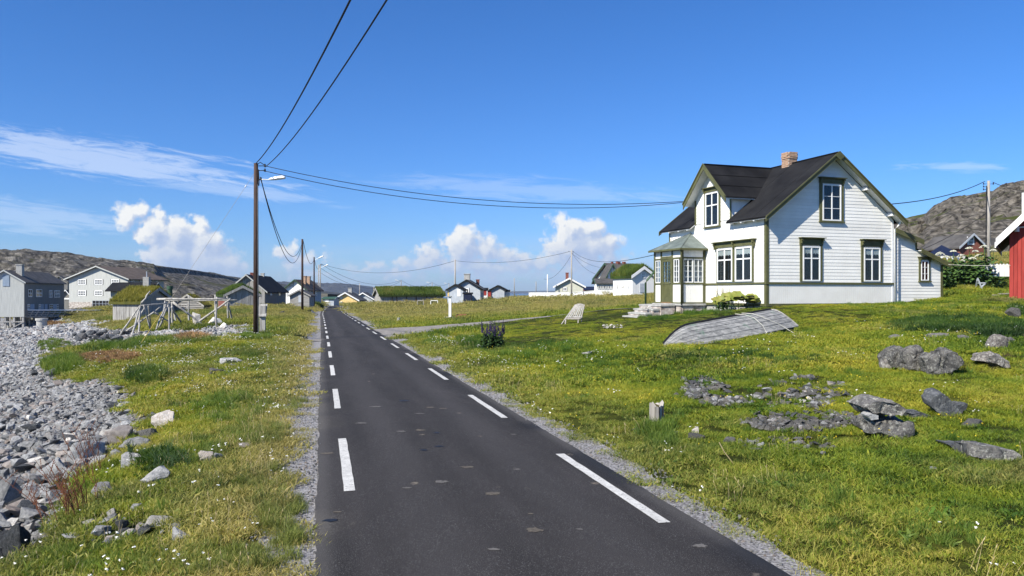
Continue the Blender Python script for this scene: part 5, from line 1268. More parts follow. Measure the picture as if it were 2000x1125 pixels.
# ================================================================== DRYING RACK OF POLES
def irr(a, b, r, n=5, w=.03):
    a = Vector(a); b = Vector(b); pts = []; rr = []
    for i in range(n + 1):
        t = i / n; p = a.lerp(b, t) + Vector((random.uniform(-w, w), random.uniform(-w, w), random.uniform(-w, w))); pts.append(p); rr.append(r * (1.12 - .3 * t) * random.uniform(.93, 1.07))
    return pts, rr
dk = thing('drying_rack', 'open frame of pale peeled logs with crossed braces standing on the shingle', 'drying rack', G(400, 54))
RY_ = 54
def lg(ax, ay, bx_, by, Y0=RY_, Y1=None, r=.068, m=polewood, par=None):
    Y1 = Y1 or Y0; mb = MB(); pts, rr = irr(P(ax, ay, Y0), P(bx_, by, Y1), r); mb.tube(pts, rr, 8); mb.build('log', m, par or dk, world=True, smooth=True)
for a in ((330.5, 656, 331.5, 583, 54), (422, 653, 423.5, 580, 54), (337, 652, 336, 590, 57), (369, 643, 369, 577, 60), (445, 643, 444, 579, 60), (347, 640, 335, 590, 62), (422, 640, 420, 575, 61)):
    lg(a[0], a[1], a[2], a[3], a[4], r=.072)
lg(306, 584.5, 442, 583, 53.6, 53.8, .072); lg(336, 587, 463, 586, 60, 60, .07); lg(325, 586, 450, 583.5, 57, 57, .06)
lg(338, 590, 418, 650, 54.6, 55.6); lg(358, 650, 450, 585, 55.8, 54.5, .085); lg(445, 590, 457, 640, 60, 61, .075, oldwood); lg(335, 600, 365, 648, 55, 58, .07, oldwood)
lg(270, 650, 295, 647, 52, 53, .06); lg(352, 650, 402, 638, 56, 58, .09); lg(372, 641, 420, 636, 58, 60, .07)
tr_ = thing('log_trestle', 'leaning tripod trestle of weathered poles left of the drying rack', 'trestle', G(285, 54))
for a in ((233, 655, 273, 598, 53, 54, polewood), (255, 664, 275, 596, 51, 54, oldwood), (270, 660, 274, 600, 52, 54, oldwood), (297, 653, 280, 595, 55, 54, oldwood), (295, 640, 290, 598, 57, 55, polewood), (240, 652, 316, 598, 54, 55, polewood), (277, 592, 294, 568, 54, 54.5, polewood), (300, 656, 324, 595, 54, 56, oldwood), (305, 655, 330, 592, 56, 56, oldwood), (314, 648, 323, 588, 58, 57, oldwood), (300, 610, 334, 630, 55, 56, oldwood), (252, 661, 283, 600, 53, 55, polewood)):
    lg(a[0], a[1], a[2], a[3], a[4], a[5], .06, a[6], tr_)
lg(275, 597, 330, 592, 54, 56, .05, oldwood, tr_)

# ================================================================== UPTURNED BOAT
def boat():
    pa_ = Vector((5.05, 0, 0)) 
    A = P(1326, 684, 21.3); B = P(1563, 636, 23.8)
    base = (A + B) / 2; U = (B - A).normalized(); t = thing('rowing_boat', 'upturned weathered grey clinker rowing boat lying on the lawn before the white house', 'boat', base)
    L = (B - A).length
    side = Vector((0, 0, 1)).cross(U).normalized()
    if side.y < 0: side = -side
    upn = U.cross(side); upn = upn if upn.z > 0 else -upn
    ro = R(7); K = (upn * math.cos(ro) + side * math.sin(ro)).normalized(); V_ = (side * math.cos(ro) - upn * math.sin(ro)).normalized()
    NS = 26; NP = 6; BM = .66; DP = .62
    def sec(s, q):
        """s 0..1 from the stem to the stern, q -1..1 gunwale..keel..gunwale"""
        beam = max(.012, BM * (math.sin(min(1, s * 1.35) * math.pi / 2) ** .6) * (1 - .16 * max(0, (s - .6) / .4) ** 2))
        dep = DP * (1 - .80 * (1 - min(1, s * 4.2)) ** 2.2)
        a = abs(q); v = beam * a ** .80; k = dep * (1 - a ** 1.75)
        return (v if q > 0 else -v), k
    G0 = A
    def pt(s, q, off=0.0):
        v, k = sec(s, q); rake = -.42 * (k / DP) * max(0, (s - .8) / .2) - .10 * (1 - k / DP) * max(0, (.12 - s) / .12)
        return G0 + U * (s * L + rake) + V_ * (v + BM) + K * (k + off)
    # strakes overlap like clapboards
    for sgn in (-1, 1):
        for j in range(NP):
            q0 = (j / NP) * sgn; q1 = ((j + 1) / NP) * sgn; mb = MB(); vs = []
            for i in range(NS + 1):
                s = i / NS; a = pt(s, q0 * 1.0 + (-.025 * sgn if j else 0)); b_ = pt(s, q1)
                c0 = pt(s, 0, -.5); n_ = ((a + b_) / 2 - (G0 + U * (s * L) + V_ * BM - K * .1)).normalized()
                lift = .016; vs += [a + n_ * .002, b_ + n_ * lift, b_ + n_ * (lift - .014), a - n_ * .012]
            fs = []
            for i in range(NS):
                for k in range(4): fs.append((i * 4 + k, i * 4 + (k + 1) % 4, (i + 1) * 4 + (k + 1) % 4, (i + 1) * 4 + k))
            fs += [(0, 1, 2, 3), tuple(NS * 4 + k for k in (3, 2, 1, 0))]
            mb.add(vs, fs); mb.build('strake', boatm, t, world=True)
    mb = MB(); pts = [pt(i / NS, 0, .025) for i in range(NS + 1)]; pts = [pt(0, 0, -.2) - U * .05] + pts
    mb.tube(pts, [.03] * 2 + [.032] * (len(pts) - 2), 4); mb.build('keel', black, t, world=True)
    for sg in (-1, 1):
        mb = MB(); mb.tube([pt(i / NS, sg) for i in range(NS + 1)], .028, 5); mb.build('gunwale', boatm, t, world=True)
    tv = [pt(1, q / 8) for q in range(-8, 9)]; mb = MB(); mb.prism(tv, U * .03); mb.build('transom', boatm, t, world=True)
    mb = MB(); mb.tube([pt(1.0, q / 8) + U * .03 for q in range(-8, 9)], .022, 5); mb.build('transom_edge', polewood, t, world=True)
    return pt, t, K, V_, U
def boat_mat():
    m = bpy.data.materials.new('weathered_boat_planks'); m.use_nodes = True; b = NB(m.node_tree); bs = b.n['Principled BSDF']
    co = b.node('ShaderNodeTexCoord').outputs['Object']; mp = b.node('ShaderNodeMapping'); mp.inputs['Scale'].default_value = (1, 3, 5); b.put(mp.inputs[0], co)
    n = b.noise(mp.outputs[0], 3.5, 7, .7); col = b.ramp(n, [(.3, (.11, .11, .11)), (.48, (.20, .20, .197)), (.62, (.34, .335, .32))])
    n2 = b.noise(co, 1.7, 5, .7); col = b.mix(b.ss(n2, .56, .66, 0, .55), col, (.08, .19, .12))
    n3 = b.noise(co, 14, 4, .7); col = b.mix(b.ss(n3, .60, .68, 0, .6), col, (.55, .54, .50)); col = b.mix(b.ss(n3, .36, .28, 0, .6), col, (.035, .035, .04))
    b.put(bs.inputs['Base Color'], col); bs.inputs['Roughness'].default_value = .85
    bp = b.node('ShaderNodeBump'); bp.inputs['Strength'].default_value = .6; bp.inputs['Distance'].default_value = .01; b.put(bp.inputs['Height'], b.noise(mp.outputs[0], 14, 6, .7)); b.put(bs.inputs['Normal'], bp.outputs[0]); return m
boatm = boat_mat()
bpt, bt, bK, bV, bU = boat()
def rope(pts, r, label):
    mb = MB(); mb.tube(pts, r, 6); return tag(mb.build('rope', ropew, loc=pts[0], smooth=True), label, 'rope')
g1 = hit(1556, 655); g2 = bpt(.70, -1.0)
rp = [bpt(.60, 0, .07)] + [bpt(.60 + .022 * i, -.16 * i, .0) + bK * .03 - bV * .02 for i in range(1, 7)]
rope([bpt(.66, 0, .06), bpt(.70, -.25) + bK * .05 - bV * .02, bpt(.74, -.55) + bK * .05 - bV * .05, bpt(.83, -.85) + bK * .02 - bV * .06, bpt(.90, -1) - bV * .10 - Vector((0, 0, .1)), g1 + Vector((0, 0, .02))], .009, 'taut pale rope over the boat hull, pegged into the grass at its right')
rope([bpt(.605, 0, .07), bpt(.64, -.25) + bK * .05 - bV * .02, bpt(.67, -.5) + bK * .05 - bV * .04, bpt(.69, -.8) + bK * .02 - bV * .06, bpt(.69, -1) - bV * .05, bpt(.69, -1) - bV * .04 - Vector((0, 0, .28))], .008, 'slack pale rope hanging over the middle of the boat hull')
m_ = MB(); q = bpt(.69, -1) + Vector((0.05, .30, -.28)); gq = gz(q.x, q.y)
m_.box(-.20, .0, -.10, .10, 0, .13); m_.tube([(-.16, 0, .12), (-.10, 0, .18), (-.04, 0, .12)], .014, 5)
o = m_.build('jerry_can', redp); o.location = (q.x, q.y, gq + .02); tag(o, 'small red plastic can stowed in the dark under the raised side of the boat', 'can')
m_ = MB(); a_ = bpt(.60, -1) + Vector((0, .25, 0)); b_ = bpt(.97, -1) + Vector((0, .25, 0)); a_.z = gz(a_.x, a_.y) + .12; b_.z = gz(b_.x, b_.y) + .12; m_.beam(a_, b_, .16, .2); tag(m_.build('support_beam', dgreen, loc=a_), 'dark green painted beam propping the right end of the boat', 'beam')

# ================================================================== STONES
def rock_mesh(name, seed, rad=(1, 1, 1), n=16, sub=0, ang=1.0):
    r_ = random.Random(seed); import bmesh
    bm = bmesh.new()
    for i in range(n):
        v = Vector((r_.gauss(0, 1), r_.gauss(0, 1), r_.gauss(0, 1))).normalized() * r_.uniform(.8, 1.0)
        bm.verts.new((v.x * rad[0], v.y * rad[1], v.z * rad[2]))
    bmesh.ops.convex_hull(bm, input=bm.verts, use_existing_faces=False)
    bmesh.ops.delete(bm, geom=[v for v in bm.verts if not v.link_faces], context='VERTS')
    if sub:
        bmesh.ops.bevel(bm, geom=bm.edges[:], offset=.045, segments=1, affect='EDGES')
        bmesh.ops.triangulate(bm, faces=bm.faces[:])
        for _ in range(sub): bmesh.ops.subdivide_edges(bm, edges=[e for e in bm.edges if e.calc_length() > .16], cuts=1)
        bmesh.ops.triangulate(bm, faces=bm.faces[:])
        import mathutils.noise as mn
        for v in bm.verts:
            p = v.co * 2.2 + Vector((seed * 3.7, 0, 0)); v.co += v.co.normalized() * (mn.fractal(p, 1, 2, 4) * .075 * ang)
    me = bpy.data.meshes.new(name); bm.to_mesh(me); bm.free()
    co = np.empty(len(me.vertices) * 3, np.float32); me.vertices.foreach_get('co', co); co = co.reshape(-1, 3)
    lo = co.min(0); hi = co.max(0); co = ((co - lo) / (hi - lo) * 2 - 1) * np.array(rad, np.float32); me.vertices.foreach_set('co', co.astype(np.float32).ravel()); me.update(); return me
def plate(outl, foot, depth, m, label, seed=1, taper=.82, ang=1.0, lean=0.0, Y=None, cut=.05, name='boulder', lift=0.0):
    """a stone whose seen outline is given in photo pixels; it stands on the ground at 'foot' and is 'depth' metres thick"""
    import bmesh, mathutils.noise as mn
    g = hit(*foot); Y0 = (Y or g.y); cxp = sum(p[0] for p in outl) / len(outl); cyp = sum(p[1] for p in outl) / len(outl)
    bm = bmesh.new(); rings = []
    for f, dy in (((taper * .9, 0), (1.0, depth * .28), (.97, depth * .62), (taper * .8, depth)) if ang >= .8 else ((.97, 0), (1.0, depth * .08), (.99, depth * .9), (.95, depth))):
        ring = []
        for (a, c) in outl:
            p = P(cxp + (a - cxp) * f, cyp + (c - cyp) * f, Y0); p.y += dy; p.z += lean * dy; ring.append(bm.verts.new(p))
        rings.append(ring)
    n = len(outl)
    for a, b_ in zip(rings, rings[1:]):
        for i in range(n): bm.faces.new((a[i], a[(i + 1) % n], b_[(i + 1) % n], b_[i]))
    bm.faces.new(rings[0][::-1]); bm.faces.new(rings[-1])
    bmesh.ops.recalc_face_normals(bm, faces=bm.faces[:]); bmesh.ops.triangulate(bm, faces=bm.faces[:])
    for _ in range(5): bmesh.ops.subdivide_edges(bm, edges=[e for e in bm.edges if e.calc_length() > cut], cuts=1); bmesh.ops.triangulate(bm, faces=bm.faces[:])
    for _ in range(1 if ang >= 1 else 0): bmesh.ops.smooth_vert(bm, verts=bm.verts[:], factor=.5, use_axis_x=True, use_axis_y=True, use_axis_z=True)
    bm.normal_update()
    for v in bm.verts:
        q = v.co * 3.2 + Vector((seed * 5.1, 0, 0)); d = mn.fractal(Vector((q.x, q.y, q.z * .6)), 1, 2.1, 5) * .05 * ang + (abs(mn.noise(Vector((q.x * 1.1, q.y * .6, q.z * .35)))) - .25) * .09 * ang
        d += mn.noise(q * 3.1) * .016 * max(ang, .6) - max(0, .12 - abs(mn.noise(Vector((q.x * 1.7, q.y, q.z * .8)) + Vector((9, 4, 2))))) * .22 * ang
        v.co += v.normal * d
    o0 = P(cxp, foot[1], Y0); bmesh.ops.translate(bm, vec=-o0, verts=bm.verts[:])
    me = bpy.data.meshes.new(name); bm.to_mesh(me); bm.free(); me.materials.append(m)
    o = bpy.data.objects.new(name, me); COL.objects.link(o); o.location = o0 + Vector((0, 0, lift)); XF[o] = Matrix.Translation(o.location); o['r'] = .35 * (max(p[0] for p in outl) - min(p[0] for p in outl)) / F * Y0
    return tag(o, label, 'boulder')
SM = [rock_mesh('stone', i, (1, random.uniform(.62, .95), random.uniform(.30, .65)), 13) for i in range(10)]
for m_ in SM: m_.materials.append(beachrock)
def boulder(px, py, wpx, hpx, m, label, name='boulder', depth=.75, rot=0, seed=None, n=18, sub=2, ymax=320, group=None, cat='boulder', sink=.25, tilt=0, off=(0, 0, 0)):
    """px,py = the foot of the stone in front; width and height as seen"""
    if px < 450 and py > 850: wpx *= 1.1; hpx *= 1.05
    g = hit(px, py, ymax=ymax); w = wpx / F * g.y / 2; h = hpx / F * g.y; w *= 1.0
    seed = seed or int(px * 7 + py); me = rock_mesh(name, seed, (1, 1, 1), n, sub); me.materials.append(m)
    o = bpy.data.objects.new(name, me); COL.objects.link(o)
    o.location = (g.x + off[0], g.y + w * depth * .8 + off[1], g.z + h * (.5 - sink * .5) + off[2]); o.scale = (w, w * depth, h * (.5 + sink * .5)); o.rotation_euler = (0, R(tilt), 0)
    return tag(o, label, cat, group)
fld = fieldrock
bl = [
 (1978, 672, 20, 14, fld, 'small stone behind the upright trapezoid stone', 10),
 (1985, 622, 30, 22, fld, 'grey rock near the right edge below the red barn', 12),
 (1752, 663, 26, 10, fld, 'flat stone behind the rock row', 11),
 (1840, 662, 52, 12, fld, 'long low stone in the grass above the rock row', 12),
 (1890, 664, 28, 10, fld, 'small flat pale stone above the rock row', 12),
 (1912, 838, 48, 18, fld, 'flat grey stone in the grass right of the pointed slate', 12),
 (1362, 862, 34, 14, fld, 'flat grey stone in front of the stump', 11),
 (1358, 850, 14, 16, whiterock, 'small white knobbly stone right of the stump', 12),
 (1428, 868, 26, 14, fld, 'smooth oval grey stone in the grass', 20),
 (1480, 884, 26, 9, fld, 'dark flat stone in the grass below the stone heaps', 9),
 (1245, 842, 28, 10, fld, 'low grey stone left of the stump', 10),
 (1320, 850, 22, 8, fld, 'flat stone right beside the stump', 10),
 (1827, 918, 16, 7, beachrock, 'tiny pale blue stone in the right meadow', 10),
 (1560, 882, 22, 8, fld, 'flat bluish stone in the meadow under the rubble line', 10),
 (1610, 888, 12, 8, beachrock, 'small pale stone in the meadow right of the rubble line', 10),
 (1150, 692, 26, 7, whiterock, 'flat white stone on the lawn', 10),
 # left side
 (316, 838, 48, 34, whiterock, 'pale boulder with a dark cap at the edge of the stony beach', 12),
 (285, 862, 34, 24, fld, 'brown grey boulder below the pale capped boulder', 12),
 (228, 868, 46, 32, beachrock, 'pale pointed boulder on the beach edge', 10),
 (262, 880, 60, 22, beachrock, 'long pale boulder beside the pointed one', 12),
 (155, 905, 66, 42, beachrock, 'large pale blue grey boulder at the beach edge', 11),
 (100, 935, 56, 34, beachrock, 'large flat pale boulder lower on the beach', 12),
 (250, 915, 46, 26, beachrock, 'light block shaped stone in the grass tongue', 11),
 (295, 950, 56, 34, beachrock, 'clean grey boulder standing alone in the grass', 13),
 (196, 975, 36, 28, beachrock, 'tilted pale slab stone in the grass left of the lone grey boulder', 10),
 (398, 905, 30, 22, whiterock, 'pinkish boulder among weeds in the left meadow', 14),
 (422, 900, 18, 14, beachrock, 'small round stone right of the pinkish boulder', 14),
 (474, 875, 26, 9, beachrock, 'small pale flat stone in the left meadow', 10),
 (447, 712, 46, 13, beachrock, 'long flat pale slab lying in the left meadow', 11),
 (418, 733, 28, 14, fld, 'grey slanted slab below the long flat one', 10),
 (452, 717, 14, 6, fld, 'small grey stone under the long flat slab', 10),
 (10, 990, 60, 50, beachrock, 'big blue grey boulder at the left edge of the photo', 10),
 (15, 1090, 50, 60, darkrock, 'dark boulder in the bottom left corner', 14),
 (60, 975, 40, 24, beachrock, 'pale slab between the big left boulders', 10),
 (96, 735, 20, 18, darkrock, 'pointed dark stone at the edge of the beach grass', 8),
 (333, 632, 22, 18, whiterock, 'small white boulder behind the rack', 12),
 (382, 634, 20, 24, whiterock, 'pale upright boulder behind the crossed rack poles', 12),
 (418, 633, 26, 14, whiterock, 'rounded pale boulder in grass behind the rack', 12),
 (432, 640, 16, 10, whiterock, 'smaller pale boulder beside the rounded one', 12),
 (285, 663, 14, 12, whiterock, 'white boulder at the foot of the trestle', 12),
 (550, 612, 12, 5, fld, 'low grey boulder in the grass right of the box', 12),
 (265, 1000, 20, 16, beachrock, 'pointed grey stone in the rubble of the near meadow', 9),
 (235, 1040, 26, 24, darkrock, 'sharp dark grey stone in the near rubble', 8),
 (350, 1062, 44, 28, beachrock, 'blue grey flat stone at the right end of the near rubble', 10),
 (190, 1050, 34, 22, beachrock, 'grey slanted stone left of the sharp dark one', 9),
 (166, 1030, 28, 12, whiterock, 'pale rounded stone at the left of the near rubble', 14),
 (305, 1035, 46, 26, whiterock, 'beige block in the middle of the near rubble', 10),
 (215, 1012, 18, 16, whiterock, 'small beige stone behind the near rubble', 12),
 (340, 1040, 24, 18, beachrock, 'small pale stone near the right end of the near rubble', 12),
 (130, 1060, 40, 14, beachrock, 'flat grey stone at the bottom left of the rubble', 12),
 (1245, 606, 12, 7, whiterock, 'left white stone on the lowest stone step', 16),
]
for a, c, w, h, m, lb, n in bl[:-1]: boulder(a, c, w, h, m, lb, n=n, sub=2 if w > 24 and c > 650 else 1)
for k, q in enumerate(((-2.75, 5.4, -.20), (-2.55, 5.25, -.20))):
    me = rock_mesh('stone', 300 + k, (.12, .10, .09), 16, 0); me.materials.append(whiterock); o = bpy.data.objects.new('stone', me); COL.objects.link(o); o.location = HL(*q); tag(o, ['rounded white stone on the steps, the outer of the two', 'rounded white stone on the steps, the one nearer the door'][k], 'stone')
# the slab resting on its boulder
plate([(1726, 712), (1733, 700), (1748, 700), (1752, 724), (1730, 724)], (1735, 722), .3, fld, 'low stone at the left foot of the big rock row', 2)
plate([(1733, 702), (1745, 682), (1762, 675), (1774, 684), (1778, 710), (1770, 728), (1740, 726)], (1757, 722), .6, fld, 'rounded lichened outcrop, left end of the big rock row on the grassy slope', 3)
plate([(1774, 688), (1786, 677), (1806, 676), (1816, 692), (1820, 722), (1800, 734), (1776, 728)], (1795, 727), .6, fld, 'second block of the big lichened rock row on the slope', 4)
plate([(1814, 700), (1826, 690), (1842, 692), (1850, 712), (1846, 738), (1822, 734)], (1832, 733), .5, fld, 'third block of the lichened rock row, low in the middle', 5)
plate([(1834, 712), (1846, 682), (1862, 678), (1880, 690), (1892, 708), (1878, 722), (1862, 738), (1838, 738)], (1860, 733), .6, fld, 'right end block of the big lichened rock row, with a peaked top', 6)
plate([(1937, 684), (1946, 662), (1956, 653), (1970, 656), (1976, 682), (1960, 688)], (1956, 684), .4, fld, 'upright trapezoid stone standing above the mossy mound at right', 7)
plate([(1912, 706), (1922, 692), (1940, 688), (1962, 696), (1980, 708), (1986, 724), (1970, 726), (1940, 712)], (1950, 722), .5, fld, 'wide pale lichened rock behind the dark moss mound', 8)
plate([(1815, 786), (1822, 775), (1838, 768), (1852, 773), (1866, 788), (1862, 800), (1868, 814), (1848, 814), (1832, 806), (1820, 796)], (1845, 812), .22, darkrock, 'dark pointed slate with lichened tip, leaning out of the grass', 9, lean=.3, ang=.5)
plate([(1862, 796), (1878, 788), (1893, 788), (1888, 802), (1872, 814), (1860, 812)], (1876, 812), .2, darkrock, 'low dark slate touching the pointed slate', 10, ang=.5)
plate([(1774, 806), (1800, 804), (1818, 812), (1810, 820), (1780, 818)], (1795, 818), .3, darkrock, 'dark flat stone between the stacked slabs and the pointed slate', 11, ang=.6)
plate([(1852, 868), (1884, 868), (1884, 880), (1868, 882)], (1868, 880), .3, darkrock, 'dark broken slab, left piece of the pair at the right edge', 12, ang=.5)
plate([(1884, 866), (1908, 866), (1910, 890), (1886, 896)], (1896, 893), .25, darkrock, 'square dark block between the two slabs at the right edge', 13, ang=.6)
plate([(1910, 868), (1935, 872), (1982, 882), (1997, 892), (1996, 910), (1976, 908), (1945, 900), (1910, 896)], (1950, 902), .35, fieldrock, 'large grey green slab half sunk in the grass at the right edge', 14, ang=.4)
plate([(1682, 824), (1692, 815), (1706, 816), (1712, 840), (1700, 848), (1684, 840)], (1698, 845), .4, fld, 'rounded left lower boulder beside the blocky one', 15)
bb = plate([(1703, 824), (1712, 816), (1750, 820), (1770, 828), (1793, 826), (1796, 852), (1778, 862), (1740, 858), (1706, 852)], (1750, 858), .55, fld, 'blocky dark lichened boulder that carries the balanced slab', 16)
plate([(1689, 796), (1702, 786), (1728, 783), (1754, 785), (1772, 800), (1764, 814), (1738, 816), (1704, 808)], (1750, 858), .55, fieldrock, 'long flat slab balanced on top of the blocky boulder', 17, ang=.6)
g = hit(1750, 858)
plate([(1696, 812), (1704, 809), (1716, 811), (1716, 819), (1702, 820)], (1750, 858), .2, beachrock, 'small pale round stone wedged under the balanced slab', 18, ang=.3, name='stone')

TOT_STONE = 0
def scatter_stone(x, y, s, m, label, group, zoff=0.0, name='stone'):
    global TOT_STONE
    me = random.choice(SMAT[m.name]); o = bpy.data.objects.new(name, me); COL.objects.link(o)
    o.location = (x, y, gz(x, y) + zoff); o.scale = (s, s, s * random.uniform(.7, 1.2)); o.rotation_euler = (random.uniform(-.5, .5), random.uniform(-.5, .5), random.uniform(0, 6.28)); TOT_STONE += 1
    tone = {'pale_beach_stone': 'mid grey', 'dark_slate_rock': 'dark slate', 'white_quartz_stone': 'whitish', 'lichened_field_stone': 'lichened'}[m.name]
    return tag(o, tone + ' ' + label.replace('pale ', '').replace('grey ', '').replace('white ', '').replace('dark ', ''), 'stone', group)
SMAT = {beachrock.name: SM}
for m_ in (fieldrock, darkrock, whiterock):
    SMAT[m_.name] = [x.copy() for x in SM]
    for x in SMAT[m_.name]: x.materials.clear(); x.materials.append(m_)
def heap(cx_, cy_, rx, ry, n, smin, smax, label, mats, seed):
    r_ = random.Random(seed)
    for i in range(n):
        a = r_.uniform(0, 6.28); q = math.sqrt(r_.random()); g = hit(cx_ + rx * q * math.cos(a), cy_ + ry * q * math.sin(a))
        if float(vn(g.x, g.y, .55, seed + 5)) < .36: g = hit(cx_ + rx * 1.15 * r_.uniform(-1, 1), cy_ + ry * r_.uniform(-.9, .9))
        s = r_.uniform(smin, smax) * .85; scatter_stone(g.x, g.y, s, r_.choice(mats), label, label, s * .28)
heap(1376, 758, 42, 24, 60, .05, .12, 'grey stone of the left stone heap on the meadow', [fieldrock, fieldrock, beachrock, darkrock], 1)
heap(1390, 782, 70, 10, 16, .04, .08, 'grey stone strewn in front of the left stone heap', [fieldrock, beachrock], 11)
heap(1570, 762, 80, 22, 68, .05, .12, 'grey stone of the right stone heap behind the post', [fieldrock, fieldrock, darkrock, beachrock], 2)
heap(1560, 790, 70, 12, 18, .04, .08, 'grey stone along the lower edge of the right stone heap', [fieldrock, beachrock, whiterock], 12)
heap(1560, 820, 100, 18, 50, .04, .10, 'grey stone of the low rubble band in the right meadow', [fieldrock, fieldrock, darkrock], 3)
heap(1530, 868, 120, 18, 10, .04, .09, 'flat grey stone scattered below the rubble band', [fieldrock, darkrock], 4)
heap(270, 1035, 85, 30, 32, .03, .085, 'small stone of the near rubble patch in the left meadow', [beachrock, whiterock, beachrock, darkrock], 5)
heap(880, 618, 110, 8, 10, .06, .13, 'pale stone strewn across the far dry field', [whiterock, beachrock], 6)
heap(850, 606, 60, 2.0, 12, .07, .15, 'pale stone of the stone line in the far dry field', [whiterock, beachrock], 7)
heap(1060, 610, 60, 3, 4, .06, .11, 'pale stone in the field behind the garden bench', [whiterock], 9)
heap(530, 642, 22, 4, 6, .08, .18, 'grey stone beside the box by the pole', [beachrock, fieldrock], 8)
# the biggest loose stones of the beach, one object each
nb = 0; r_ = random.Random(42)
while nb < 270:
    px_ = r_.uniform(-30, 330); py_ = r_.triangular(655, 1110, 960); g = hit(px_, py_, ymax=60)
    if not bool(in_beach(np.array([g.x]), np.array([g.y]), .8)[0]): continue
    s = r_.uniform(.05, .12) * (1 + .02 * g.y)
    scatter_stone(g.x, g.y, s, r_.choice([beachrock] * 6 + [whiterock, darkrock]), 'pale angular stone on the shingle beach at the left', 'loose stones of the shingle beach', s * .25, 'beach_stone'); nb += 1
nb = 0
while nb < 28:
    px_ = r_.uniform(140, 250); py_ = r_.uniform(648, 668); g = hit(px_, py_, ymax=90)
    scatter_stone(g.x, g.y, r_.uniform(.22, .42), darkrock, 'dark rough stone of the stone bank left of the trestle', 'dark stones of the stone bank', .1, 'beach_stone'); nb += 1

# ================================================================== SMALLER THINGS
# stump
g = hit(1282, 838); tt = thing('stump', 'weathered grey wooden post stump with mossy split top in the near right meadow', 'stump', g)
s_ = g.y / F
me = MB(); n = 14; vs = []
for k, (z, rr) in enumerate(((-.1, .115), (.05, .108), (.2, .10), (.36, .098))):
    for i in range(n):
        a = 2 * math.pi * i / n; q = rr * (1 + .10 * math.sin(3 * a + 1) + .07 * math.sin(7 * a)); zz = z + (.035 * math.sin(2 * a + .6) + .02 * math.sin(5 * a) if k == 3 else 0)
        vs.append((q * math.cos(a), q * math.sin(a), zz))
fs = [(k * n + i, k * n + (i + 1) % n, (k + 1) * n + (i + 1) % n, (k + 1) * n + i) for k in range(3) for i in range(n)]
b0 = len(vs); vs.append((0, 0, .31)); fs += [(3 * n + i, 3 * n + (i + 1) % n, b0) for i in range(n)]
me.add(vs, fs); me.build('trunk', greypole, tt)
for a in (-1.9, -1.35, -.6): m_ = MB(); m_.beam((.104 * math.cos(a), .104 * math.sin(a), -.1), (.10 * math.cos(a), .10 * math.sin(a), .33), .012, .014); m_.build('split', dark, tt)
m_ = MB(); m_.tube([(0, 0, .30), (.02, .0, .345)], [.085, .05], 9); m_.build('moss_cap', moss, tt)
# bench / slatted chair on the lawn
g = hit(1122, 631); ch_ = thing('garden_chair', 'slatted pale wooden lounge chair seen from behind on the lawn', 'chair', g, R(-20)); sc = g.y / F
for k in range(8):
    t = (k - 3.5) / 3.5; m_ = MB(); x0 = t * .36; x1 = t * .21; m_.beam((x0 - .02, -.06, .26), (x1 + .12, .52, .90 - .05 * t * t), .056, .02, (0, -1, .6)); m_.build('back_slat', greypole if k % 2 else oldwood, ch_)
m_ = MB(); m_.beam((-.40, -.02, .30), (.40, -.02, .30), .05, .05); m_.beam((-.2, .35, .68), (.40, .35, .68), .04, .04); m_.build('rail', oldwood, ch_)
for k in range(5): m_ = MB(); m_.beam((-.36, .02 - .11 * k, .25 - .012 * k), (.36, .02 - .11 * k, .25 - .012 * k), .08, .02, (0, 0, 1)); m_.build('seat_slat', greypole, ch_)
for a, b_ in (((-.38, 0, .28), (-.52, -.35, -.05)), ((.34, 0, .28), (.34, -.05, -.05)), ((-.3, -.4, .22), (-.3, -.5, -.05)), ((.3, -.4, .22), (.3, -.5, -.05))):
    m_ = MB(); m_.beam(a, b_, .05, .04); m_.build('leg', greypole, ch_)
# white post panel + rusty plate in the far field
g = hit(879, 620, ymax=100); pn_ = thing('concrete_post', 'white painted concrete post with a flat cap at the junction of road and driveway', 'post', g); k = g.y / F
m_ = MB(); m_.box(-2.4 * k, 2.4 * k, -.15, .15, -.2, 40 * k); m_.build('shaft', whitetrim, pn_); m_ = MB(); m_.box(-10 * k, 3 * k, -.25, .25, 40 * k, 41.5 * k); m_.build('cap', oldwood, pn_); m_ = MB(); m_.box(-11 * k, 7 * k, -.4, .3, -.1, 1.2 * k); m_.build('base', concrete, pn_)
g = hit(899, 620, ymax=100); m_ = MB(); m_.prism([(-11 * k, 0, 0), (11 * k, 0, 0), (11 * k, .5, 5.2 * k), (-8 * k, .5, 5.2 * k)], (0, .12, -.1)); o = m_.build('rusty_grate', rusty); o.location = g + Vector((0, 0, .05)); tag(o, 'rusty iron grate lying in the dry grass right of the white post', 'grate')
g = hit(778, 628, ymax=100); m_ = MB(); m_.tube([(0, 0, -.1), (.03, 0, .3)], [.16, .10], 9); o = m_.build('stump', oldwood); o.location = g; tag(o, 'short dark wooden stump in the dry field near the road', 'stump')
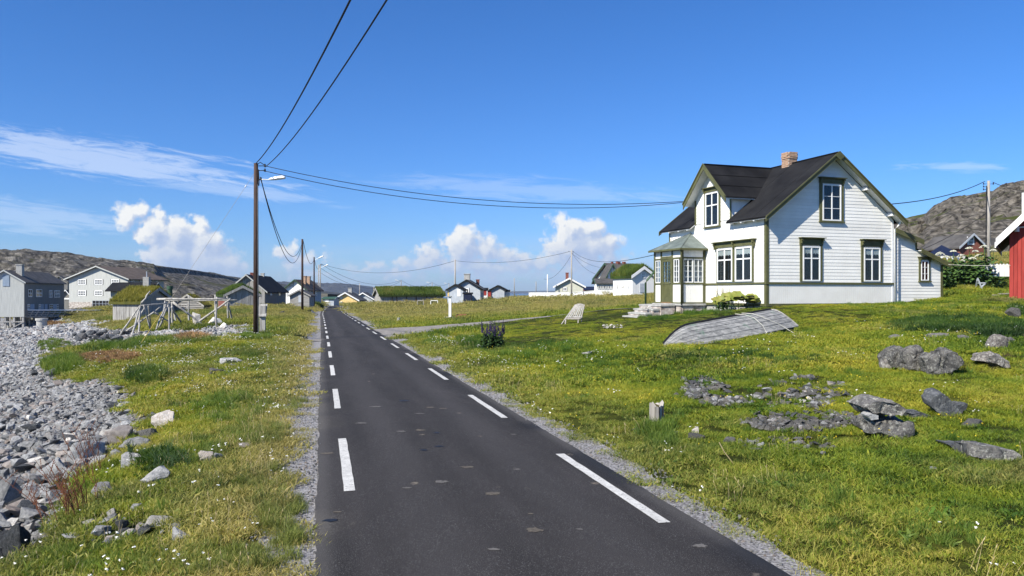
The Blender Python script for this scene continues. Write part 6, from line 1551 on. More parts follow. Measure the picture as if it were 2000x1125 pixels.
for k, (a, lb) in enumerate(((821, 'left of the two small football goals before the long turf roofed building'), (848, 'right and brighter of the two small football goals'))):
    Yg = 125; g = P(a, 595, Yg); w = (12 if k == 0 else 13.5) / F * Yg; h = 8 / F * Yg; t = thing('football_goal', lb, 'goal', g, 0, 'football goals')
    m_ = MB(); m_.beam((-w / 2, 0, -.3), (-w / 2, 0, h), .1); m_.build('goal_post', whitetrim if k else greypole, t); m_ = MB(); m_.beam((w / 2, 0, -.3), (w / 2, 0, h), .1); m_.build('goal_post', whitetrim if k else greypole, t)
    m_ = MB(); m_.beam((-w / 2, 0, h), (w / 2, 0, h), .1); m_.build('crossbar', whitetrim if k else greypole, t)
    m_ = MB(); 
    for q in range(9): m_.beam((-w / 2 + w * q / 8, .4, -.2), (-w / 2 + w * q / 8, .1, h), .03)
    for q in range(5): m_.beam((-w / 2, .3, h * q / 5), (w / 2, .3, h * q / 5), .03)
    m_.build('net', dgreen, t)
# plank stack, sawhorse, clothes line, fence, near the red barn
ps = thing('plank_stack', 'short stack of weathered planks lying in the grass before the red barn', 'planks', hit(1958, 580))
for k, (a, c, y) in enumerate(((-.6, .55, .0), (-.55, .4, .02), (-.3, .62, .0), (-.5, .5, .2))):
    m_ = MB(); m_.beam((a, y - .1 * k, .03 + .07 * (k % 3)), (c, y - .1 * k + .1, .06 + .07 * (k % 3)), .22, .05); m_.build('plank', greypole, ps)
boulder(1993, 572, 26, 16, whiterock, 'pale boulder at the corner of the red barn', n=12, sub=1)
sh = thing('sawhorse', 'pale blue grey wooden sawhorse leaning in the grass left of the red barn', 'sawhorse', hit(1918, 566, ymax=60))
for a, b_ in (((-.28, 0, .72), (.12, 0, -.25)), ((-.05, .1, .1), (.28, .1, .42)), ((-.2, .1, .42), (.3, .1, .42)), ((.05, .2, -.1), (.62, .2, -.12)), ((-.3, 0, .6), (-.1, .5, -.1))):
    m_ = MB(); m_.beam(a, b_, .07, .07); m_.build('beam', lgreywall, sh)
a_ = HL(9.72, .08, 2.1); a_ = P(1838, 516, 35.2); b_ = P(1974, 518.5, 33.95)
wire(a_, b_, .03, .008, 'thin white clothes line between the lean to and the red barn', name='clothes_line', m=ropew)
for k in range(5):
    q = a_.lerp(b_, .93 + .016 * k - .02); m_ = MB(); m_.box(-.02, .02, -.008, .008, -.10, .01); o = m_.build('clothes_peg', ropew); o.location = q; tag(o, 'wooden clothes peg at the barn end of the clothes line', 'peg', 'clothes pegs')
bn = thing('bunting', 'string of small white pennants in front of the navy pavilion', 'bunting', P(1850, 502, 52))
pa2, pb2 = P(1822, 499, 52), P(1900, 503, 52)
m_ = MB(); m_.tube([pa2, (pa2 + pb2) / 2 - Vector((0, 0, .05)), pb2], .012, 4); m_.build('string', ropew, bn, world=True)
for k in range(7):
    q = pa2.lerp(pb2, (k + .5) / 7); m_ = MB(); m_.prism([q + Vector((-.13, 0, 0)), q + Vector((.13, 0, 0)), q + Vector((0, 0, -.26))], (0, .01, 0)); m_.build('pennant', whitetrim, bn, world=True)
pf = thing('picket_fence', 'white picket fence half hidden in tall weeds behind the pole at right', 'fence', P(1940, 532, 52))
for k in range(24):
    q = P(1898 + k * 3.3, 531, 52 - k * .1); m_ = MB(); m_.box(q.x - .04, q.x + .04, q.y, q.y + .03, q.z - .3, q.z + .48 + .05 * (k % 2)); m_.build('picket', whitetrim, pf, world=True)
m_ = MB(); m_.beam(P(1896, 528, 52.1), P(1976, 528, 49.7), .03, .08); m_.build('rail', whitetrim, pf, world=True)
# flower bed ring of white stones on the lawn
for k in range(12):
    g = hit(1180 + 33 * (k % 6) / 5, 641 - (4 if k >= 6 else 0)); scatter_stone(g.x, g.y, random.uniform(.05, .09), whiterock, 'white stone of the small flower bed edging on the lawn', 'white edging stones of the lawn flower bed', .03)

# wedged small rubble under and between the stones of the heaps

# ================================================================== VEGETATION
def patch(name, m, rad, n, h, w, lean=.5, seed=0, broad=0.0, seg=2, edge=.7):
    g = np.random.default_rng(seed); r = rad * np.sqrt(g.random(n)); a = g.uniform(0, 2 * np.pi, n)
    cx = r * np.cos(a); cy = r * np.sin(a)
    H_ = h * g.uniform(.45, 1.2, n) * (1 - (1 - edge) * (r / rad) ** 2); Wd_ = w * g.uniform(.6, 1.3, n)
    br = g.random(n) < broad; H_ = np.where(br, H_ * .6, H_); Wd_ = np.where(br, Wd_ * 3.0, Wd_)
    th = g.uniform(0, 2 * np.pi, n); ux = np.cos(th); uy = np.sin(th); la = g.uniform(0, 2 * np.pi, n); L = g.uniform(.1, 1, n) * lean * H_; L = np.where(br, L * 1.8, L)
    lx = np.cos(la); ly = np.sin(la); z = np.zeros(n); rn = g.random(n)
    if seg == 1:
        V = np.stack([np.stack([cx - ux * Wd_ / 2, cy - uy * Wd_ / 2, z], 1), np.stack([cx + ux * Wd_ / 2, cy + uy * Wd_ / 2, z], 1), np.stack([cx + lx * L, cy + ly * L, H_], 1)], 1).reshape(-1, 3)
        Fc = np.arange(3 * n).reshape(-1, 3); hh = np.tile([0, 0, 1.], n); rr = np.repeat(rn, 3)
    else:
        mw = np.where(br, .5, .40); mx = cx + lx * L * .35; my = cy + ly * L * .35; mz = H_ * .6
        V = np.stack([np.stack([cx - ux * Wd_ * .35, cy - uy * Wd_ * .35, z], 1), np.stack([cx + ux * Wd_ * .35, cy + uy * Wd_ * .35, z], 1),
                      np.stack([mx - ux * Wd_ * mw, my - uy * Wd_ * mw, mz], 1), np.stack([mx + ux * Wd_ * mw, my + uy * Wd_ * mw, mz], 1), np.stack([cx + lx * L, cy + ly * L, H_ * .95], 1)], 1).reshape(-1, 3)
        b_ = np.arange(n)[:, None] * 5; Fc = np.concatenate([b_ + [0, 1, 3], b_ + [0, 3, 2], b_ + [2, 3, 4]], 0)
        hh = np.tile([0, 0, .6, .6, 1.], n); rr = np.repeat(rn, 5)
    return np_mesh(name, V, Fc, m, attrs={'rnd': rr, 'hh': hh})
def protos(tagname, meshes):
    c = bpy.data.collections.new('proto_' + tagname)
    for i, me in enumerate(meshes):
        o = bpy.data.objects.new('proto_%s_%02d' % (tagname, i), me); c.objects.link(o)
    return c
def scatter(name, label, cat, coll, nproto, pts, sc, tilt=.12, zs=None):
    n = len(pts); me = bpy.data.meshes.new(name); me.vertices.add(n); me.vertices.foreach_set('co', np.asarray(pts, np.float32).ravel())
    a = me.attributes.new('sc', 'FLOAT', 'POINT'); a.data.foreach_set('value', np.asarray(sc, np.float32))
    a = me.attributes.new('ix', 'INT', 'POINT'); a.data.foreach_set('value', rng.integers(0, nproto, n).astype(np.int32))
    a = me.attributes.new('rot', 'FLOAT_VECTOR', 'POINT'); a.data.foreach_set('vector', np.stack([rng.normal(0, tilt, n), rng.normal(0, tilt, n), rng.uniform(0, 6.28, n)], 1).astype(np.float32).ravel())
    o = bpy.data.objects.new(name, me); COL.objects.link(o)
    ng = bpy.data.node_groups.new('scatter_' + name, 'GeometryNodeTree')
    ng.interface.new_socket('Geometry', in_out='INPUT', socket_type='NodeSocketGeometry'); ng.interface.new_socket('Geometry', in_out='OUTPUT', socket_type='NodeSocketGeometry')
    gi = ng.nodes.new('NodeGroupInput'); go = ng.nodes.new('NodeGroupOutput'); ci = ng.nodes.new('GeometryNodeCollectionInfo'); ip = ng.nodes.new('GeometryNodeInstanceOnPoints')
    ci.inputs[0].default_value = coll; ci.inputs['Separate Children'].default_value = True; ci.inputs['Reset Children'].default_value = True
    def na(nm, t):
        q = ng.nodes.new('GeometryNodeInputNamedAttribute'); q.data_type = t; q.inputs[0].default_value = nm; return q.outputs[0]
    ng.links.new(gi.outputs[0], ip.inputs['Points']); ng.links.new(ci.outputs[0], ip.inputs['Instance']); ip.inputs['Pick Instance'].default_value = True
    ng.links.new(na('ix', 'INT'), ip.inputs['Instance Index']); ng.links.new(na('rot', 'FLOAT_VECTOR'), ip.inputs['Rotation']); ng.links.new(na('sc', 'FLOAT'), ip.inputs['Scale'])
    ng.links.new(ip.outputs[0], go.inputs[0])
    md = o.modifiers.new('scatter', 'NODES'); md.node_group = ng
    return tag(o, label, cat, kind='stuff')

HIn = XF['h'].inverted()
FOOT = [(b.t, b.x0, b.x1, 0, b.sy) for b in (b1, b2, b2a, b4, b5, b6, b7, b8, b9, b11, b13, b14, b14b, b18, b19, vg, vv_, b20)] + [(RB, 0, wb, 0, 8), (H, -.05, Wd, -.05, Ln), (H, Wd, 9.8, .1, 4.7), (H, pa, 0, pc0, pc1), (H, -3.3, -1.3, 4.9, 7.0)]
FI = [(np.array(XF[t].inverted()), x0, x1, y0, y1) for t, x0, x1, y0, y1 in FOOT]
STP = np.array([(o.location.x, o.location.y, o.get('r', o.scale[0]) if o.name.startswith('boulder') else (max(o.scale[0], .07) * 2.0 if 'r' not in o.keys() else .15)) for o in COL.objects if o.name.startswith(('boulder', 'stone')) and o.type == 'MESH' and o.parent is None and o.location.y < 45 and (o.scale[0] < .95 or 'r' in o.keys())])
RB_ = []
for (a, c, rx, ry, n) in ((1376, 758, 50, 28, 420), (1400, 784, 80, 10, 160), (1570, 765, 90, 30, 620), (1560, 822, 115, 22, 560), (270, 1030, 100, 40, 900), (1560, 868, 120, 14, 60), (880, 616, 120, 9, 260), (850, 606, 66, 3, 200), (540, 645, 26, 5, 40)):
    for i in range(n):
        t_ = random.uniform(0, 6.28); q = math.sqrt(random.random()); g = hit(a + rx * q * math.cos(t_), c + ry * q * math.sin(t_))
        if float(vn(g.x, g.y, .6, 77)) + .5 * float(vn(g.x, g.y, .2, 78)) < .62 + .25 * q: continue
        RB_.append((g.x, g.y, g.z + .01, random.uniform(.018, .055) * (1 + .012 * g.y) * (1.35 if a == 270 else 1)))
fsp = protos('r', [m_ for m_ in SMAT[fieldrock.name][:6]] + SMAT[beachrock.name][:2]); RB_ = np.array(RB_); scatter('rubble', 'fine angular rubble between the larger stones of the heaps in the meadows', 'rubble', fsp, 8, RB_[:, :3], RB_[:, 3], tilt=.6)
STP = np.r_[STP, np.stack([RB_[:, 0], RB_[:, 1], np.full(len(RB_), .085)], 1)[RB_[:, 1] < 30]]
def grass_ok(x, y, gm=.0, beach_fuzz=1.0):
    d = road_d(x, y); sd_ = np.where(d > 0, 1, -1)
    gw = np.where(d > 0, gravel_w(y, 1), gravel_w(y, -1)); ok = np.abs(d) > HALF + gw * .88 + gm
    ok |= (np.abs(d) > HALF + .10) & (vn(x, y, .35, 91) > .80) & (rng.random(len(x)) < .8)
    dd, hw = drive_d(x, y); ok &= dd > hw * 1.0 + .1 + (vn(x, y, .6, 92) - .5) * .4
    ok &= ~in_beach(x, y, beach_fuzz)
    for inv, x0, x1, y0, y1 in FI:
        u = inv[0, 0] * x + inv[0, 1] * y + inv[0, 3]; v = inv[1, 0] * x + inv[1, 1] * y + inv[1, 3]
        ok &= ~((u > x0 - .04) & (u < x1 + .04) & (v > y0 - .04) & (v < y1 + .04))
    return ok
def sample(Y0, Y1, dens, rmax=.80, rmin=-.80):
    area = (rmax - rmin) * (Y1 * Y1 - Y0 * Y0) / 2; n = int(area * dens)
    Y = np.sqrt(rng.uniform(Y0 * Y0, Y1 * Y1, n)); X = rng.uniform(rmin, rmax, n) * Y; return X, Y
def lawn_f(x, y): return sst(x, -2.5, .5) * sst(14 - x, 0, 2) * sst(y, 25, 29) * sst(46 - y, 0, 3)
def mpts(x, y, dz=0.0): return np.stack([x, y, ground(x, y) + dz], 1)
def stone_clear(x, y, k=.75):
    ok = np.ones(len(x), bool)
    for i in range(0, len(x), 4000):
        xs = x[i:i + 4000]; ys = y[i:i + 4000]
        d = np.hypot(xs[:, None] - STP[None, :, 0], ys[:, None] - STP[None, :, 1]) / STP[None, :, 2]; ok[i:i + 4000] = (d.min(1) > k) | (rng.random(len(xs)) < .06)
    return ok

# near meadow: short tangled blades with small leaves
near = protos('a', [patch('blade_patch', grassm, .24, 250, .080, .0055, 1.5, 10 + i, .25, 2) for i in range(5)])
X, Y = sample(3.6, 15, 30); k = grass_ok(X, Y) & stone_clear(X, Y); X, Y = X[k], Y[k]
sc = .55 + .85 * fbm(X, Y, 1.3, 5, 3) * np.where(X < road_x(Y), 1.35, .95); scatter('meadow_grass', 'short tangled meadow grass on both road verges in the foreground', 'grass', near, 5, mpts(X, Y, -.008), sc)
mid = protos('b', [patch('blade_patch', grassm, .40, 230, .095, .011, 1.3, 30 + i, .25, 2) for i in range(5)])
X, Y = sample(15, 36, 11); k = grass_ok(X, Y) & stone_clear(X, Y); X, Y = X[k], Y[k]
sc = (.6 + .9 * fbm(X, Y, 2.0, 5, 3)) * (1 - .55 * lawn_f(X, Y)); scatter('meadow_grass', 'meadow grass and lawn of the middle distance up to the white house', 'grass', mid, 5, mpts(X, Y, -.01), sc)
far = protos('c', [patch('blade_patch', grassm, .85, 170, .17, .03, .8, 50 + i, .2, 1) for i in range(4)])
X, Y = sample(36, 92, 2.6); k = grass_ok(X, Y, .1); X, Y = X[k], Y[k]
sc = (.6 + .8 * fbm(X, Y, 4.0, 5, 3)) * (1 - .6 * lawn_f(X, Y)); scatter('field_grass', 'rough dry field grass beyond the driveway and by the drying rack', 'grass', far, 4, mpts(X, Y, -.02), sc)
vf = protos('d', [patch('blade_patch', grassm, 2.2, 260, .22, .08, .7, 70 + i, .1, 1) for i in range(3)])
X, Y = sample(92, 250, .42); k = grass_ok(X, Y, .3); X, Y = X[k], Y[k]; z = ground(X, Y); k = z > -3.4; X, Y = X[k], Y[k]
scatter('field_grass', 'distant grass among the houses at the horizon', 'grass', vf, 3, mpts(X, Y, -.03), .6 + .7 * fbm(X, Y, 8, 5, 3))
# tussocks of longer grass
tus = protos('e', [patch('tussock', lushm, .16, 90, .26, .009, .7, 90 + i, .05, 2) for i in range(4)])
X, Y = sample(4, 40, 3.0); k = grass_ok(X, Y, .25) & (fbm(X, Y, 2.4, 23, 3) > .50) & (lawn_f(X, Y) < .3) & stone_clear(X, Y, 1.1) & ((np.abs(road_d(X, Y)) > 2.6) | (rng.random(len(X)) < .3)); X, Y = X[k], Y[k]
k = rng.random(len(X)) < np.where(X < road_x(Y), .8, .5); X, Y = X[k], Y[k]
scatter('grass_tussock', 'darker lush grass tussocks spread through the meadow', 'grass', tus, 4, mpts(X, Y, -.01), .3 + .7 * rng.random(len(X)) ** 1.5 * np.where(X < road_x(Y), 1.0, .85))
herb = protos('f', [patch('herb', lushm, .14, 60, .08, .008, 1.4, 110 + i, .8, 2) for i in range(4)])
X, Y = sample(4, 40, 4.5); k = grass_ok(X, Y, .1) & (fbm(X, Y, 1.7, 27, 3) > .48) & (lawn_f(X, Y) < .3); X, Y = X[k], Y[k]
scatter('meadow_herbs', 'low broad leaved herbs between the meadow grass', 'herbs', herb, 4, mpts(X, Y, -.01), .6 + .9 * rng.random(len(X)))
def stalk_mesh(name, m, n, h, r, seed, head=0.0, hm=None):
    g = random.Random(seed); mb = MB()
    for i in range(n):
        a = g.uniform(0, 6.28); q = r * math.sqrt(g.random()); x, y = q * math.cos(a), q * math.sin(a); hh = h * g.uniform(.6, 1.15); l = g.uniform(0, .35) * hh; b_ = g.uniform(0, 6.28)
        mb.tube([(x, y, 0), (x + l * .3 * math.cos(b_), y + l * .3 * math.sin(b_), hh * .6), (x + l * math.cos(b_), y + l * math.sin(b_), hh)], [.0022, .0018, .0012], 3, False)
        if head: mb.tube([(x + l * .85 * math.cos(b_), y + l * .85 * math.sin(b_), hh * .88), (x + l * math.cos(b_), y + l * math.sin(b_), hh * .96), (x + l * 1.1 * math.cos(b_), y + l * 1.1 * math.sin(b_), hh * 1.06)], [.002, head, .001], 4, False)
    me = bpy.data.meshes.new(name); me.from_pydata(mb.v, [], mb.f); me.materials.append(m); return me
stk = protos('g', [stalk_mesh('seed_stalks', strawm, 7, .26, .26, i, .005) for i in range(4)])
X, Y = sample(4, 34, 4.5); dd = np.abs(road_d(X, Y)); k = grass_ok(X, Y, .0) & (rng.random(len(X)) < np.where(X < road_x(Y), np.where(dd < 4.0, .45, .14), np.where(dd < 3.0, .25, .03))) & (lawn_f(X, Y) < .3); X, Y = X[k], Y[k]
scatter('seed_grass', 'thin straw coloured seed grass along the road edges', 'grass', stk, 4, mpts(X, Y, 0), .4 + .5 * rng.random(len(X)))
def flower_mesh(seed, m, n, h, s):
    g = random.Random(seed); mb = MB()
    for i in range(n):
        x, y = g.uniform(-.12, .12), g.uniform(-.12, .12); hh = h * g.uniform(.6, 1.2)
        for k in range(5):
            a = k * 1.256 + g.random(); q = s * g.uniform(.3, .75) if k else 0; c = (x + q * math.cos(a), y + q * math.sin(a), hh + g.uniform(-.004, .008)); r = s * g.uniform(.35, .55)
            mb.add([(c[0] + r * math.cos(b_), c[1] + r * math.sin(b_), c[2] + g.uniform(-.004, .004)) for b_ in (0, 1.05, 2.1, 3.14, 4.2, 5.25)] + [(c[0], c[1], c[2] + r * .6)], [(j, (j + 1) % 6, 6) for j in range(6)])
    me = bpy.data.meshes.new('flower'); me.from_pydata(mb.v, [], mb.f); me.materials.append(m); return me
fw = protos('h', [flower_mesh(i, flowerw, 3, .15, .014) for i in range(4)])
X, Y = sample(4, 34, 3.2); dd = np.abs(road_d(X, Y)); k = grass_ok(X, Y) & (vn(X, Y, 1.4, 41) + .25 * rng.random(len(X)) > np.where(X < road_x(Y), .52, .74)) & (rng.random(len(X)) < np.where(X < road_x(Y), .95, np.where(dd < 4.5, .55, .28))) & (lawn_f(X, Y) < .3); X, Y = X[k], Y[k]
scatter('white_flowers', 'small white clover and yarrow flowers dotted over the verges', 'flowers', fw, 4, mpts(X, Y, 0), (.7 + .6 * rng.random(len(X))) * (1 + .012 * Y))
fy = protos('i', [flower_mesh(40 + i, flowery, 3, .12, .010) for i in range(3)])
X, Y = sample(4, 32, 1.6, .8, -.1); k = grass_ok(X, Y) & (vn(X, Y, 1.9, 43) > .58) & (X > road_x(Y) + 2) & (lawn_f(X, Y) < .3); X, Y = X[k], Y[k]
scatter('yellow_flowers', 'tiny yellow flowers in the right meadow', 'flowers', fy, 3, mpts(X, Y, 0), (.7 + .6 * rng.random(len(X))) * (1 + .012 * Y))

# shingle
sp = protos('s', SM)
def shingle(Y0, Y1, dens, s0, s1, rmin=-.85):
    X, Y = sample(Y0, Y1, dens, .0, rmin); k = in_beach(X, Y); X, Y = X[k], Y[k]; q = rng.random(len(X)) ** 2.2
    return X, Y, (s0 + (s1 - s0) * q)
A1 = shingle(5, 14, 230, .020, .075); A2 = shingle(14, 34, 90, .032, .105); A3 = shingle(34, 70, 17, .065, .18); A4 = shingle(70, 150, 5, .12, .30)
X = np.r_[A1[0], A2[0], A3[0], A4[0]]; Y = np.r_[A1[1], A2[1], A3[1], A4[1]]; S = np.r_[A1[2], A2[2], A3[2], A4[2]]
o = scatter('shingle', 'grey shingle of countless angular stones covering the beach at left', 'shingle', sp, len(SM), mpts(X, Y, 0) - np.stack([X * 0, X * 0, np.clip(Y / 20, 0, 3) * .02 + .045 - S * .2], 1), S, tilt=.45)
pb = protos('p', [rock_mesh('pebble', 60 + i, (1, .8, .6), 9) for i in range(4)])
for o_ in pb.objects: o_.data.materials.append(beachrock)
X, Y = sample(4.5, 26, 260, .35, -.35); d = np.abs(road_d(X, Y)); w_ = np.where(road_d(X, Y) > 0, gravel_w(Y, 1), gravel_w(Y, -1)); k = (d > HALF - .02) & (d < HALF + w_ + .15) & (rng.random(len(X)) < np.clip(14 / Y, .2, 1)); X, Y = X[k], Y[k]
scatter('shoulder_gravel', 'loose crushed gravel along both edges of the asphalt', 'gravel', pb, 4, mpts(X, Y, .022), .006 + .013 * rng.random(len(X)) ** 2 + .0004 * Y, tilt=1.0)

# lush clumps at their own places
LC = []
def clump(px, py, rx, ry, n, s, ymax=320):
    for i in range(n):
        a = random.uniform(0, 6.28); q = math.sqrt(random.random()); g = hit(px + rx * q * math.cos(a), py + ry * q * math.sin(a), ymax=ymax)
        if abs(float(road_d(g.x, g.y))) < HALF + .15: continue
        LC.append((g.x, g.y, g.z - .02, s * random.uniform(.7, 1.2)))
clump(125, 716, 36, 16, 150, 1.7); clump(220, 680, 60, 6, 110, 1.5); clump(330, 668, 90, 7, 140, 1.3); clump(500, 660, 30, 6, 60, 1.1); clump(292, 738, 32, 16, 70, 1.2); clump(450, 800, 75, 30, 110, .75)
clump(500, 850, 70, 25, 70, .6); clump(330, 1095, 280, 30, 150, .48); clump(560, 1020, 50, 50, 70, .6); clump(1285, 846, 26, 10, 46, .9); clump(1300, 868, 30, 14, 40, .6); clump(300, 615, 80, 6, 120, 2.0, 100); clump(440, 612, 60, 5, 90, 2.0, 100); clump(215, 620, 90, 6, 120, 2.0, 120)
clump(1370, 612, 60, 3, 60, .9, 60); clump(1280, 622, 40, 4, 40, .8, 60); clump(1000, 595, 40, 3, 60, 1.2, 150); clump(1180, 592, 90, 5, 120, 1.0, 110); clump(620, 596, 14, 3, 30, 2.4, 150); clump(1000, 690, 60, 14, 60, 1.0); clump(1090, 680, 70, 10, 60, 1.0); clump(850, 665, 30, 12, 50, 1.1); clump(930, 668, 40, 12, 60, 1.1)
clump(1790, 600, 90, 6, 70, .8, 60); clump(480, 690, 40, 10, 60, .9)
clump(105, 674, 34, 12, 110, .9); clump(560, 770, 40, 40, 60, .6); clump(520, 960, 60, 50, 60, .55); clump(380, 880, 60, 30, 60, .6); clump(1120, 720, 120, 30, 80, .55); clump(1450, 700, 120, 14, 60, .6); clump(1650, 960, 150, 45, 30, .4); clump(1750, 1050, 180, 50, 40, .42)
LC = np.array(LC); scatter('tall_grass', 'tall lush green grass clumps on the beach bank, by fences and around the stump', 'grass', tus, 4, LC[:, :3], LC[:, 3])
# nettle bed and leafy weeds on the slope at right
leaf = protos('k', [patch('leafy_weed', nettlem, .22, 130, .34, .030, .9, 130 + i, .3, 2) for i in range(4)]); LC = []
clump(1870, 638, 130, 14, 480, .7, 60); clump(1960, 652, 60, 10, 110, .7, 60); clump(1905, 548, 55, 12, 260, 1.8, 62); clump(1990, 610, 20, 8, 40, .8, 60); clump(1850, 550, 10, 14, 30, 1.4, 62); clump(300, 905, 36, 20, 60, .42); clump(320, 905, 28, 12, 50, .6); clump(610, 590, 20, 3, 50, 2.6, 140); clump(285, 738, 34, 14, 90, .8); clump(1790, 640, 60, 10, 90, .55, 60)
clump(1440, 700, 160, 14, 120, .45)
LC = np.array(LC); scatter('nettle_bed', 'dark green nettles and leafy weeds on the slope below the red barn', 'weeds', leaf, 4, LC[:, :3], LC[:, 3])
LC = []; clump(1905, 718, 42, 14, 120, .38); clump(1985, 695, 24, 12, 50, .38); clump(1822, 795, 18, 10, 30, .3)
hm = protos('m', [patch('heather', moss, .2, 80, .22, .012, .8, 160 + i, .3, 2) for i in range(3)]); LC = np.array(LC); scatter('heather', 'dark reddish green heather mound between the lichened rocks', 'heather', hm, 3, LC[:, :3], LC[:, 3])
strwm = mk('dried_seaweed_litter', (.20, .11, .045), (.38, .24, .11), 9, rough=.95)
LC = []; clump(215, 700, 52, 9, 420, .75); clump(375, 664, 20, 6, 70, 1.1); clump(105, 632, 22, 3, 60, 1.2, 140)
wd = protos('n', [patch('litter', strwm, .3, 110, .28, .03, 1.6, 190 + i, .1, 2) for i in range(3)]); LC = np.array(LC); scatter('dried_seaweed', 'brown dried seaweed and straw litter on the beach bank', 'seaweed', wd, 3, LC[:, :3], LC[:, 3])

# single plants
def leafblob(mb, c, r, n, s, seed, flat=.6):
    g = random.Random(seed)
    for i in range(n):
        d = Vector((g.gauss(0, 1), g.gauss(0, 1), g.gauss(0, flat))); d.normalize(); p = Vector(c) + Vector((d.x * r[0], d.y * r[1], d.z * r[2])) * g.uniform(.5, 1)
        u = Vector((g.uniform(-1, 1), g.uniform(-1, 1), g.uniform(-.6, .4))).normalized() * s * g.uniform(.6, 1.2); w = u.cross(Vector((0, 0, 1)) + d * .5).normalized() * s * .35
        mb.add([p, p + u * .5 + w, p + u, p + u * .5 - w], [(0, 1, 2, 3)])
def spire_plant(name, label, cat, g, n, h, spread, leafs, lm, sm, seed, bare=.35, spike=.045):
    t = thing(name, label, cat, g); r_ = random.Random(seed)
    for i in range(n):
        a = r_.uniform(0, 6.28); q = spread * math.sqrt(r_.random()); b = Vector((q * math.cos(a) * .6, q * math.sin(a) * .6, -.05)); e = Vector((q * math.cos(a), q * math.sin(a), h * r_.uniform(.75, 1.05)))
        m_ = MB(); m_.tube([b, b.lerp(e, .5), e], [.009, .007, .003], 4)
        leafblob(m_, b.lerp(e, .33), (.08, .08, h * .33), leafs, .11, seed * 31 + i, 1.0); m_.build('stem', lm, t)
        m_ = MB(); p0 = b.lerp(e, 1 - bare); gg = random.Random(i + seed)
        for k in range(26):
            f = k / 26; p = p0.lerp(e, f); a2 = gg.uniform(0, 6.28); rr = spike * (1 - f * .7); c = p + Vector((rr * math.cos(a2), rr * math.sin(a2), 0)); s = .016 * (1.3 - f)
            m_.add([c + Vector((s, 0, 0)), c + Vector((0, s, 0)), c + Vector((-s, 0, 0)), c + Vector((0, -s, 0)), c + Vector((0, 0, s * 1.6)), c - Vector((0, 0, s))], [(0, 1, 4), (1, 2, 4), (2, 3, 4), (3, 0, 4), (1, 0, 5), (2, 1, 5), (3, 2, 5), (0, 3, 5)])
        m_.build('flower_spike', sm, t)
darkleaf = mk('dark_lush_leaf', (.020, .045, .014), (.045, .085, .022), 5, rough=.6)
midleaf = mk('mid_green_leaf', (.045, .10, .022), (.085, .15, .035), 5, rough=.6)
spire_plant('monkshood', 'dark clump of tall purple flower spikes standing in the lawn by the driveway', 'flowering plant', hit(962, 684), 26, 1.02, .46, 50, darkleaf, purple, 3, .34, .034)
g = HL(-.65, 2.1, 0); g.z = gz(g.x, g.y)
spire_plant('fireweed', 'bushy green willowherb with thin pale spires against the house wall', 'plant', g, 13, 1.35, .40, 42, midleaf, strawm, 8, .45, .012)
g = HL(-.95, .95, 0); g.z = gz(g.x, g.y); t = thing('rhubarb_plant', 'broad yellow green leaved rhubarb between the house wall and the upturned boat', 'plant', g); r_ = random.Random(4)
for i in range(44):
    c = Vector((r_.uniform(-.75, .95), r_.uniform(-.4, .4), 0)); hh = .62 - .35 * abs(c.x) * .8 + r_.uniform(-.12, .12) + (.12 if c.x > .2 else 0); s = r_.uniform(.14, .24); m_ = MB(); nrm = Vector((r_.uniform(-.7, .1), r_.uniform(-1.1, .1), 1)).normalized()
    u = nrm.cross(Vector((0, 1, 0))).normalized(); v = nrm.cross(u); cc = c + Vector((0, 0, hh)); n = 10; vs = [cc - nrm * .03] + [cc + (u * math.cos(k * 6.283 / n) + v * math.sin(k * 6.283 / n)) * s * (1 + .16 * math.sin(k * 2.5 + i)) + nrm * (.03 * math.sin(k * 1.9 + i)) for k in range(n)]
    m_.add(vs, [(0, 1 + k, 1 + (k + 1) % n) for k in range(n)]); m_.build('leaf', rhub, t)
m_ = MB(); [m_.tube([(x, 0, -.05), (x * 1.1, -.05, .4)], .014, 4) for x in (-.7, -.4, -.1, .2, .5, .8)]; leafblob(m_, (0, .0, .2), (.9, .35, .2), 200, .10, 3); m_.build('stalks', darkleaf, t)
creamf = mk('cream_flower_head', (.42, .42, .30), (.62, .61, .50), 12, rough=.9)
# hogweeds
hg = [(1836, 496), (1862, 492), (1878, 500), (1893, 486), (1905, 492), (1912, 500), (1922, 482), (1900, 506), (1940, 490), (1848, 503), (1885, 508)]
for i, (a, c) in enumerate(hg):
    Yg = 48 + (i * 37 % 50) / 10; tpv = P(a, c, Yg); gg = G(a, Yg); h = max(.8, tpv.z - gg.z); t = thing('giant_hogweed', 'tall hogweed with a flat white flower head among others behind the house lean to', 'hogweed', gg, 0, 'giant hogweeds beside the navy pavilion'); r_ = random.Random(i)
    m_ = MB(); m_.tube([(0, 0, -.2), (.05, 0, h * .6), (0, 0, h)], [.03, .025, .015], 5); m_.build('stem', midleaf, t)
    m_ = MB(); leafblob(m_, (0, 0, h * .48), (.6, .6, h * .42), 220, .34, i + 60, .8); m_.build('leaves', midleaf, t)
    m_ = MB(); R0 = r_.uniform(.18, .30)
    for k in range(80):
        q = R0 * math.sqrt(r_.random()); b_ = r_.uniform(0, 6.28); s = .045; z = h + .10 - q * q * 2.4 + r_.uniform(-.02, .02)
        m_.add([(q * math.cos(b_) + s * math.cos(w), q * math.sin(b_) + s * math.sin(w), z) for w in (0, 1.57, 3.14, 4.71)] + [(q * math.cos(b_), q * math.sin(b_), z + .03)], [(0, 1, 4), (1, 2, 4), (2, 3, 4), (3, 0, 4)])
    m_.build('flower_head', creamf, t)
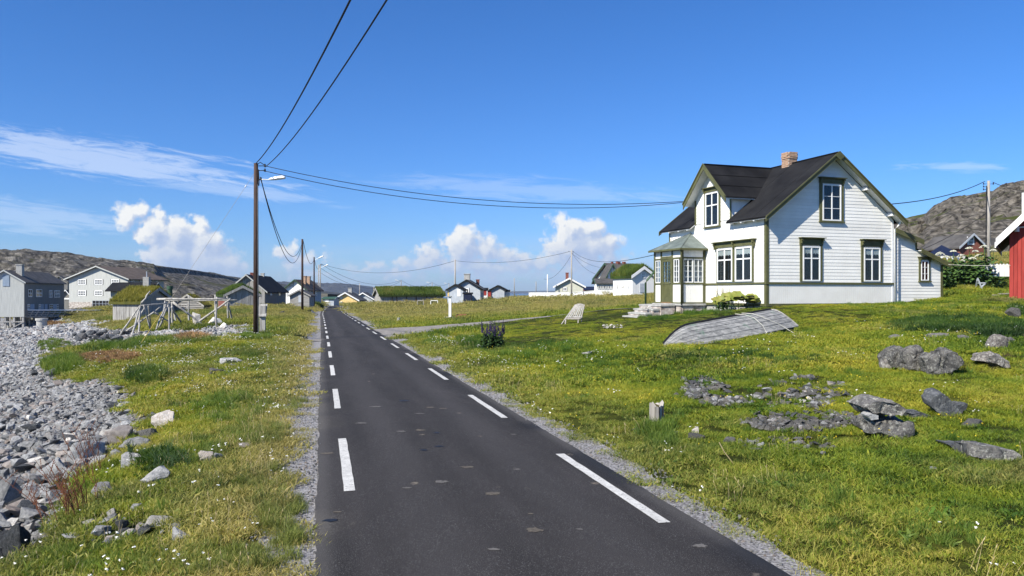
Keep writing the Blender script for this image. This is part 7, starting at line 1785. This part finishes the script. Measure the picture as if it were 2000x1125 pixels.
# dead dock stalks, bottom left
def dock(px, py, n, h, label, seed, m, sp_=.25, lean=.35):
    g = hit(px, py); t = thing('dock_plant', label, 'plant', g); r_ = random.Random(seed)
    for i in range(n):
        a = r_.uniform(0, 6.28); q = sp_ * r_.random(); b = Vector((q * math.cos(a), q * math.sin(a), -.03)); hh = h * r_.uniform(.6, 1.1); e = b + Vector((-lean * hh * r_.uniform(.0, 1.6), r_.uniform(-.1, .1), hh)); md_ = b.lerp(e, .5) + Vector((.03, 0, 0))
        m_ = MB(); m_.tube([b, md_, e], [.005, .004, .002], 4)
        for k in range(5):
            p = b.lerp(e, .35 + .12 * k); d = Vector((r_.uniform(-.12, .12), r_.uniform(-.05, .05), .13)) * h * 1.6; m_.tube([p, p + d], [.0025, .001], 3)
            for j in range(7):
                c = p + d * (j / 7); s = .007; m_.add([c + Vector((s, 0, 0)), c + Vector((0, 0, s * 1.5)), c - Vector((s, 0, 0)), c - Vector((0, 0, s))], [(0, 1, 2, 3)])
        m_.build('stalk', m, t)
dock(150, 1010, 13, .62, 'dry reddish brown dock stalks, the dense clump in the lower left', 1, deadm)
dock(105, 1015, 6, .60, 'sparse dry dock stalks leaning left, nearest the left edge', 2, deadm, .3, .8)
dock(180, 930, 7, .75, 'thin bare dock stalks rising before the large pale beach boulder', 3, deadm, .2, .3)
dock(330, 925, 9, .34, 'dark green brown dock in the middle of the left meadow', 5, darkleaf, .25, .0)
dock(262, 905, 8, .34, 'dark leaved weed beside the light block shaped stone', 6, darkleaf, .2, .0)
m_ = MB(); g = hit(1432, 905); m_.tube([g, g + Vector((-.10, .0, .13)), g + Vector((-.16, .0, .24))], .006, 5); tag(m_.build('dry_twig', strawm, loc=g), 'pale bent dry twig standing in the right meadow', 'twig')

# ------------------------------------------------------------------ thin sea air
hz = MB(); hz.box(-9000, 9000, -400, 9500, -6, 110); hm_ = bpy.data.materials.new('thin_sea_haze'); hm_.use_nodes = True; hb_ = NB(hm_.node_tree); hb_.n.clear()
ho_ = hb_.node('ShaderNodeOutputMaterial'); hv_ = hb_.node('ShaderNodeVolumePrincipled'); hv_.inputs['Density'].default_value = .00009; hv_.inputs['Color'].default_value = (.72, .84, 1, 1); hv_.inputs['Anisotropy'].default_value = .2
hb_.l.new(hv_.outputs[0], ho_.inputs['Volume']); tag(hz.build('haze', hm_), 'thin bluish sea haze over the whole scene', 'haze', kind='stuff')
